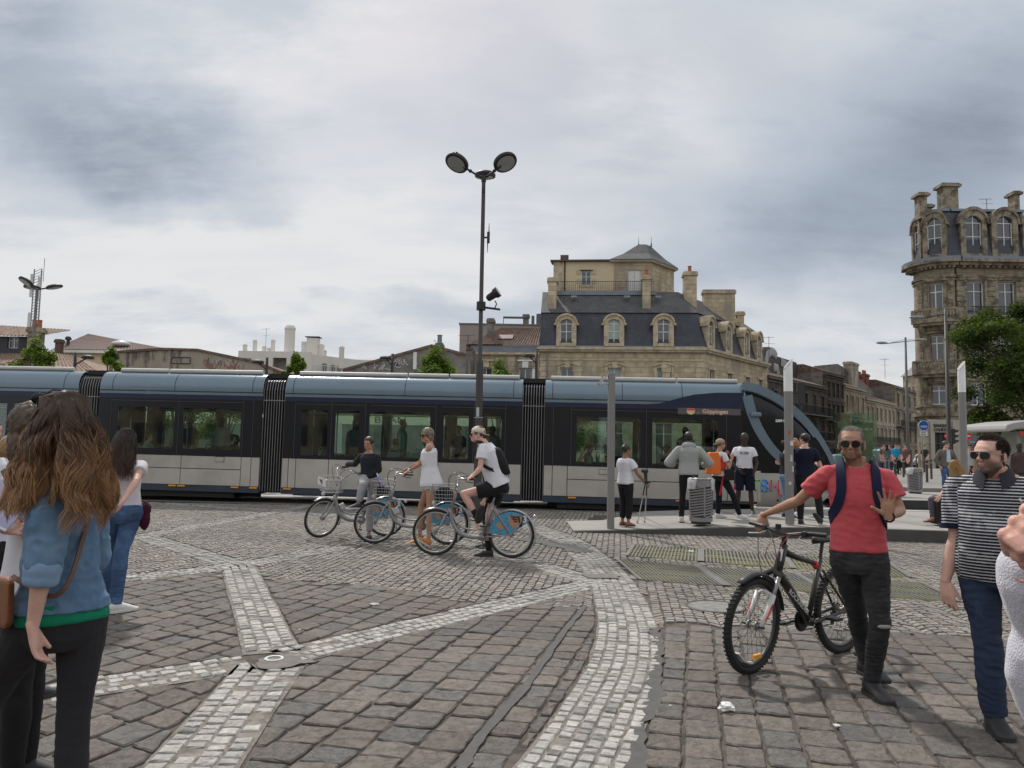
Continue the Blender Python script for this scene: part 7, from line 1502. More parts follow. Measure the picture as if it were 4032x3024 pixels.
 m=MB();m.ell(S((cx+.14,0,.76)),(.035,.035,.035));m.build('headlight',M('headlight_clear',(.5,.5,.48),.1),t)
 if black_basket:
  m=MB();m.loft([[S((cx+a,b,z))for a,b in((-.12,-.13),(.12,-.12),(.12,.12),(-.12,.13))]for z in(.81,.95)]);m.ell(S((cx,.03,.96)),(.09,.1,.05));tag(m.build('shoulder_bag',cloth('black_bag',(.02,.02,.022)),None,world=False,smooth=40,split=False),None);b_=bpy.context.scene.objects[-1]if False else COL.objects[-1];b_.matrix_basis=t.matrix_basis.copy();tag(b_,'black bag lying in the front basket of the nearest hire bicycle','bag')
 if mag:
  m=MB();m.loft([[S((cx+a,b,z))for a,b in((-.1,-.12),(.1,-.12),(.1,.1),(-.1,.1))]for z in(.81,.90)]);m.build('shoulder_bag',cloth('black_bag',(.02,.02,.022)),None,smooth=40,split=False);b_=COL.objects[-1];b_.matrix_basis=t.matrix_basis.copy();tag(b_,'dark bag under the magazines in the middle bicycle basket','bag')
  m=MB();m.box(S((cx+.03,.02,1.0)),(.02,.22,.24),Matrix.Rotation(.5,3,'Y')@Matrix.Rotation(.5,3,'X'));m.build('magazine',M('magazine_print',(.45,.4,.5),.4,var=.5,scale=22,two=(.08,.12,.4),twoscale=14),None);b_=COL.objects[-1];b_.matrix_basis=t.matrix_basis.copy();tag(b_,'colourful folded magazines in the middle bicycle basket','magazine');m=MB();m.box(S((cx+.06,-.05,.96)),(.015,.2,.05),Matrix.Rotation(.9,3,'X'));m.build('magazine',M('magazine_pink',(.6,.08,.12),.4),None);b_=COL.objects[-1];b_.matrix_basis=t.matrix_basis.copy();tag(b_,'pink edged leaflet below the magazines in the basket','leaflet')
 t['S']=0;return t,S,WB
b3=city_bike(G(1712,2187),G(2012,2197),.10,'nearest silver hire bicycle, ridden by the white cap man',black_basket=True)
b2=city_bike(G(1463,2141),G(1762,2145),.12,'middle silver hire bicycle with magazines in its basket',mag=True)
b1=city_bike(G(1264,2118),G(1518,2112),.45,'silver hire bicycle of the boy with its front wheel turned')
for b in(b1,b2,b3):del b[0]['S']
def mountain_bike(fc,rc,steer):
 fc=V(fc.x,fc.y,0);rc=V(rc.x,rc.y,0);d=(fc-rc).normalized();t=thing('mountain_bicycle',rc,math.atan2(d.y,d.x),label='dark mountain bicycle with white fork held by the red shirt man',cat='bicycle');WB=(fc-rc).length;R_=.345
 print('mtb wheelbase',WB);h0=V(WB-.36,0,.88);ax=(V(WB-.04,0,R_)-h0).normalized();Rs=Matrix.Rotation(-steer,3,ax);S=lambda p:h0+Rs@(V(p)-h0);fr=M('mtb_frame',(.045,.042,.038),.35,.3);white=M('fork_white',(.62,.62,.61),.3);red=M('decal_red',(.5,.03,.03),.4);rimb=M('rim_mtb',(.10,.10,.10),.4,.5);wf=M('rim_sticker',(.6,.58,.58),.4)
 wheel(t,(0,0,R_),(0,1,0),R_,.026,rimb,knob=True,sp=blk);w=wheel(t,S((WB,0,R_)),Rs@V(0,1,0),R_,.026,rimb,knob=True,sp=blk)
 c=S((WB,0,R_));u=Rs@V(1,0,0)
 m=MB();
 for k in range(9):a=math.radians(-82+k*5);p=c+(u*math.cos(a)+V(0,0,1)*math.sin(a))*.262;m.box(p,(.024,.036,.012),Matrix((u*-math.sin(a)+V(0,0,math.cos(a)),Rs@V(0,1,0),u*math.cos(a)+V(0,0,math.sin(a)))).transposed())
 m.build('rim_sticker',wf,w,split=False);m=MB();a=math.radians(-102);p=c+(u*math.cos(a)+V(0,0,1)*math.sin(a))*.235;m.box(p,(.10,.03,.028),Matrix.Rotation(a+math.pi/2,3,'Y'))if False else m.box(p,(.09,.02,.028),Matrix((u,Rs@V(0,1,0),V(0,0,1))).transposed());m.build('reflector',amber,w)
 hb=V(WB-.285,0,.66);ht=h0+V(-.02,0,.02);bb=V(.44,0,.30);st=V(.27,0,.76)
 m=MB();m.tube([ht,hb],.030,12);m.tube([ht+V(.015,0,-.05),(WB-.55,0,.79),st+V(.02,0,-.04)],[.028,.022,.018],12);m.tube([hb+V(0,0,.05),(WB-.40,0,.60),bb],[.034,.036,.032],12);m.tube([bb,st],.02,12)
 for s in(-1,1):m.tube([bb+V(0,s*.035,0),(0,s*.065,R_)],.012,8);m.tube([(0,s*.065,R_),st+V(0,s*.02,-.08)],.010,8)
 m.cyl(bb+V(0,-.045,0),bb+V(0,.045,0),.03,n=14);f=m.build('frame',fr,t,smooth=True,split=False);a,b=V(WB-.36,-.0,.585),bb+V(.03,0,.06);dd=(b-a).normalized()
 for s in(-1,1):
  m=None;nrm=V(0,s,0);up=V(dd.z,0,-dd.x)*(1 if s<0 else 1);uxx=dd if s<0 else dd;uyy=nrm.cross(uxx);text('ROCKRIDER',.052,a.lerp(b,.10)+nrm*.037-uyy*.016,uxx,uyy,M('decal_pale',(.5,.5,.5),.4),'lettering',f,world=False,ext=.001,bold=.0012,wide=1.05)
 m=MB();m.box(ht.lerp(hb,.3)+V(.03,0,0),(.006,.05,.09),Matrix.Rotation(-.32,3,'Y'));m.build('head_badge',white,f)
 m=MB();m.tube([st,(.235,0,.90)],.014,8);m.build('seat_post',blk,t);m=MB();m.loft([[(x,y*w_,z)for y,z in((-1,.90),(-.7,.93),(0,.94),(.7,.93),(1,.90),(0,.885))]for x,w_ in((.06,.06),(.1,.08),(.2,.065),(.3,.03),(.36,.015))]);m.build('saddle',blk,t,smooth=True)
 m=MB();m.ell((.33,0,.72),(.03,.025,.035));m.build('bottle_clamp',red,t)
 m=MB()
 for s in(-1,1):m.tube([S((WB-.22,s*.062,.68)),S((WB-.125,s*.062,.50))],.016,10)
 m.build('fork_stanchions',silver,t,smooth=True);m=MB();m.tube([S((WB-.245,-.075,.675)),S((WB-.25,0,.72)),S((WB-.245,.075,.675))],.024,8);m.tube([S(h0),S((WB-.25,0,.69))],.017,8);m.build('fork_crown',blk,t,split=False)
 for s in(-1,1):
  m=MB();m.tube([S((WB-.15,s*.062,.56)),S((WB-.10,s*.064,.46)),S((WB-.0,s*.066,R_))],[.023,.022,.016],10);l=m.build('fork_leg',white,t,smooth=True);m=MB();a,b=S((WB-.118,s*.064,.50)),S((WB-.03,s*.066,R_+.05));q=Rs@V(.0,s*.018,0)
  m.tube([a+q*1.15,b+q*1.0],.0075,6,flat=1)
  m.build('fork_decal',red,l,split=False)
 m=MB();m.tube([S((WB-.15,-.06,.55)),S((WB-.12,0,.585)),S((WB-.15,.06,.55))],.015,8);m.build('fork_arch',white,t)
 m=MB();m.cyl(S((WB,-.09,R_)),S((WB,.09,R_)),.011,n=8);m.build('front_axle',blk,t)
 m=MB();rings=[]
 for k in range(15):a=math.radians(65+110*k/14-5);rings.append([S((WB+(R_+.03+q)*math.cos(a),y,R_+(R_+.03+q)*math.sin(a)))for y,q in((-.04,-.012),(-.02,.004),(0,.010),(.02,.004),(.04,-.012),(0,.0))])
 m.loft(rings);m.build('front_mudguard',blk,t,smooth=True)
 z=1.00;B0=V(WB-.365,0,z-.02)
 m=MB();m.tube([S(h0+V(-.01,0,-.02)),S(h0+V(-.02,0,.07)),S(B0)],.02,10);m.tube([S(p)for p in spline([(WB-.41,-.31,z+.02),(WB-.38,-.16,z+.01),B0,(WB-.38,.16,z+.01),(WB-.41,.31,z+.02)],5)],.013,10);m.build('handlebar',blk,t,smooth=True,split=False)
 for s in(-1,1):
  m=MB();m.tube([S((WB-.395,s*.19,z+.012)),S((WB-.41,s*.32,z+.02))],.018,12);m.build('grip',blk,t);m=MB();m.box(S((WB-.385,s*.165,z+.005)),(.05,.04,.045));m.build('shifter',blk,t,bevel=.008)
  m=MB();m.tube([S(p)for p in((WB-.375,s*.14,z-.01),(WB-.30,s*.16,z-.03),(WB-.30,s*.26,z-.045))],.006,6);m.build('brake_lever',M('lever_silver',(.5,.5,.5),.3,.8),t)
  m=MB();m.tube([S(p)for p in bez((WB-.35,s*.15,z),(WB-.15,s*.12,z+.08),(WB-.10,s*.05,z-.25),(WB-.2,s*.04,.64),12)],.003,5);m.tube([S(p)for p in bez((WB-.36,s*.13,z),(WB-.1,-s*.1,z-.02),(WB-.2,-s*.06,z-.3),(WB-.34,0,.72),12)],.003,5);m.build('brake_cable',M('cable_red',(.25,.05,.05),.4)if s>0 else blk,t,split=False)
 m=MB();m.cyl(S((WB-.37,-.05,z+.01)),S((WB-.37,-.05,z+.05)),.022,n=12);m.build('bell',blk,t)
 m=MB();yb=-.055;m.cyl(bb+V(0,yb-.004,0),bb+V(0,yb+.004,0),.085,n=32);m.cyl(bb+V(0,yb+.01,0),bb+V(0,yb+.016,0),.07,n=28)
 for k in range(32):a=2*math.pi*k/32;m.box(bb+V(.088*math.cos(a),yb,.088*math.sin(a)),(.008,.006,.008))
 m.build('chainring',blk,t,split=False);m=MB();dcr=V(.168,0,-.02);m.tube([bb+V(0,-.075,0),bb+dcr+V(0,-.085,0)],.011,8);m.tube([bb+V(0,.06,0),bb-dcr+V(0,.075,0)],.011,8);m.cyl(bb+V(0,-.08,0),bb+V(0,.07,0),.012,n=8);m.build('crank',blk,t,split=False)
 for q in(dcr+V(0,-.13,0),-dcr+V(0,.12,0)):m=MB();m.box(bb+q,(.09,.09,.02));m.build('pedal',blk,t)
 m=MB();m.tube([bb+V(0,-.055,.085),(0,-.05,R_+.045)],.004,5);m.tube([bb+V(0,-.055,-.085),(.04,-.05,R_-.12),(0,-.05,R_-.05)],.004,5);m.cyl((0,-.055,R_),(0,-.03,R_),.045,n=20);m.box((.03,-.06,R_-.08),(.03,.015,.1));m.build('chain',blk,t,split=False)
 return t,S,WB
G0=G(2964,2652);G1=G(3322,2568);mb=mountain_bike(G0,G0+(G1-G0).normalized()*1.10,.12)
# ================================================================== THE CAST
wht=cloth('white_cotton',(.66,.66,.70));blkc=cloth('black_cotton',(.018,.018,.02));dkhair=M('dark_hair',(.025,.018,.014),.5,var=.3,scale=30,bump=.002,bscale=160);brhair=M('brown_hair',(.075,.045,.028),.5,var=.3,scale=30,bump=.002,bscale=160);sole_w=M('sole_white',(.6,.6,.58),.6);sole_b=M('sole_black',(.03,.03,.03),.7);shoe_b=M('shoe_black',(.022,.022,.024),.6,var=.2,scale=20);shoe_w=M('shoe_white',(.62,.62,.60),.5,var=.08,scale=20);navy=cloth('navy_cotton',(.012,.014,.030));denim=cloth('denim_blue',(.035,.075,.16),var=.35,two=(.07,.13,.25),twoscale=3)
J=pose(5.20,1.76,dict(pelvis=(3380,2185,0),neck=(3372,1830,0),head=(3352,1748,-1,.15),yaw=198,hyaw=207,hpitch=-.08,shtilt=-.006,elR=(3165,1990,-1),wrR=(3035,2060,-1),elL=(3545,2010,0),wrL=(3500,2035,-1),knR=(3380,2420,-1),anR=(3420,2620,1),knL=(3425,2435,-1),anL=(3432,2660,-1),toeL=170,toeR=190))
GRIP=mb[0].matrix_basis@mb[1]((mb[2]-.40,-.27,1.03));print('red grip',proj_dbg(GRIP)if 'proj_dbg' in globals()else GRIP,'wrR',J['wrR'],'anL',J['anL'],'anR',J['anR'])
J['wrR']=GRIP+V(.075,.03,.055);J['elR']=solve(J['shR'],3165,1992,.172*1.76,-1)*.5+(J['shR']+J['wrR'])*.25+V(0,0,.0)
def ik(J,s,an,Hh,fwd,toe=None):
 hp=J['hip'+s];L_=.245*Hh;d=an-hp;h=math.sqrt(max(L_*L_-d.length_squared/4,.0004));n=V(fwd);n=(n-d*(n.dot(d)/d.length_squared)).normalized();J['an'+s]=V(an);J['kn'+s]=hp+d/2+n*h;J['toe'+s]=V(an)+(V(toe)if toe else V(fwd).normalized()*.16+V(0,0,-.055))
ik(J,'L',G(3432,2685,.085),1.76,(.05,-1,0));ik(J,'R',G(3412,2610,.12),1.76,(-.15,-1,0),(.03,-.13,-.075))
rd=human('grey-haired man in red T-shirt and sunglasses raising an open hand',J,1.76,.97,'tan',.0055,beard=.5,mouth=1,scalp=(.22,.19,.17),hands=dict(R=dict(D=(-.35,-.25,-.8),N=(.3,.55,-.45),curl=(.5,.55,.6,.65),spread=.12),L=dict(D=(-.10,-.05,1),N=(-.25,-1,-.1),curl=(.12,.1,.15,.2),spread=.30,thumb=(.9,.1),s=1.05)),armr=.93)
reds=M('red_jersey',(.52,.072,.085),.8,var=.10,scale=6,bump=.0008,bscale=500,sheen=.05)
shirt(rd,J,1.76,reds,.0065,lo=.05,build=.97,sleeve=.62,loose=.016,amp=.019,margin=.018,fold_f=(6,6,7),belly=.004);trousers(rd,J,1.76,M('black_jeans',(.016,.016,.019),.8,var=.4,scale=5,two=(.035,.035,.038),twoscale=4,bump=.001,bscale=400),.0065,amp=.010,legr=.98,margin=.010,fold_f=(7,7,14))
m=MB();q=J['knL']-J['base']+V(0,-.062,-.01);m.ell(q,(.045,.012,.014));m.build('torn_knee',skin('tan',SK['tan']),rd)if False else tag(m.build('torn_knee',M('frayed_thread',(.35,.32,.29),.9),rd,smooth=True))
for s in 'LR':shoe(rd,J,s,shoe_b,sole_b,1.76,high=.03,wd=1.1)
Rh,C,hs=J['Rh'],J['Ch'],J['hs']
def skullcap(front=.012,c=(0,-.012,.035),r=(.0765,.0955,.0825)):
 while True:
  v=rng.normal(0,1,3);v/=np.linalg.norm(v);p=V(c)+V(v[0]*r[0],v[1]*r[1],v[2]*r[2])
  if p.y>front and p.z<.088 and not(abs(p.x)>.064-.12*(p.z-.03)and p.z>.03):continue
  if p.z<-.03-(p.y<-.03)*.035:continue
  return p,V(v)
def short_hair(body,J,n,L,c0,c1,up=.3,**k):
 R_={};Rh,C,hs=J['Rh'],J['Ch'],J['hs']
 def path(i,t):
  if i not in R_:p,v=skullcap(**k);R_[i]=(p,(v*.8+V(0,-.2,up)+V(rng.normal(0,.2),rng.normal(0,.2),rng.normal(0,.15))).normalized(),L*rng.uniform(.6,1.3))
  p,v,l=R_[i];return C+Rh@((p+v*l*t)*hs)
 return strands('hair',hair_m,body,J['base'],n,path,3,.0011,.4,c0,c1)
short_hair(rd,J,3500,.007,(.16,.15,.14),(.3,.29,.28));shades(rd,J,black_gl)
def pack_straps(body,J,mat,w,label,cat='backpack',size=(.30,.16,.45),tail=True):
 B=J['base'];fw=J['fwd'];rt=(J['shR']-J['shL']).normalized();t=None;sp=(J['pelvis']-J['neck']).normalized();bc_=J['neck']+sp*.26-fw*.20;m=MB();zz=-sp;Rm=Matrix((rt,fw,rt.cross(fw))).transposed()
 rings=[]
 for q,a,b in((-.5,.8,.7),(-.42,1,1),(0,1.04,1.1),(.35,.95,.95),(.47,.7,.7),(.5,.4,.4)):rings.append([bc_+zz*size[2]*q+rt*size[0]/2*a*math.copysign(abs(math.cos(x))**.6,math.cos(x))+fw*size[1]/2*b*math.copysign(abs(math.sin(x))**.6,math.sin(x))-B for x in[2*math.pi*k/20 for k in range(20)]])
 m.loft(rings);t=m.build('backpack',mat,None,smooth=True);t.location=B;tag(t,label,cat)
 for s in(-1,1):
  sh=J['neck']+(J['sh'+('R' if s>0 else 'L')]-J['neck'])*.60;k=[sh-fw*.09+sp*.02,sh-fw*.02-sp*.062,sh+fw*.055-sp*.045,sh+fw*.108+sp*.05,sh+fw*.125+sp*.15+rt*s*.005,sh+fw*.105+sp*.24+rt*s*.03,sh+fw*.02+sp*.33+rt*s*.065,sh-fw*.09+sp*.38+rt*s*.03];k=spline(k,4);nr=[]
  for i,p in enumerate(k):c=J['neck']+sp*max(0,(p-J['neck']).dot(sp));nr.append((p-c-rt*(p-c).dot(rt)*.6).normalized())
  strap(t,k,w,.014,mat,'strap',B,nrm=nr);t.children[-1].matrix_basis=Matrix.Identity(4)
 return t
pack_straps(rd,J,cloth('navy_nylon',(.012,.016,.045),.6),.062,'navy backpack on the back of the red shirt man')
m=MB();w=J['wrL'];m.ring(w-J['base']+V(0,0,.0),(J['wrL']-J['elL']),.032,.006,24,6);m.build('watch_strap',blkc,rd)
J=pose(4.62,1.74,dict(pelvis=(3925,2235,0),neck=(3915,1872,0),head=(3900,1792,-1,.165),yaw=216,hyaw=247,hpitch=-.22,shtilt=.0,elR=(3768,2115,-1),wrR=(3722,2290,-1),elL=(4120,2140,1),wrL=(4150,2330,-1),knR=(3875,2500,0),anR=(3915,2765,0),knL=(4000,2500,1),anL=(4120,2690,1),toeR=195,toeL=190,hipw=.056,shw=.118))
ik(J,'R',G(3915,2815,.085),1.74,(-.25,-1,0));ik(J,'L',G(4120,2700,.13),1.74,(-.1,-1,0))
sp_=human('heavy bearded man in black and white striped polo shirt walking',J,1.74,1.18,'rosy',.0055,beard=.8,fat=.8,scalp=(.03,.022,.018),mouth=1,hands=dict(R=dict(D=(.05,-.15,-1),N=(.75,.5,0),curl=(.25,.45,.55,.6),spread=.1,thumb=(.35,.2),s=1.1)),armr=1.22,legr=1.0,belly=.035)
def stripes(co,no,J):
 z=(co-np.array(J['pelvis']))@np.array((J['neck']-J['pelvis']).normalized());x=(co-np.array(J['pelvis']))@np.array(J['rt'])
 for s in 'LR':
  a=np.array(J['sh'+s]);b=np.array(J['el'+s]);d=(b-a)/np.linalg.norm(b-a);t=(co-a)@d;lat=np.linalg.norm(co-a-np.outer(t,d),axis=1);on=(np.abs(x)>.185)&(lat<.12)&(t>0);z=np.where(on,.0+t+.02,z)
 w=.5+.5*np.sin(z/.0185*2*math.pi);k=np.clip((w-.72)*10,0,1)[:,None];return np.array((.010,.011,.018))*(1-k)+np.array((.60,.60,.63))*k
polo=M('striped_jersey',rough=.8,var=.05,attr='Col',bump=.0006,bscale=500,spec=.25)
shirt(sp_,J,1.74,polo,.0045,lo=-.13,build=1.18,sleeve=.80,loose=.022,amp=.010,margin=.016,belly=.045,col=stripes,armr=1.15,fold_f=(6,6,4),wk=lambda t:1.06 if t<.5 else 1.0)
B=J['base']
for s in 'R':q=J['shR'].lerp(J['elR'],.80);d_=(J['elR']-J['shR']).normalized();m=MB();m.cyl(q-d_*.02-B,q+d_*.012-B,.094,.093,n=28);m.build('sleeve_band',navy,sp_,smooth=40)
nk=J['neck']+V(0,0,.012);fw=J['fwd'];rt=J['rt'];m=MB();ra=[]
for k in range(25):
 a=math.radians(-156+312*k/24);d_=fw*-math.cos(a)+rt*math.sin(a);f_=abs(a)/2.72;lo_=.028+.05*max(0,f_-.55)*2;drp=V(0,0,-.09*max(0,f_-.35))+fw*.035*max(0,f_-.4)*2;p=nk+d_*.078+V(0,0,.058)+drp;q=nk+d_*.112+V(0,0,.058-.05)+drp-V(0,0,lo_*.6)+fw*.012;n_=d_*.006;ra.append([p-B,q-B,q-B+n_,p-B+n_])
m.loft(ra)
m.build('collar',cloth('collar_charcoal',(.035,.035,.045)),sp_,smooth=30,split=False)
sw_=[(0,.0),(.012,-.012),(.08,.012),(.018,-.002),(.010,.012)];o_=nk+fw*.192+rt*-.125+V(0,0,-.145);m=MB();m.prism(sw_,o_-B,-rt+fw*-.35,V(0,0,1),fw*.004);m.build('chest_mark',M('mark_white',(.7,.7,.7),.5),sp_)
m=MB();m.tube([nk+rt*x+fw*y+V(0,0,z)-B for x,y,z in((-.065,.02,.03),(-.055,.07,-.0),(0,.112,-.035),(.055,.07,-.0),(.065,.02,.03))],.0018,5);m.build('necklace',M('gold',(.6,.4,.15),.3,.9),sp_)
trousers(sp_,J,1.74,M('dark_jeans',(.016,.030,.068),.85,var=.3,scale=4,two=(.06,.095,.17),twoscale=2.6,twofac=(.56,.68),bump=.001,bscale=400,stretch=(1,1,.45)),.0065,build=1.15,amp=.012,legr=1.0,margin=.018,hem=.008,fold_f=(6,6,9))
for s in 'LR':shoe(sp_,J,s,shoe_b,sole_b,1.74,high=.02,wd=1.12)
m=MB();q=J['anR']-B+V(0,0,-.062)+fw*.09;m.tube([q+rt*-.055,q+rt*-.056+fw*-.05,q+rt*-.05+fw*.06],.010,8);m.build('shoe_mark',sole_w,sp_)
short_hair(sp_,J,5200,.015,(.018,.013,.010),(.05,.035,.025),up=.45);shades(sp_,J,M('mirror_lens',(.012,.010,.009),.15,spec=.4),'flat',M('gun_metal',(.3,.28,.26),.3,.8))
J=pose(3.15,1.74,dict(pelvis=(238,2425,0),neck=(262,1800,0),head=(250,1672,-1,.19),yaw=-48,syaw=-42,hyaw=-48,hipw=.05,shw=.094))
J['shL']=P(205,1895,3.0);J['shR']=P(335,1905,3.32);J['elL']=P(172,2225,2.93);J['wrL']=P(128,2470,2.93);J['elR']=P(375,2190,3.42);J['wrR']=P(300,2240,3.5)
J['knR']=J['hipR']+V(.0,-.03,-.42);J['anR']=J['knR']+V(.03,-.03,-.42);J['knL']=J['hipL']+V(-.24,.10,-.35);J['anL']=J['knL']+V(-.12,.02,-.41)
for s in 'LR':J['toe'+s]=J['an'+s]+V(-.12,.1,-.055)
dw=human('woman with long wavy auburn hair in a denim shirt, back to us',J,1.74,.84,'rosy',.0055,fem=1,wk=lambda t:1.08 if t<.12 else(.86 if .3<t<.6 else .93),hands=dict(L=dict(D=(.22,.05,-1),N=(.95,.25,.3),curl=(.35,.5,.6,.55),spread=.12,thumb=(.35,.3))),legr=.98,armr=.90)
den=M('chambray',(.10,.18,.29),.9,spec=.15,var=.12,scale=9,two=(.155,.25,.365),twoscale=4,twofac=(.42,.62),bump=.0012,bscale=420,sheen=.05)
shirt(dw,J,1.74,den,.0065,lo=.045,hi=.98,build=.88,sleeve=1.10,margin=.020,amp=.019,fold_f=(10,10,8),wk=lambda t:1.05 if t<.15 else .95,flare=.01,armr=1.08)
B=J['base'];q=J['elL'].lerp(J['wrL'],.06);d_=(J['wrL']-J['elL']).normalized();cuff=M('chambray_inside',(.20,.31,.46),.9,var=.12,scale=9,bump=.0012,bscale=300);m=MB();m.ring(q-B,d_,.050,.017,28,10,2.2);m.ring(q-B+d_*.035,d_,.050,.014,28,10,1.9);me=remeshed(m,.005,2);co,no=arr(me);finish(me,'rolled_cuff',cuff,(0,0,0),dw,folds(co,no,.004,(14,14,14)))
trousers(dw,J,1.74,cloth('charcoal_leggings',(.030,.029,.033),var=.12),.0065,build=.86,amp=.004,legr=1.05,margin=.009,top=.10,fold_f=(6,6,12),wk=lambda t:1.08)
m=MB();torso(m,J,1.74,.88,.011,-.022,.10,wk=lambda t:1.08);me=remeshed(m,.007,2);co,no=arr(me);finish(me,'green_top',cloth('green_knit',(.01,.20,.11)),B,dw,folds(co,no,.008,(9,9,3)))
fw=J['fwd'];rt=(J['shR']-J['shL']).normalized();sp=J['pelvis'];brown=M('tan_leather',(.20,.075,.025),.5,var=.2)
bk_=lambda x,z,y=-.125:J['pelvis'].lerp(J['neck'],z)+rt*x+fw*y
bagc=P(2,2330,3.0);m=MB();m.loft([[bagc+fw*(y*w_)-rt*x*w_+V(0,0,z)for x,y in((-.03,-.10),(.03,-.10),(.03,.10),(-.03,.10))]for z,w_ in((-.13,.8),(-.11,1),(.04,.9),(.06,.7))]);bg_=m.build('handbag',brown,None,bevel=.012,split=False);tag(bg_,'brown leather bag at the left hip of the denim shirt woman','handbag')
pts=spline([bk_(.12,.80,-.10),bk_(.07,.62,-.135),bk_(.0,.42,-.130),bk_(-.10,.24,-.135),bk_(-.175,.16,-.06),bagc+V(0.04,0,.06)],4);strap(bg_,pts,.018,.006,M('strap_brown',(.10,.045,.03),.5),'strap',(0,0,0),nrm=-fw)
m=MB();m.ring(bagc+V(.0,-.07,.12),(1,.3,.2),.014,.003,14,5);m.build('buckle',M('gold',(.6,.4,.15),.3,.9),bg_)
Rh,C,hs=J['Rh'],J['Ch'],J['hs'];gr={}
yw=J['yawv']=(J['face'].x,J['face'].y);bkv=-V(J['face']).normalized();sdv=Rh@V(1,0,0)
locks=[(*(lambda v:v/np.linalg.norm(v))(rng.normal(0,1,3)),rng.uniform(.29,.42),rng.uniform(0,6.28,4),rng.uniform(.7,1.6),rng.uniform(.3,1.0))for _ in range(170)]
def long_hair(i,t):
 if i not in gr:
  while True:
   v=rng.normal(0,1,3);v/=np.linalg.norm(v)
   if v[2]>-.15 and not(v[1]>.35 and v[2]<.55):break
  out=V(v[0],v[1]*.9-.15,0);out=Rh@out;L_=rng.uniform(.26,.41);cl=locks[min(range(len(locks)),key=lambda k:(locks[k][0]-v[0])**2+(locks[k][1]-v[1])**2+(locks[k][2]-v[2])**2)];gr[i]=(C+Rh@(V(v[0]*.086,v[1]*.104-.012,v[2]*.10+.036)*hs),out,cl[3]*rng.uniform(.88,1.05),cl[4]+rng.uniform(-.35,.35,4),cl[5]*rng.uniform(.8,1.2),cl[6]+rng.uniform(-.10,.10))
 p,out,L_,ph,am,lay=gr[i];s=t**.9;drop=L_*s;lf=out.dot(sdv)<-.45;rad=.032*(1-math.exp(-s*5))+(.028 if lf else .045)*s*(1-.3*s)*lay;w=.015*am*min(1,s*2.5);q=p+V(0,0,-drop)+out*rad+(-bkv*.075*s-sdv*.03*s if lf else bkv*(.04*s*lay+.06*s)+sdv*.01*s)+sdv*(math.sin(s*11+ph[0])*w)+bkv*math.cos(s*10+ph[1])*w+V(0,0,math.sin(s*12+ph[2])*.004)
 r=(q-C);r.z=0;mn=.10 if q.z<C.z-.12 else .088
 if s>.05 and r.length<mn:q+=r.normalized()*(mn-r.length)
 return q
strands('hair',hair_m,dw,J['base'],9500,long_hair,15,.0014,.45,(.072,.041,.028),(.40,.225,.11),mid=.5,colvar=.5)
m=MB();m.ell(C+Rh@V(0,-.012,.036),(.088,.105,.098),Rh,24,16)
m.ell(C+bkv*.085+V(0,0,-.12),(.095,.055,.18),Matrix.Rotation(-.3,3,'Z'),24,16)
me=remeshed(m,.008,3);co,no=arr(me);h=np.clip((C.z-co[:,2])/.45,0,1)[:,None];co=folds(co,no,.006,(30,30,4));finish(me,'hair_mass',M('hair_under',rough=.6,var=.35,scale=30,attr='Col',stretch=(1,1,.12),bump=.004,bscale=90),J['base'],dw,co,np.array((.06,.034,.022))*(1-h)+np.array((.20,.11,.055))*h)
m=MB();m.tube([C+Rh@V(x,y,z)for x,y,z in((-.09,.0,.03),(-.085,.05,.10),(-.03,.06,.138),(.03,.06,.138))],.003,6)
for x in(-.075,):m.ell(C+Rh@V(x,.055,.10),(.03,.012,.024),Rh);
m.build('hair_sunglasses',black_gl,dw,world=True,split=False)
J=pose(3.75,1.68,dict(pelvis=(120,2330,0),neck=(150,1810,0),head=(150,1690,0,.16),yaw=75,shw=.09,elL=(60,2080,0),wrL=(95,2085,-1),elR=(190,2100,0),wrR=(95,2078,-1)))
J['wrR']=P(120,2085,3.55);J['elR']=P(210,2090,3.6)
pw=human('woman with tousled brown hair holding a phone, half hidden by the denim shirt woman',J,1.68,.9,'rosy',.009,fem=1,hands=dict(R=dict(D=(-1,-.15,-.1),N=(0,-.3,1),curl=(.5,.55,.6,.6),spread=.1)))
shirt(pw,J,1.68,wht,.01,lo=-.05,build=.92,sleeve=.5);trousers(pw,J,1.68,blkc,.01,build=.92);cap_hair(pw,J,brhair,r=(.10,.115,.11),c=(0,-.02,.03),extra=[((0,-.06,-.08),(.09,.07,.12))],amp=.014,freq=40)
for s in 'LR':shoe(pw,J,s,shoe_b,sole_b)
c=P(42,2030,3.52);m=MB();R_=Matrix.Rotation(.42,3,'Y')@Matrix.Rotation(-.55,3,'X');m.box((0,0,0),(.072,.009,.148),R_);ph=m.build('phone',M('phone_silver',(.5,.48,.46),.3,.5),None,bevel=.004);ph.location=c;tag(ph,'silver smartphone held up at the left edge','phone');m=MB();m.box(R_@V(0,-.0052,0),(.064,.001,.120),R_);m.build('screen',M('phone_screen',(.16,.16,.24),.08,emit=(.35,.35,.5,.25)),ph)
J=pose(5.0,1.62,dict(pelvis=(55,2160,0),neck=(75,1870,0),head=(70,1785,0,.15),yaw=40,hyaw=60,elL=(-40,2060,0),wrL=(-50,2200,0),elR=(120,2060,0),wrR=(90,2180,-1),ground=0,knL=(15,2380,0),anL=(-10,2640,0),knR=(80,2380,0),anR=(95,2640,0)))
pt_=human('woman with blond ponytail, lilac white top and grey shoulder strap at the left',J,1.62,.95,'rosy',.009,fem=1);shirt(pt_,J,1.62,cloth('lilac_cotton',(.50,.48,.60)),.009,lo=-.05,build=.95,sleeve=.5);trousers(pt_,J,1.62,blkc,.01,build=1.0)
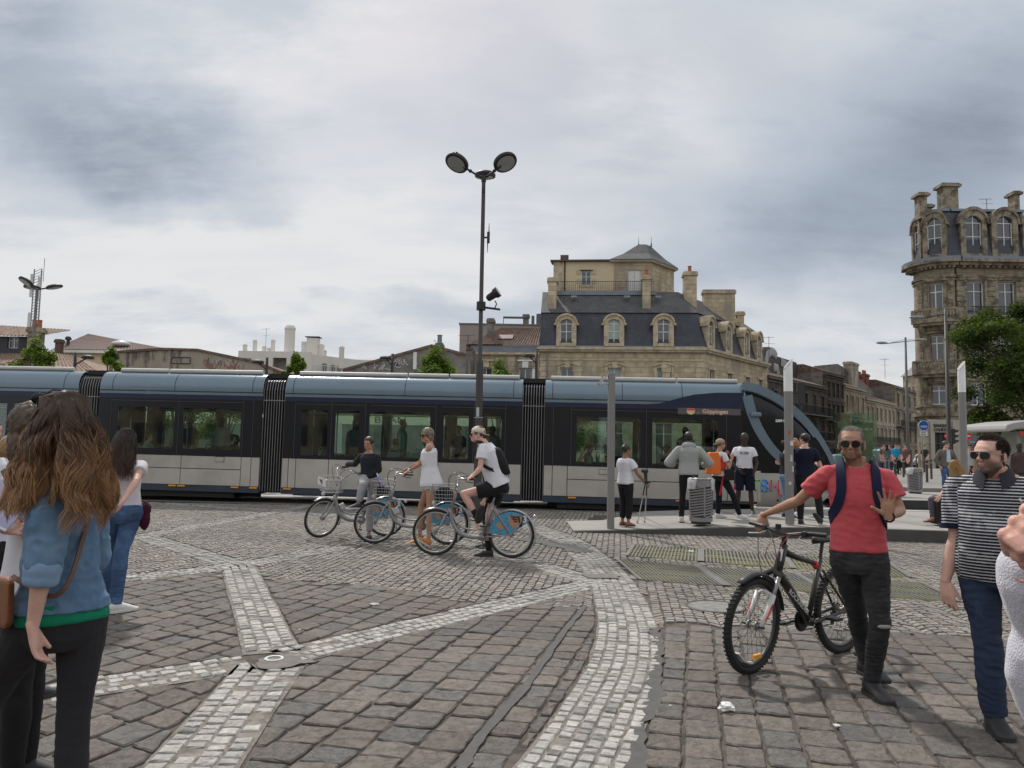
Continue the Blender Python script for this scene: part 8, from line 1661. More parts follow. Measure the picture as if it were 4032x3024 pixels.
cap_hair(pt_,J,M('blond_hair',(.30,.18,.075),.5,var=.35,scale=30,bump=.002,bscale=160),extra=[((0,-.10,.02),(.04,.07,.05)),((-.01,-.17,-.03),(.035,.05,.09))],amp=.006)
for s in 'LR':shoe(pt_,J,s,shoe_b,sole_b)
fw=J['fwd'];strap(None,[P(12,1850,4.84),P(35,1900,4.82),P(62,1955,4.84),P(100,2010,4.9)],.035,.006,M('strap_taupe',(.13,.10,.09),.6),'bag_strap',J['base'],'taupe bag strap across the blond ponytail woman','strap',nrm=V(0,-1,0))
J=pose(6.6,1.78,dict(pelvis=(-75,2050,0),neck=(-55,1780,0),head=(-40,1700,0,.15),yaw=100));J['ground']=0
mn=human('man with short brown hair cut off by the left edge',J,1.78,1,'rosy',.012);shirt(mn,J,1.78,wht,.012,lo=-.1);trousers(mn,J,1.78,denim,.012);cap_hair(mn,J,brhair)
for s in 'LR':shoe(mn,J,s,shoe_b,sole_b)
J=pose(7.35,1.66,dict(pelvis=(483,2018,0),neck=(488,1806,0),head=(497,1738,1,.15),yaw=-28,hyaw=-5,shw=.092,hipw=.052,elR=(535,1895,-1),wrR=(485,1972,-1),elL=(420,1900,1),wrL=(450,1968,-1),knL=(435,2160,1),anL=(418,2325,1),knR=(478,2170,0),anR=(462,2300,0),ground=0,toeR=40,toeL=10))
ww_=human('woman in white T-shirt and blue jeans, hands behind her back',J,1.66,.92,'rosy',.0075,fem=1,wk=lambda t:1.12 if t<.12 else .9,armr=.92);shirt(ww_,J,1.66,cloth('pinkish_cotton',(.60,.55,.60)),.0075,lo=-.02,build=.94,sleeve=.42,amp=.008,margin=.016);trousers(ww_,J,1.66,M('blue_jeans',(.035,.075,.17),.85,var=.3,scale=5,two=(.07,.14,.27),twoscale=4,bump=.001,bscale=300),.0075,build=.98,legr=1.02,amp=.006,wk=lambda t:1.12,fold_f=(6,6,20))
for s in 'LR':shoe(ww_,J,s,shoe_w,sole_w,1.66)
Rh,C,hs=J['Rh'],J['Ch'],J['hs'];gr={};bkv=Rh@V(0,-1,0);sdv=Rh@V(1,0,0)
def straight(i,t):
 if i not in gr:
  while True:
   v=rng.normal(0,1,3);v/=np.linalg.norm(v)
   if v[2]>-.1 and not(v[1]>.3 and v[2]<.6):break
  gr[i]=(C+Rh@V(v[0]*.084,v[1]*.102-.012,v[2]*.095+.034),Rh@V(v[0],v[1]*.8-.2,0),rng.uniform(.26,.42),rng.uniform(0,6.28),rng.uniform(-.06,.05))
 p,o,l,ph,sw__=gr[i];q=p+V(0,0,-l*t)+o*.03*(1-math.exp(-t*5))+bkv*.06*t+sdv*(math.sin(t*6+ph)*.006+sw__*t*t-.02*t);r=q-C;r.z=0
 if t>.05 and r.length<.086:q+=r.normalized()*(.086-r.length)
 return q
strands('hair',hair_m,ww_,J['base'],1900,straight,8,.0030,.4,(.035,.022,.017),(.10,.062,.045),colvar=.35);m=MB();m.ell(C+Rh@V(0,-.012,.034),(.082,.10,.092),Rh);m.ell(C+bkv*.06+V(0,0,-.08),(.075,.05,.13));me=remeshed(m,.01,2);finish(me,'hair_mass',dkhair,J['base'],ww_)
m=MB();m.ell(J['hipR']+V(.10,.04,-.03)-J['base'],(.05,.06,.14));me=remeshed(m,.01,2);co,no=arr(me);o=finish(me,'jacket',cloth('maroon_wool',(.05,.008,.022)),(0,0,0),None,folds(co,no,.02,(14,14,14)));o.location=J['base'];tag(o,'maroon jacket hanging at the hip of the white T-shirt woman','jacket')
# ================================================================== RIDERS, WAITING PEOPLE, CROWD
grip=lambda b,s,dx=.50:b[0].matrix_basis@b[1]((b[2]-dx,s*.28,1.15))
def shoes2(b,J,m1,m2,H=1.7,**k):[shoe(b,J,s,m1,m2,H,**k)for s in 'LR']
J=pose(11.25,1.78,dict(pelvis=(1962,1915,0),neck=(1902,1748,0),head=(1880,1712,0,.16),yaw=268,hyaw=262,shdrop=-.03,elL=(1880,1842,0),wrL=(1838,1888,-1),knL=(1826,1945,0),anL=(1878,2032,0),toeL=(1880,2090,0),knR=(1925,2030,1),anR=(1925,2128,0),toeR=270,hipw=.055))
J['pitchL']=-1.1;J['wrL']=grip(b3,1,.50)+V(.06,-.01,.04);J['wrR']=grip(b3,-1)+V(.06,0,.04);J['elR']=J['shR'].lerp(J['wrR'],.5)+V(.03,.03,-.10);J['elL']=J['shL'].lerp(J['wrL'],.5)+V(.03,-.03,-.10);J['anR'].z=.09;J['toeR'].z=.03;J['bend']=V(.03,0,.0)
gh=dict(L=dict(D=(-.8,0,-.5),N=(.3,.3,-.8),curl=(.9,.9,.9,.9)),R=dict(D=(-.8,0,-.5),N=(.3,-.3,-.8),curl=(.9,.9,.9,.9)))
c1_=human('man in backwards white cap and white T-shirt astride the nearest hire bicycle',J,1.78,1.06,'rosy',.0075,fat=.4,hands=gh,belly=.03);shirt(c1_,J,1.78,wht,.0075,lo=.02,build=1.22,sleeve=.55,loose=.02,amp=.009,margin=.022,belly=.012);trousers(c1_,J,1.78,blkc,.0085,leg=.62,build=1.05,margin=.02,hem=.02,top=.1);cap_hair(c1_,J,brhair)
shoes2(c1_,J,shoe_b,sole_b,1.78)
for s in 'LR':m=MB();a,b=J['an'+s],J['kn'+s].lerp(J['an'+s],.72);m.cyl(a-J['base'],b-J['base'],.044,.046,n=14);m.build('sock',blkc,c1_,smooth=True)
def ballcap(body,J,mat,back=True):
 Rh,C,hs,B=J['Rh'],J['Ch'],J['hs'],J['base'];g=lambda x,y,z:C+Rh@(V(x,y,z)*hs)-B;m=MB();rings=[]
 for z,k in((.028,1.02),(.06,1.03),(.09,.9),(.115,.62),(.128,.3),(.131,.02)):rings.append([g(.083*k*math.cos(a),-.014+.102*k*math.sin(a),z-.02*math.sin(a)*(-1 if back else .3)*(z<.05))for a in[2*math.pi*j/24 for j in range(24)]])
 m.loft(rings);o=m.build('cap',mat,body,smooth=True);s=-1 if back else 1;m=MB();m.loft([[g(x,s*(y*k)-.014,.028+(-.02 if back else 0)*1-.35*(y-.09)*k*.5+q)for x,y in((-.07,.07),(-.055,.12),(0,.165),(.055,.12),(.07,.07))]for k,q in((1,0),(1,.006))]);m.build('cap_peak',mat,o);return o
o=ballcap(c1_,J,cloth('cap_cream',(.60,.56,.48)));m=MB();m.box(J['Ch']-J['base']+J['Rh']@V(-.05,-.095,.05),(.03,.02,.035));m.build('cap_patch',redm,o);shades(c1_,J,black_gl)
J['fwd']=V(-1,0,0);bp_=pack_straps(c1_,J,cloth('black_nylon',(.02,.02,.022),.6),.045,'black backpack on the back of the white cap man',size=(.27,.17,.42))
bp_.location=V(bp_.location)+V(-.03,-.05,.0)
J=pose(12.15,1.72,dict(pelvis=(1697,1900,0),neck=(1690,1752,0),head=(1681,1716,0,.16),yaw=262,hyaw=232,hpitch=.03,shw=.088,shdrop=-.03,elL=(1658,1850,0),wrL=(1608,1880,-1),knL=(1690,1985,0),anL=(1688,2110,0),knR=(1658,1990,1),anR=(1652,2092,1),toeL=268,toeR=265,pitchL=-.5))
J['anL'].z=.13;J['toeL'].z=.05;J['anR'].z=.09;J['toeR'].z=.03;J['wrL']=grip(b2,1,.47)+V(.05,-.03,.05);J['wrR']=grip(b2,-1,.47)+V(.05,0,.05)
for s in 'LR':J['el'+s]=J['sh'+s].lerp(J['wr'+s],.5)+V(.02,0,-.07)
w2=human('blond woman in white tank top, shorts and orange shoes standing over the middle bicycle',J,1.72,.95,'tan',.0075,fem=1,hands=gh,wk=lambda t:.9 if .3<t<.6 else 1,armr=.9,legr=.95,bust=.02);shirt(w2,J,1.72,wht,.0075,lo=-.08,hi=.90,build=.97,margin=.018,flare=.09,tank=True,amp=.010,bust=.02,fold_f=(12,12,2));trousers(w2,J,1.72,wht,.0085,leg=.30,build=1.0,margin=.012,hem=.012)
cap_hair(w2,J,M('ash_blond',(.17,.125,.085),.5,var=.4,scale=30,bump=.002,bscale=160),r=(.09,.108,.10),c=(0,-.02,.035),extra=[((0,-.06,-.05),(.08,.05,.07))],amp=.010,freq=45);shades(w2,J,black_gl);shoes2(w2,J,M('shoe_orange',(.55,.20,.04),.6),sole_w,1.68)
m=MB();d_=(J['wrL']-J['elL']).normalized();m.ring(J['wrL']-d_*.02-J['base'],d_,.031,.007,20,6,2);m.build('watch_strap',wht,w2)
J=pose(12.85,1.60,dict(pelvis=(1455,1882,0),neck=(1453,1783,0),head=(1452,1748,0,.155),yaw=205,hyaw=200,hpitch=-.1,shw=.1,elR=(1372,1812,-1),wrR=(1315,1832,-1),elL=(1492,1850,0),wrL=(1440,1888,-1),knR=(1430,1912,-1),anR=(1410,1985,0),toeR=(1390,2012,0),knL=(1462,1975,0),anL=(1452,2078,0),toeL=250))
J['anL'].z=.085;J['toeL'].z=.03;J['wrR']=grip(b1,-1,.50)+V(.06,-.02,.04);J['elR']=J['shR'].lerp(J['wrR'],.5)+V(.02,0,-.06)
by=human('boy in dark jumper and grey trousers resting on his hire bicycle',J,1.60,.93,'tan',.0075,scalp=(.05,.032,.022),mouth=1);shirt(by,J,1.60,cloth('charcoal_jumper',(.022,.024,.030)),.0085,lo=-.02,build=.97,sleeve=1.95,amp=.008,margin=.016);trousers(by,J,1.60,cloth('grey_marl',(.30,.30,.32)),.0085,leg=1.85,build=.95,margin=.018,amp=.009);cap_hair(by,J,dkhair,r=(.084,.102,.090),amp=.006);shoes2(by,J,M('shoe_navy',(.03,.03,.05),.6),sole_w,1.6)
def J_std(px,py,Y,H,yaw,zg=0.,**k):
 b=P(px,py,Y);pel=V(b.x,Y,zg+.53*H);d=dict(k);fw=V(math.sin(math.radians(yaw)),math.cos(math.radians(yaw)),0);rt=V(fw.y,-fw.x,0);J=dict(pelvis=pel,neck=pel+V(0,0,.30*H)+fw*d.get('lean',0));J['head']=J['neck']+V(0,0,.11*H/1.75+.045)+fw*.025
 for s,q in(('L',-1),('R',1)):
  J['hip'+s]=pel+rt*q*.052*H;J['sh'+s]=J['neck']+rt*q*.10*H-V(0,0,.042*H);sp=d.get('step',0)*q;J['kn'+s]=J['hip'+s]-V(0,0,.245*H)+fw*(.03+sp*.5)+rt*q*d.get('wide',0)*.5;J['an'+s]=V(J['hip'+s].x,J['hip'+s].y,zg+.085*H/1.75)+fw*sp+rt*q*d.get('wide',0);J['toe'+s]=J['an'+s]+fw*.15-V(0,0,.055)
  e=d.get('el'+s,(.02,0,-.172));J['el'+s]=J['sh'+s]+(rt*q*e[0]+fw*e[1]+V(0,0,e[2]))*H;w=d.get('wr'+s,(0,.03,-.148));J['wr'+s]=J['el'+s]+(rt*q*w[0]+fw*w[1]+V(0,0,w[2]))*H
 hy=math.radians(d.get('hyaw',yaw));J['face']=V(math.sin(hy),math.cos(hy),d.get('hp',0));J['fw']=fw;J['rt']=rt;return J
J=J_std(1925,2110,12.3,1.60,280);hp_=human('person with brown hair half hidden behind the white cap man',J,1.60,.95,'rosy',.012,fem=1);shirt(hp_,J,1.60,navy,.012);trousers(hp_,J,1.60,blkc,.012);cap_hair(hp_,J,brhair,r=(.095,.112,.105),amp=.01,freq=40);shoes2(hp_,J,shoe_b,sole_b)
zp=.08;J=J_std(2462,2061,15.1,1.60,55,zp,elR=(.05,.06,-.15),wrR=(.03,.10,-.10),elL=(.06,.06,-.12),wrL=(-.07,.03,.13),hyaw=70)
ck=human('person in white T-shirt and black trousers leaning on crutches and phoning',J,1.60,.95,'brown',.010);shirt(ck,J,1.60,wht,.010,lo=-.06,sleeve=.55,loose=.02,margin=.022);trousers(ck,J,1.60,blkc,.010,leg=1.8,margin=.018);cap_hair(ck,J,dkhair,extra=[((0,-.03,.13),(.035,.035,.03))]);shoes2(ck,J,M('sandal_brown',(.25,.08,.04),.6),sole_b,1.5)
for k,(tx,ty)in enumerate(((2510,2061),(2538,2061))):
 tip=G(tx,ty,zplat(2.5));h=J['wrR']+V(.03*k,-.02,0);t=thing('crutch',tip,label=('silver crutch standing upright in the right hand of the phoning person','silver crutch slanting outward beside the upright one')[k],cat='crutch',group='pair of forearm crutches');L_=h-tip;m=MB();m.cyl((0,0,0),L_*.75,.011,n=8);m.build('lower_tube',M('crutch_alloy',(.5,.5,.5),.3,.7),t);m=MB();m.cyl(L_*.7,L_,.013,n=8);m.tube([L_,L_+V(-.03,0,.22)],.014,8);m.cyl(L_+V(-.04,0,0),L_+V(.07,0,0),.016,n=8);m.build('upper_tube',blk,t,split=False);m=MB();m.ring(L_+V(-.03,0,.22),(0,.2,1),.045,.01,16,6,3);m.build('arm_cuff',blk,t);m=MB();m.cyl((0,0,0),(0,0,.05),.018,n=10);m.build('rubber_tip',blk,t)
J=J_std(2712,2050,15.6,1.84,8,.14,elL=(.12,.02,-.145),wrL=(-.06,.10,-.02),elR=(.13,.02,-.14),wrR=(-.06,.10,-.03),wide=.05)
hd_=human('man in pale grey hooded sweatshirt seen from behind on the platform',J,1.84,1.0,'dark',.010);shirt(hd_,J,1.84,cloth('grey_sweat',(.34,.35,.34)),.010,lo=-.05,sleeve=1.9,margin=.036,amp=.012,armr=1.15);trousers(hd_,J,1.84,blkc,.010,margin=.012,legr=.9);cap_hair(hd_,J,dkhair,r=(.084,.10,.09));m=MB();m.ell(J['neck']-J['fw']*.06+V(0,0,.0),(.15,.07,.085));m.ell(J['neck']-J['fw']*.08-V(0,0,.07),(.10,.05,.07));me=remeshed(m,.01,2);co,no=arr(me);finish(me,'hood',MATS['grey_sweat'],J['base'],hd_,folds(co,no,.012,(14,14,14)));shoes2(hd_,J,shoe_w,sole_w,1.84)
J=J_std(2835,2036,16.2,1.68,75,.17,elL=(.04,.08,-.15),wrL=(-.03,.06,.13),elR=(.03,.05,-.16),wrR=(-.03,.06,.12),wide=.0,step=.0);J['anR']=G(2912,2026,.17+.08);J['knR']=J['hipR'].lerp(J['anR'],.5)+J['fw']*.05;J['toeR']=J['anR']+V(.15,-.02,-.05)
tn=human('teenager in beige backwards cap and white red-sided polo',J,1.68,.93,'tan',.010);shirt(tn,J,1.68,wht,.010,lo=-.02,sleeve=.5,margin=.018);trousers(tn,J,1.68,cloth('track_navy',(.014,.016,.024)),.010,legr=.95,margin=.014);o=ballcap(tn,J,cloth('cap_beige',(.34,.27,.18)));cap_hair(tn,J,brhair,r=(.08,.097,.07),c=(0,-.016,.03));shoes2(tn,J,shoe_w,sole_w,1.68)
B=J['base'];m=MB();q=J['hipR']-B;m.box(q+V(.0,-.10,.26),(.10,.03,.30));m.build('red_panel',M('panel_red',(.5,.02,.03),.7),tn,bevel=.01);m=MB();m.tube([J['hipR']-B+V(0,-.10,.0),J['kn'+'L']-B+V(0,-.075,0)],.022,6);m.build('red_stripe',MATS['panel_red'],tn)
c=P(2808,1818,16.1);m=MB();m.loft([[c+V(x*w,y*.35,z)for x,y in((-.5,-.3),(.5,-.3),(.5,.3),(-.5,.3))]for z,w in((-.26,.30),(.0,.28),(.2,.19))]);tag(m.build('drawstring_bag',M('bag_orange',(.72,.16,.02),.5),None,bevel=.02,smooth=40),'bright orange drawstring bag on the back of the capped teenager','bag')
c=J['hipR']+V(.12,-.12,.02);m=MB();m.box(c,(.20,.07,.22));m.tube([c+V(-.08,0,.1),J['neck']+V(-.02,-.12,-.12),J['neck']+V(-.06,-.02,.0)],.012,6);tag(m.build('shoulder_bag',MATS['black_nylon'],None,bevel=.02,split=False),'small black bag slung in front of the capped teenager','bag')
J=J_std(2932,2020,16.9,1.80,192,.19,elR=(.05,.03,-.16),wrR=(-.08,.08,-.09),elL=(.05,.02,-.16),wrL=(-.04,.09,-.10),wide=.07,hyaw=215,hp=-.12)
bo=human('man in white lettered T-shirt and dark shorts standing against the tram',J,1.80,.98,'dark',.009,lipc=(.09,.04,.035));shirt(bo,J,1.80,wht,.009,lo=-.03,sleeve=.5,margin=.016);trousers(bo,J,1.80,navy,.010,leg=.95,margin=.02,hem=.012);cap_hair(bo,J,dkhair,r=(.083,.10,.10));shoes2(bo,J,shoe_b,sole_w,1.8)
q=J['neck']-V(0,0,.17)+J['fwd']*.150+V(.0,0,0);text('BOSS',.085,q-J['base']+V(-.115,-.01,0),(1,0,0),(0,0,1),sg,'lettering',bo,world=False,bold=.001);text('HUGO BOSS',.022,q-J['base']+V(-.06,-.01,-.035),(1,0,0),(0,0,1),sg,'lettering',bo,world=False)if False else None
m=MB();m.box(J['knR']-J['base']+V(-.085,-.01,.09),(.02,.08,.14));m.build('shorts_panel',MATS['panel_red'],bo)
J=J_std(3100,2036,16.3,1.66,75,.19,elR=(.03,.16,.02),wrR=(.0,-.08,.14),elL=(.02,.1,-.14),wrL=(-.02,.09,.02));cw_=human('woman in black top and pale jeans partly hidden by the light column',J,1.66,.93,'tan',.010,fem=1);shirt(cw_,J,1.66,blkc,.010,lo=.08,sleeve=.4);trousers(cw_,J,1.66,M('pale_jeans',(.16,.24,.38),.85,var=.2),.010,top=.2);cap_hair(cw_,J,dkhair,extra=[((0,-.1,.05),(.04,.06,.06))]);shoes2(cw_,J,shoe_b,sole_b,1.6)
J=J_std(3135,2026,17.0,1.66,250,.19,elR=(.03,.1,-.14),wrR=(-.02,.09,.03));cw2=human('woman with ginger curls behind the navy shirt man',J,1.66,.95,'rosy',.010,fem=1);shirt(cw2,J,1.66,blkc,.010,sleeve=1.8);trousers(cw2,J,1.66,blkc,.010);cap_hair(cw2,J,M('ginger_hair',(.30,.12,.04),.6,var=.4,scale=25),r=(.12,.125,.125),c=(0,-.02,.01),amp=.02,freq=35);shoes2(cw2,J,shoe_w,sole_w,1.6)
J=J_std(3172,2056,14.85,1.76,25,.21,elL=(.03,.05,-.16),wrL=(-.05,.12,.03),elR=(.06,.03,-.16),wrR=(-.05,.12,.03),hyaw=330);J['anR']=P(3232,2030,14.7);J['anR'].z=.33;J['knR']=J['hipR'].lerp(J['anR'],.5)+V(.06,.03,0);J['toeR']=J['anR']+V(-.03,-.02,-.15);J['pitchR']=-.8
nv=human('dark-haired man in navy T-shirt, back turned, beside the light column',J,1.76,1.02,'rosy',.009,scalp=(.03,.02,.016));shirt(nv,J,1.76,navy,.010,lo=-.02,sleeve=.6,margin=.024);trousers(nv,J,1.76,blkc,.010,margin=.016);cap_hair(nv,J,dkhair);shoes2(nv,J,shoe_b,sole_b,1.76)
m=MB();m.ell(J['pelvis']+V(.05,-.06,-.10)-J['base'],(.19,.13,.17));me=remeshed(m,.012,2);co,no=arr(me);o=finish(me,'jacket',blkc,(0,0,0),None,folds(co,no,.03,(10,10,6)));o.location=J['base'];tag(o,'black jacket tied round the waist of the navy shirt man','jacket')
J=pose(14.9,1.66,dict(pelvis=(3742,1975,0),neck=(3757,1868,0),head=(3757,1836,0,.155),yaw=285,hyaw=300,shw=.088,elL=(3722,1925,-1),wrL=(3700,1955,-1),knL=(3668,1968,0),anL=(3674,2042,0),knR=(3680,1962,1),anR=(3690,2035,1),toeL=270,toeR=275))
st_w=human('blond woman in a purple strap top seated on a black case',J,1.66,.95,'fair',.009,fem=1,armr=.9);shirt(st_w,J,1.66,M('purple_print',(.07,.02,.04),.8,var=.6,scale=30,two=(.16,.06,.09),twoscale=25),.010,lo=-.12,hi=.72,build=.97,tank=True,flare=.04);trousers(st_w,J,1.66,cloth('grey_leggings',(.085,.08,.10)),.009,leg=1.9);shoes2(st_w,J,M('sandal_brown',(.25,.08,.04),.6),sole_b,1.5)
Rh,C,hs=J['Rh'],J['Ch'],J['hs'];gr={};bkv=Rh@V(0,-1,0);sdv=Rh@V(1,0,0);strands('hair',hair_m,st_w,J['base'],1500,straight,8,.0045,.5,(.30,.17,.06),(.42,.26,.11),colvar=.3);m=MB();m.ell(C+Rh@V(0,-.012,.034),(.084,.102,.094),Rh);m.ell(C+bkv*.07+V(0,0,-.10),(.08,.055,.15));me=remeshed(m,.012,2);finish(me,'hair_mass',M('gold_hair',(.30,.17,.065),.6,var=.3,scale=25,stretch=(1,1,.2)),J['base'],st_w)
c=P(3712,2010,14.95);c.z=.21;t=thing('wheeled_case',c,label='black case serving as a seat on the platform edge',cat='suitcase');m=MB();m.box((.07,0,.26),(.50,.34,.46));m.build('shell',MATS['black_nylon'],t,bevel=.04);m=MB();m.ring((-.16,-.16,.03),(0,1,0),.022,.012,12,6);m.build('wheel',blk,t);m=MB();m.tube([(-.1,-.18,.3),(-.02,-.2,.34),(.06,-.18,.3)],.012,6);m.build('handle',hubm,t)
J=J_std(3729,1947,25.5,1.78,185,.26,elL=(.08,-.02,-.15),wrL=(-.05,.04,-.12),elR=(.08,-.02,-.15),wrR=(-.05,.04,-.12),hyaw=120)
gj=human('man in grey jacket and sunglasses walking before the bank door',J,1.78,1,'rosy',.014);shirt(gj,J,1.78,cloth('grey_blazer',(.13,.12,.10)),.014,lo=-.1,sleeve=1.9,margin=.028);trousers(gj,J,1.78,denim,.014);cap_hair(gj,J,brhair);shoes2(gj,J,shoe_b,sole_b);m=MB();m.loft([[J['neck']-J['base']+V(x,-.155,z)for x,z in((-.05,-.02),(.05,-.02),(.07,-.42),(-.07,-.42))],[J['neck']-J['base']+V(x,-.145,z)for x,z in((-.05,-.02),(.05,-.02),(.07,-.42),(-.07,-.42))]]);m.build('shirt_front',M('pale_blue',(.42,.48,.6),.8),gj);shades(gj,J,black_gl)
sm_mat=M('small_figure',rough=.85,var=.1,scale=9,attr='Col')
def small_person(pos,yaw,H,label,hair,skin_,top,bot,shoe_c=(.03,.03,.03),seated=False,group=None,long=False,sleeve=.5,parent=None,**k):
 zg=pos[2];fw=V(math.sin(math.radians(yaw)),math.cos(math.radians(yaw)),0);zp_=zg+(.53*H if not seated else .50);J=J_std(2016,1700,30,H,yaw,zg,**k);d=V(pos[0],pos[1],0)+V(0,0,zp_)-J['pelvis'];J['pelvis']=J['pelvis']+d
 for q in('neck','head','shL','shR','elL','elR','wrL','wrR','hipL','hipR'):J[q]=J[q]+d
 for s in 'LR':
  if seated:J['kn'+s]=J['hip'+s]+fw*.42;J['an'+s]=J['kn'+s]+V(0,0,-.40)
  else:J['kn'+s]=J['kn'+s]+d;J['an'+s]=J['an'+s]+d;J['an'+s].z=zg+.08
  J['toe'+s]=J['an'+s]+fw*.16-V(0,0,.05)
 m=MB();u=H/1.75;Rh,Ch=head_frame(J['head'],J['face']);add_head(m,Rh,Ch,u**.5);torso(m,J,H,1,.015);m.ell(Ch+Rh@V(0,-.018,.045),(.085,.102,.09),Rh);profile(m,J['neck'],Ch,[(0,.05),(1,.05)])
 if long:m.ell(Ch+Rh@V(0,-.07,-.09),(.08,.05,.15))
 for s in 'LR':profile(m,J['neck'],J['sh'+s],[(0,.05),(1,.055)],10);profile(m,J['sh'+s],J['el'+s],[(0,.058),(1,.046)],10);profile(m,J['el'+s],J['wr'+s],[(0,.042),(.9,.032),(1.4,.028)],10);profile(m,J['hip'+s],J['kn'+s],[(-.05,.09),(1,.064)],12);profile(m,J['kn'+s],J['an'+s],[(0,.062),(1,.048)],12);profile(m,J['an'+s]-V(0,0,.03),J['toe'+s],[(-.3,.045),(1,.035)],10)
 me=remeshed(m,.017,1);co,no=arr(me);n=len(co);c=np.tile(np.array(top),(n,1));loc=(co-np.array(Ch))@np.array(Rh);isl=loc[:,2]>-.16
 lowm=(co-np.array(J['pelvis']))@np.array(V(0,0,1))<.02
 if seated:lowm=lowm|(((co-np.array(J['pelvis']))@np.array(fw)>.16)&(co[:,2]<zp_+.1))
 c[lowm]=bot
 for s in 'LR':
  a,b,w=(np.array(J[x+s])for x in('sh','el','wr'));d1=np.linalg.norm(co-b,axis=1);hand_=np.linalg.norm(co-w,axis=1)<(.16 if sleeve<1 else .07)*u*1.2
  if sleeve<1:seg=(co-b)@((w-b)/np.linalg.norm(w-b));lat=np.linalg.norm(co-b-np.outer(seg,(w-b)/np.linalg.norm(w-b)),axis=1);hand_=hand_|((seg>-.05)&(lat<.065))
  c[hand_]=skin_;c[np.linalg.norm(co-np.array(J['toe'+s]),axis=1)<.19]=shoe_c
 hd=(np.abs(loc[:,0])<.11)&(np.abs(loc[:,1])<.13)&(loc[:,2]>-.15);c[hd]=skin_;hr=hd&((loc[:,2]>.055)|(loc[:,1]<.0+.03*(loc[:,2]>0)))&(loc[:,2]>(-.3 if long else-.06));c[hr]=hair
 if long:c[(np.abs(loc[:,0])<.1)&(loc[:,1]<-.035)&(loc[:,1]>-.15)&(loc[:,2]>-.25)]=hair
 c[hd&(loc[:,1]>.07)&(np.abs(loc[:,2])<.016)&(np.abs(loc[:,0])<.055)]=np.array(skin_)*.25
 return finish(me,'person',sm_mat,V(pos[0],pos[1],zg),None,co,c,label=label,cat='person',group=group)
bk,br_,gd=(.02,.015,.012),(.06,.035,.022),(.30,.19,.08);ls,ds=SK['rosy'],SK['dark']
cg='pedestrians gathered at the entrance of the side street'
for px,py,Y,H,yaw,lb,hr,sk_,tp_,bt,kw in[(3530,1869,43,1.72,190,'pedestrian in a bright turquoise T-shirt and black trousers',bk,ls,(.01,.28,.50),bk,{}),(3494,1868,43.5,1.68,20,'pedestrian in grey top and light jeans with a dark backpack, left of the turquoise T-shirt',bk,ls,(.12,.12,.13),(.16,.24,.36),dict(long=True)),(3479,1866,44,1.70,160,'pedestrian in brown vest beside the green glass panel',bk,ls,(.16,.06,.05),(.04,.05,.08),{}),(3502,1850,50,1.75,200,'pedestrian in a grey-lilac shirt behind the turquoise T-shirt',br_,ls,(.22,.20,.26),bk,{}),(3518,1846,52,1.75,170,'man all in black at the back of the street crowd',bk,ds,(.02,.02,.025),bk,{}),(3539,1845,53,1.76,190,'dark figure right of the turquoise T-shirt, farther back',bk,ls,(.03,.03,.035),(.05,.05,.06),{}),(3568,1866,42,1.70,230,'pedestrian in rust top beside the tall two-armed road lamp',bk,ls,(.13,.07,.06),bk,{}),(3486,1848,48,1.74,100,'figure in black coat at the left end of the street crowd',bk,ls,(.025,.025,.03),bk,dict(sleeve=1.9)),(3643,1868,52,1.75,200,'person in black crouching by the blue sign post',bk,ls,(.02,.02,.02),bk,{}),(4020,1968,22.5,1.70,200,'person with dark curly hair and patterned top at the right edge',bk,ds,(.06,.03,.035),(.05,.05,.06),{}),(3822,1905,27.5,1.7,190,'person in white with a white bag behind the striped shirt man',br_,ls,(.5,.5,.5),bk,{})]:
 b=P(px,py,Y);small_person((b.x,Y,.38 if Y>28 else .26),yaw,H,lb,hr,sk_,tp_,bt,group=cg if Y>40 else None,**kw)
b=P(3549,1868,43);t=thing('pushchair',(b.x,43,.38),label='dark pushchair beside the turquoise T-shirt pedestrian',cat='pushchair');m=MB();m.loft([[(x,y,z)for x,y in((-.25,-.2),(.2,-.2),(.2,.2),(-.25,.2))]for z in(.35,.8)]);m.build('seat',MATS['black_nylon'],t,bevel=.05);m=MB();m.tube([(.2,0,.6),(.5,0,1.05)],.02,6);m.build('handle',blk,t)
for x in(-.25,.25):m=MB();m.ring((x,-.25,.14),(0,1,0),.12,.02,16,6);m.build('wheel',blk,t)
def tramp(u,v):p=tram.matrix_basis@V(u,v,.42);return(p.x,p.y,p.z)
pg='passengers behind the tram windows';tops=[(.30,.45,.42),(.05,.05,.06),(.28,.28,.30),(.03,.04,.06),(.40,.42,.42),(.08,.10,.13)]
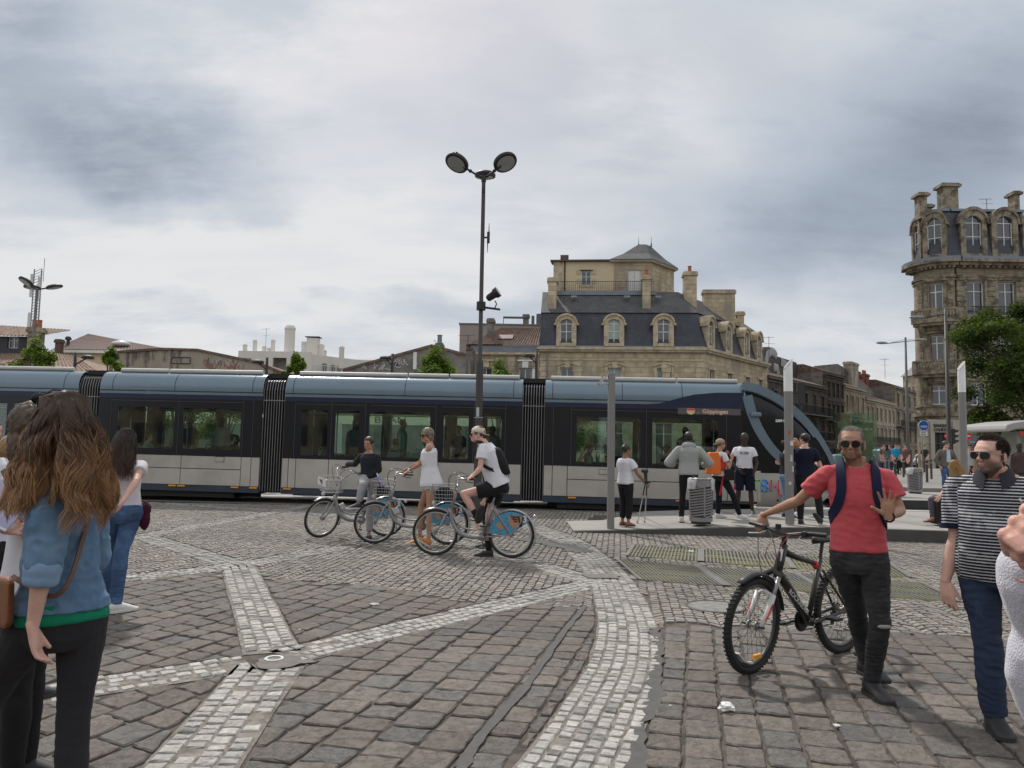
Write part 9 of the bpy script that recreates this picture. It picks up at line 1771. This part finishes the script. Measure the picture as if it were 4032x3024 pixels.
for k,(u,v,yaw,sd_,H,lb)in enumerate([(-11.2,.6,90,1,1.7,'seated passenger with pale arms in the left tram window behind the white T-shirt woman'),(-10.6,1.7,180,0,1.75,'standing passenger in the left tram window'),(-9.45,1.2,170,0,1.78,'tall standing passenger with dark head in the second tram window'),(-8.85,.62,90,1,1.72,'seated passenger with white sleeve and sunglasses at the right of the second tram window'),(-9.3,1.8,90,1,1.7,'seated passenger farther inside the second tram window'),(-5.55,.9,180,0,1.80,'large dark passenger standing at the tram door left of the boy'),(-4.35,1.3,100,0,1.85,'tall passenger standing in the centre tram window'),(-4.45,.95,0,1,1.7,'passenger on the left teal seat in the centre tram window'),(-3.75,1.7,90,1,1.68,'seated passenger behind the tank top woman'),(-2.75,1.1,200,0,1.7,'passenger standing at the tram door behind the lamp post'),(-1.85,1.4,170,0,1.72,'dark passenger at the last door before the bellows'),(.75,.65,90,1,1.7,'seated passenger at the left of the front car window'),(1.45,1.5,180,0,1.8,'standing passenger beside the square light column'),(2.75,.6,90,1,1.7,'seated passenger with grey sleeves left of the hoodie man'),(3.35,1.3,200,0,1.82,'standing passenger seen beside the hoodie man'),(3.15,.7,270,1,1.66,'passenger seated next to the hoodie man'),(4.15,.8,90,0,1.75,'person in mint shirt just inside the cab door')]):
 small_person(tramp(u,v),yaw,H,lb,(bk,br_)[k%2],(ls,SK['tan'],ds)[k%3],(.16,.40,.36)if k==16 else tops[k%6],(.03,.035,.05),seated=bool(sd_),group=pg,sleeve=.5 if k%2 else 1.9)
kn=M('white_knit',(.60,.59,.66),.95,var=.06,scale=10,bump=.003,bscale=330,sheen=.4);D0=1.42;W_=P(4052,2190,D0);m=MB();pp=[P(4075,2330,1.12),P(4052,2240,1.07)];profile(m,P(4150,2560,1.16),pp[1],[(0,.030),(.6,.026),(1,.024)],14);profile(m,P(4150,2560,1.16),P(4130,2640,1.32),[(0,.030),(1,.035)],12)
for k,(ax_,ay_,bx2,by2)in enumerate(((3962,2108,4030,2158),(4002,2058,4082,2118),(4048,2010,4134,2076),(4098,1972,4186,2040))):
 a_,b_=P(ax_,ay_,1.015),P(bx2,by2,.985);m.tube([P(ax_+22,ay_+60,1.05),a_,a_.lerp(b_,.5),b_,P(bx2+2,by2+34,1.005),P(bx2-34,by2+30,1.028)],[.012,.0104,.0098,.0103,.0090,.0078],12);m.ell(a_,.0108,n=12,m=9)
m.loft([[P(x,y,d_)for x,y,d_ in r_]for r_ in(((3972,2118,1.03),(4110,1990,1.03),(4150,2040,1.075),(4010,2170,1.075)),((3985,2170,1.045),(4120,2070,1.045),(4150,2110,1.09),(4030,2210,1.09)),((4010,2235,1.05),(4085,2215,1.05),(4095,2235,1.09),(4030,2255,1.09)))])
e0=P(4240,2560,1.5);profile(m,e0,P(4130,2640,1.32),[(0,.045),(1,.040)],16);sh0=P(4460,2000,1.6);profile(m,sh0,e0,[(0,.06),(1,.047)],14);nk0=P(4800,1850,1.6);profile(m,sh0,nk0,[(0,.06),(1,.06)],14);ln=P(4800,1610,1.6);add_head(m,Matrix.Rotation(-1.2,3,'Z'),ln,1.,1);profile(m,nk0,ln,[(0,.05),(1,.05)],14)
Jx=dict(pelvis=V(nk0.x,1.6,.93),neck=nk0,hipL=V(nk0.x+.09,1.6,.9),hipR=V(nk0.x-.09,1.6,.9),shL=nk0+V(.17,0,0),shR=nk0-V(.17,0,0));torso(m,Jx,1.72,.95)
for s in(-1,1):profile(m,V(nk0.x+s*.09,1.6,.9),V(nk0.x+s*.09,1.6,.06),[(0,.085),(.5,.055),(1,.04)]);profile(m,V(nk0.x+s*.09,1.6,.05),V(nk0.x+s*.09,1.75,.03),[(-.3,.04),(1,.03)])
me=remeshed(m,.003,1);co,no=arr(me);col=np.tile(np.array(SK['rosy'])*np.array([1.0,.92,.9]),(len(co),1));base=V(nk0.x,1.6,0);eg=finish(me,'person',skin('rosy',SK['rosy']),base,None,co,col,label='person at the right edge, only a raised fist and white knitted sleeve in view',cat='person')
m=MB();rings=[]
for(x,y,D,r,f)in((4062,2142,1.40,.040,1),(4062,2200,1.40,.052,1),(4072,2290,1.40,.056,1.05),(4082,2380,1.41,.047,1.1),(4096,2470,1.42,.038,1.2),(4090,2560,1.42,.044,1.2),(4088,2650,1.43,.047,1.2),(4100,2740,1.44,.040,1.2),(4120,2830,1.45,.034,1),(4150,2900,1.46,.02,1)):r*=.80;c=P(x,y+25,D*.78);rings.append([c+V(math.cos(a)*r,math.sin(a)*r*f,.004*math.sin(3*a))for a in[2*math.pi*k/28 for k in range(28)]])
m.loft(rings);profile(m,P(4110,2300,1.42),P(4460,2080,1.55),[(0,.05),(1,.09)]);torso(m,Jx,1.72,1.05,.05,.05,.97);me=remeshed(m,.006,3);co,no=arr(me);finish(me,'knit_poncho',kn,base,eg,folds(co,no,.006,(12,12,6)))
for s in(-1,1):m=MB();profile(m,V(s*.09,0,.92),V(s*.09,0,.09),[(0,.10),(.5,.07),(1,.055)]);m.build('trousers',denim,eg,smooth=True)
leaf_m=M('leaves',rough=.6,var=.25,scale=3,attr='Col',spec=.3);_t=leaf_m.node_tree;_b=_t.nodes['Principled BSDF'];_tr=_t.nodes.new('ShaderNodeBsdfTranslucent');_mx=_t.nodes.new('ShaderNodeMixShader');_mx.inputs[0].default_value=.35;_a=_b.inputs['Base Color'].links[0].from_socket;_g=_t.nodes.new('ShaderNodeVectorMath');_g.operation='MULTIPLY';_g.inputs[1].default_value=(1.5,1.5,.5);_t.links.new(_a,_g.inputs[0]);_t.links.new(_g.outputs[0],_tr.inputs[0]);_t.links.new(_b.outputs[0],_mx.inputs[1]);_t.links.new(_tr.outputs[0],_mx.inputs[2]);_t.links.new(_mx.outputs[0],_t.nodes['Material Output'].inputs[0])
bark=M('bark',(.10,.08,.06),.9,var=.3,scale=8,bump=.01,bscale=20)
def tree(base,lobes,n,size,label,group,seed,g0=(.045,.085,.018),trunk=.14,th=None):
 r=np.random.default_rng(seed);t=thing('broadleaf_tree',base,label=label,cat='tree',group=group);m=MB();top=max(l[0][2]for l in lobes);m.tube([(0,0,0),(.04,.02,top*.3),(-.03,.04,top*.65),(0,0,top)],[trunk,trunk*.8,trunk*.5,trunk*.2],10);tr=m.build('trunk',bark,t,smooth=True)
 m=MB();
 for c,rad in lobes:m.tube([(0,0,max(.8,c[2]*.45)),(c[0]*.5,c[1]*.5,c[2]*.8),tuple(c)],[trunk*.45,trunk*.3,trunk*.1],6)
 m.build('branches',bark,tr,split=False);vol=np.array([l[1][0]*l[1][1]*l[1][2]for l in lobes])**.7;pick=r.choice(len(lobes),n,p=vol/vol.sum());cen=np.array([l[0]for l in lobes])[pick];rad=np.array([l[1]for l in lobes])[pick]
 d=r.normal(0,1,(n,3));d/=np.linalg.norm(d,axis=1,keepdims=True);k=(r.random(n)**.45)[:,None]*(1+.22*np.sin(d[:,:1]*7+pick[:,None])*np.cos(d[:,1:2]*6+d[:,2:]*5));p=cen+d*rad*k
 a=r.normal(0,1,(n,3));a[:,2]*=.5;a/=np.linalg.norm(a,axis=1,keepdims=True);b=np.cross(a,r.normal(0,1,(n,3))+np.array([0,0,1.2]));b/=np.linalg.norm(b,axis=1,keepdims=True);s=size*r.uniform(.6,1.3,(n,1))
 v=np.stack([p-a*s,p-b*s*.55+a*s*.1,p+a*s,p+b*s*.55+a*s*.1],1).reshape(-1,3);cl=np.array(g0)*r.uniform(.6,1.5,(n,1))*(np.array([[1,1,1]])+r.random((n,1))*np.array([[.5,.15,0]]))*(1+.25*np.sin(p@np.array([1.7,1.1,1.9])))[:,None]
 me=bpy.data.meshes.new('crown');me.from_pydata(v.tolist(),[],(np.arange(n*4).reshape(-1,4)).tolist());me.materials.append(leaf_m);ca=me.color_attributes.new('Col','FLOAT_COLOR','POINT');ca.data.foreach_set('color',np.concatenate([np.repeat(cl,4,0),np.ones((n*4,1))],1).astype(np.float32).ravel());o=bpy.data.objects.new('crown',me);COL.objects.link(o);o.parent=t;return t
rt_=random.Random(8);b=P(4085,1700,38);lob=[((0,0,5.4),(2.6,2.6,2.4))]
for k in range(40):a=rt_.uniform(0,6.28);e=rt_.uniform(-1.2,1.2);R1=3.0;lob.append(((R1*math.cos(a)*math.cos(e)*1.15,R1*math.sin(a)*math.cos(e),5.6+R1*1.15*math.sin(e)),(rt_.uniform(.6,1.2),)*2+(rt_.uniform(.4,.75),)))
tree((b.x,38,.3),[((c[0],c[1],c[2]),r_)for c,r_ in lob],60000,.085,'large leafy plane tree in front of the bank at the right edge',None,3,(.036,.066,.013))
tg='young trees behind the tram'
for k,(px,pyt,w_,lb,Y,bush)in enumerate([(145,1318,.72,'bushy young tree around the left lamp post',26,1),(440,1362,.42,'slender pointed treetop over the tram at the left',25.5,0),(1165,1386,.42,'small treetop before the white apartment block',25.5,0),(1722,1345,.75,'dense young tree before the grey gable house',25,1),(1965,1402,.62,'loose treetop right of the tall lamp post',24.8,0),(700,1475,.8,'young tree hidden behind the left tram car',26,1),(900,1490,.9,'round young tree seen through the second tram window',25.5,1),(2260,1510,1.0,'round young tree seen through the front car window',24.6,1)]):
 tp_=P(px,pyt,Y);h=tp_.z;rr=random.Random(k+20);lob=[((0,0,h-.55*w_*1.2),(w_*.38,w_*.38,w_*.62))]
 for q in range(12 if bush else 8):a=rr.uniform(0,6.28);f=rr.uniform(.25,1);lob.append(((w_*f*.85*math.cos(a),w_*f*.85*math.sin(a),h-w_*.5-f*w_*rr.uniform(.7,1.8)),(w_*.40,w_*.40,w_*.32)))
 tree((tp_.x,Y,0),lob,5200 if bush else 3000,.050,lb,tg,40+k,(.070,.125,.022),.06)
def car(pos,rz,paint,label,van=False):
 t=thing('parked_car',pos,rz,label=label,cat='car',group='cars in the side street');pm=M('paint_'+paint[0],paint[1],.25,.3,var=.04,coat=.6);k=1.25 if van else 1;prof=[(-2.05,.35),(-2.1,.75),(-2.0,1.0),(-1.6,1.42*k),(-.2,1.48*k),(.5,1.35*k),(1.15,.98),(1.9,.85),(2.08,.6),(2.05,.3)];m=MB();m.loft([[(x,y*(1-.12*max(0,(z-.9)/.6)),z)for x,z in prof]for y in(-.84,-.80,.80,.84)]);bd=m.build('body',pm,t,bevel=.05,smooth=35)
 for s in(-1,1):m=MB();m.prism([(-1.55,.98),(-1.35,1.36*k),(.25,1.34*k),(.92,.98)],(0,s*.80,0),(1,0,0),(0,0,1),(0,s*.03,0));m.build('side_window',pane_m,t)
 m=MB();m.loft([[(1.18,y,.97),(.52,y*.9,1.36*k),(.50,y*.9,1.33*k),(1.15,y,.95)]for y in(-.72,.72)]);m.build('windscreen',pane_m,t)
 for x in(-1.3,1.3):
  for s in(-1,1):m=MB();m.cyl((x,s*.70,.32),(x,s*.86,.32),.32,n=24);w=m.build('wheel',tyre_m,t,smooth=40);m=MB();m.cyl((x,s*.862,.32),(x,s*.872,.32),.2,n=20);m.build('rim',rim_m,w)
 for s in(-1,1):m=MB();m.box((2.05,s*.62,.68),(.08,.3,.14));m.build('headlight',M('headlight_lit',(.8,.8,.8),.2,emit=(1,1,.95,1.2))if paint[0]=='blue' else M('headlight_clear',(.5,.5,.48),.1),t)
 m=MB();m.box((2.09,0,.42),(.03,.9,.14));m.build('bumper_grille',blk,t)
b=P(3330,1820,44);car((b.x,44,.0),math.radians(205),('blue',(.20,.27,.35)),'pale blue car with lit headlights right of the tram nose');b=P(3475,1800,62);car((b.x,62,0),math.radians(230),('sky',(.30,.42,.48)),'light blue van behind the street crowd',True);b=P(3640,1800,80);car((b.x,80,0),math.radians(235),('white',(.55,.55,.56)),'white car up the side street by the bank corner')
m=MB();rr=random.Random(3)
for(px,py,n_,sp_g)in((2270,2590,70,.09),(2250,2640,30,.08),(2330,2510,18,.06),(1075,2330,12,.05)):
 g0_=G(px,py)
 for k in range(n_):p=g0_+V(rr.gauss(0,sp_g),rr.gauss(0,sp_g),-.012);d=V(rr.gauss(0,.4),rr.gauss(0,.4),1).normalized()*rr.uniform(.02,.045);s=V(rr.gauss(0,1),rr.gauss(0,1),0).normalized()*.003;m.add([p-s,p+s,p+d],[(0,1,2)])
tag(m.build('grass',M('grass_blades',(.07,.10,.02),.7,var=.3)),'short grass tufts growing in the paving joints','grass',kind='stuff')
for k,(px,py,r_,c_)in enumerate([(3295,2860,.02,(.6,.6,.58)),(1180,2480,.015,(.5,.45,.4)),(2640,2780,.012,(.55,.55,.5)),(760,2860,.014,(.5,.5,.48))]):crumple(G(px,py),r_,('thin white straw-like scrap right of the tissue, near the shoes','tiny tan scrap on the pavers above the ring marker','tiny pale crumb of litter left of the tissue','tiny pale scrap low on the left between pavers')[k],30+k,'paper_scrap',M('scrap_%s'%'abcd'[k],c_,.8),.3)
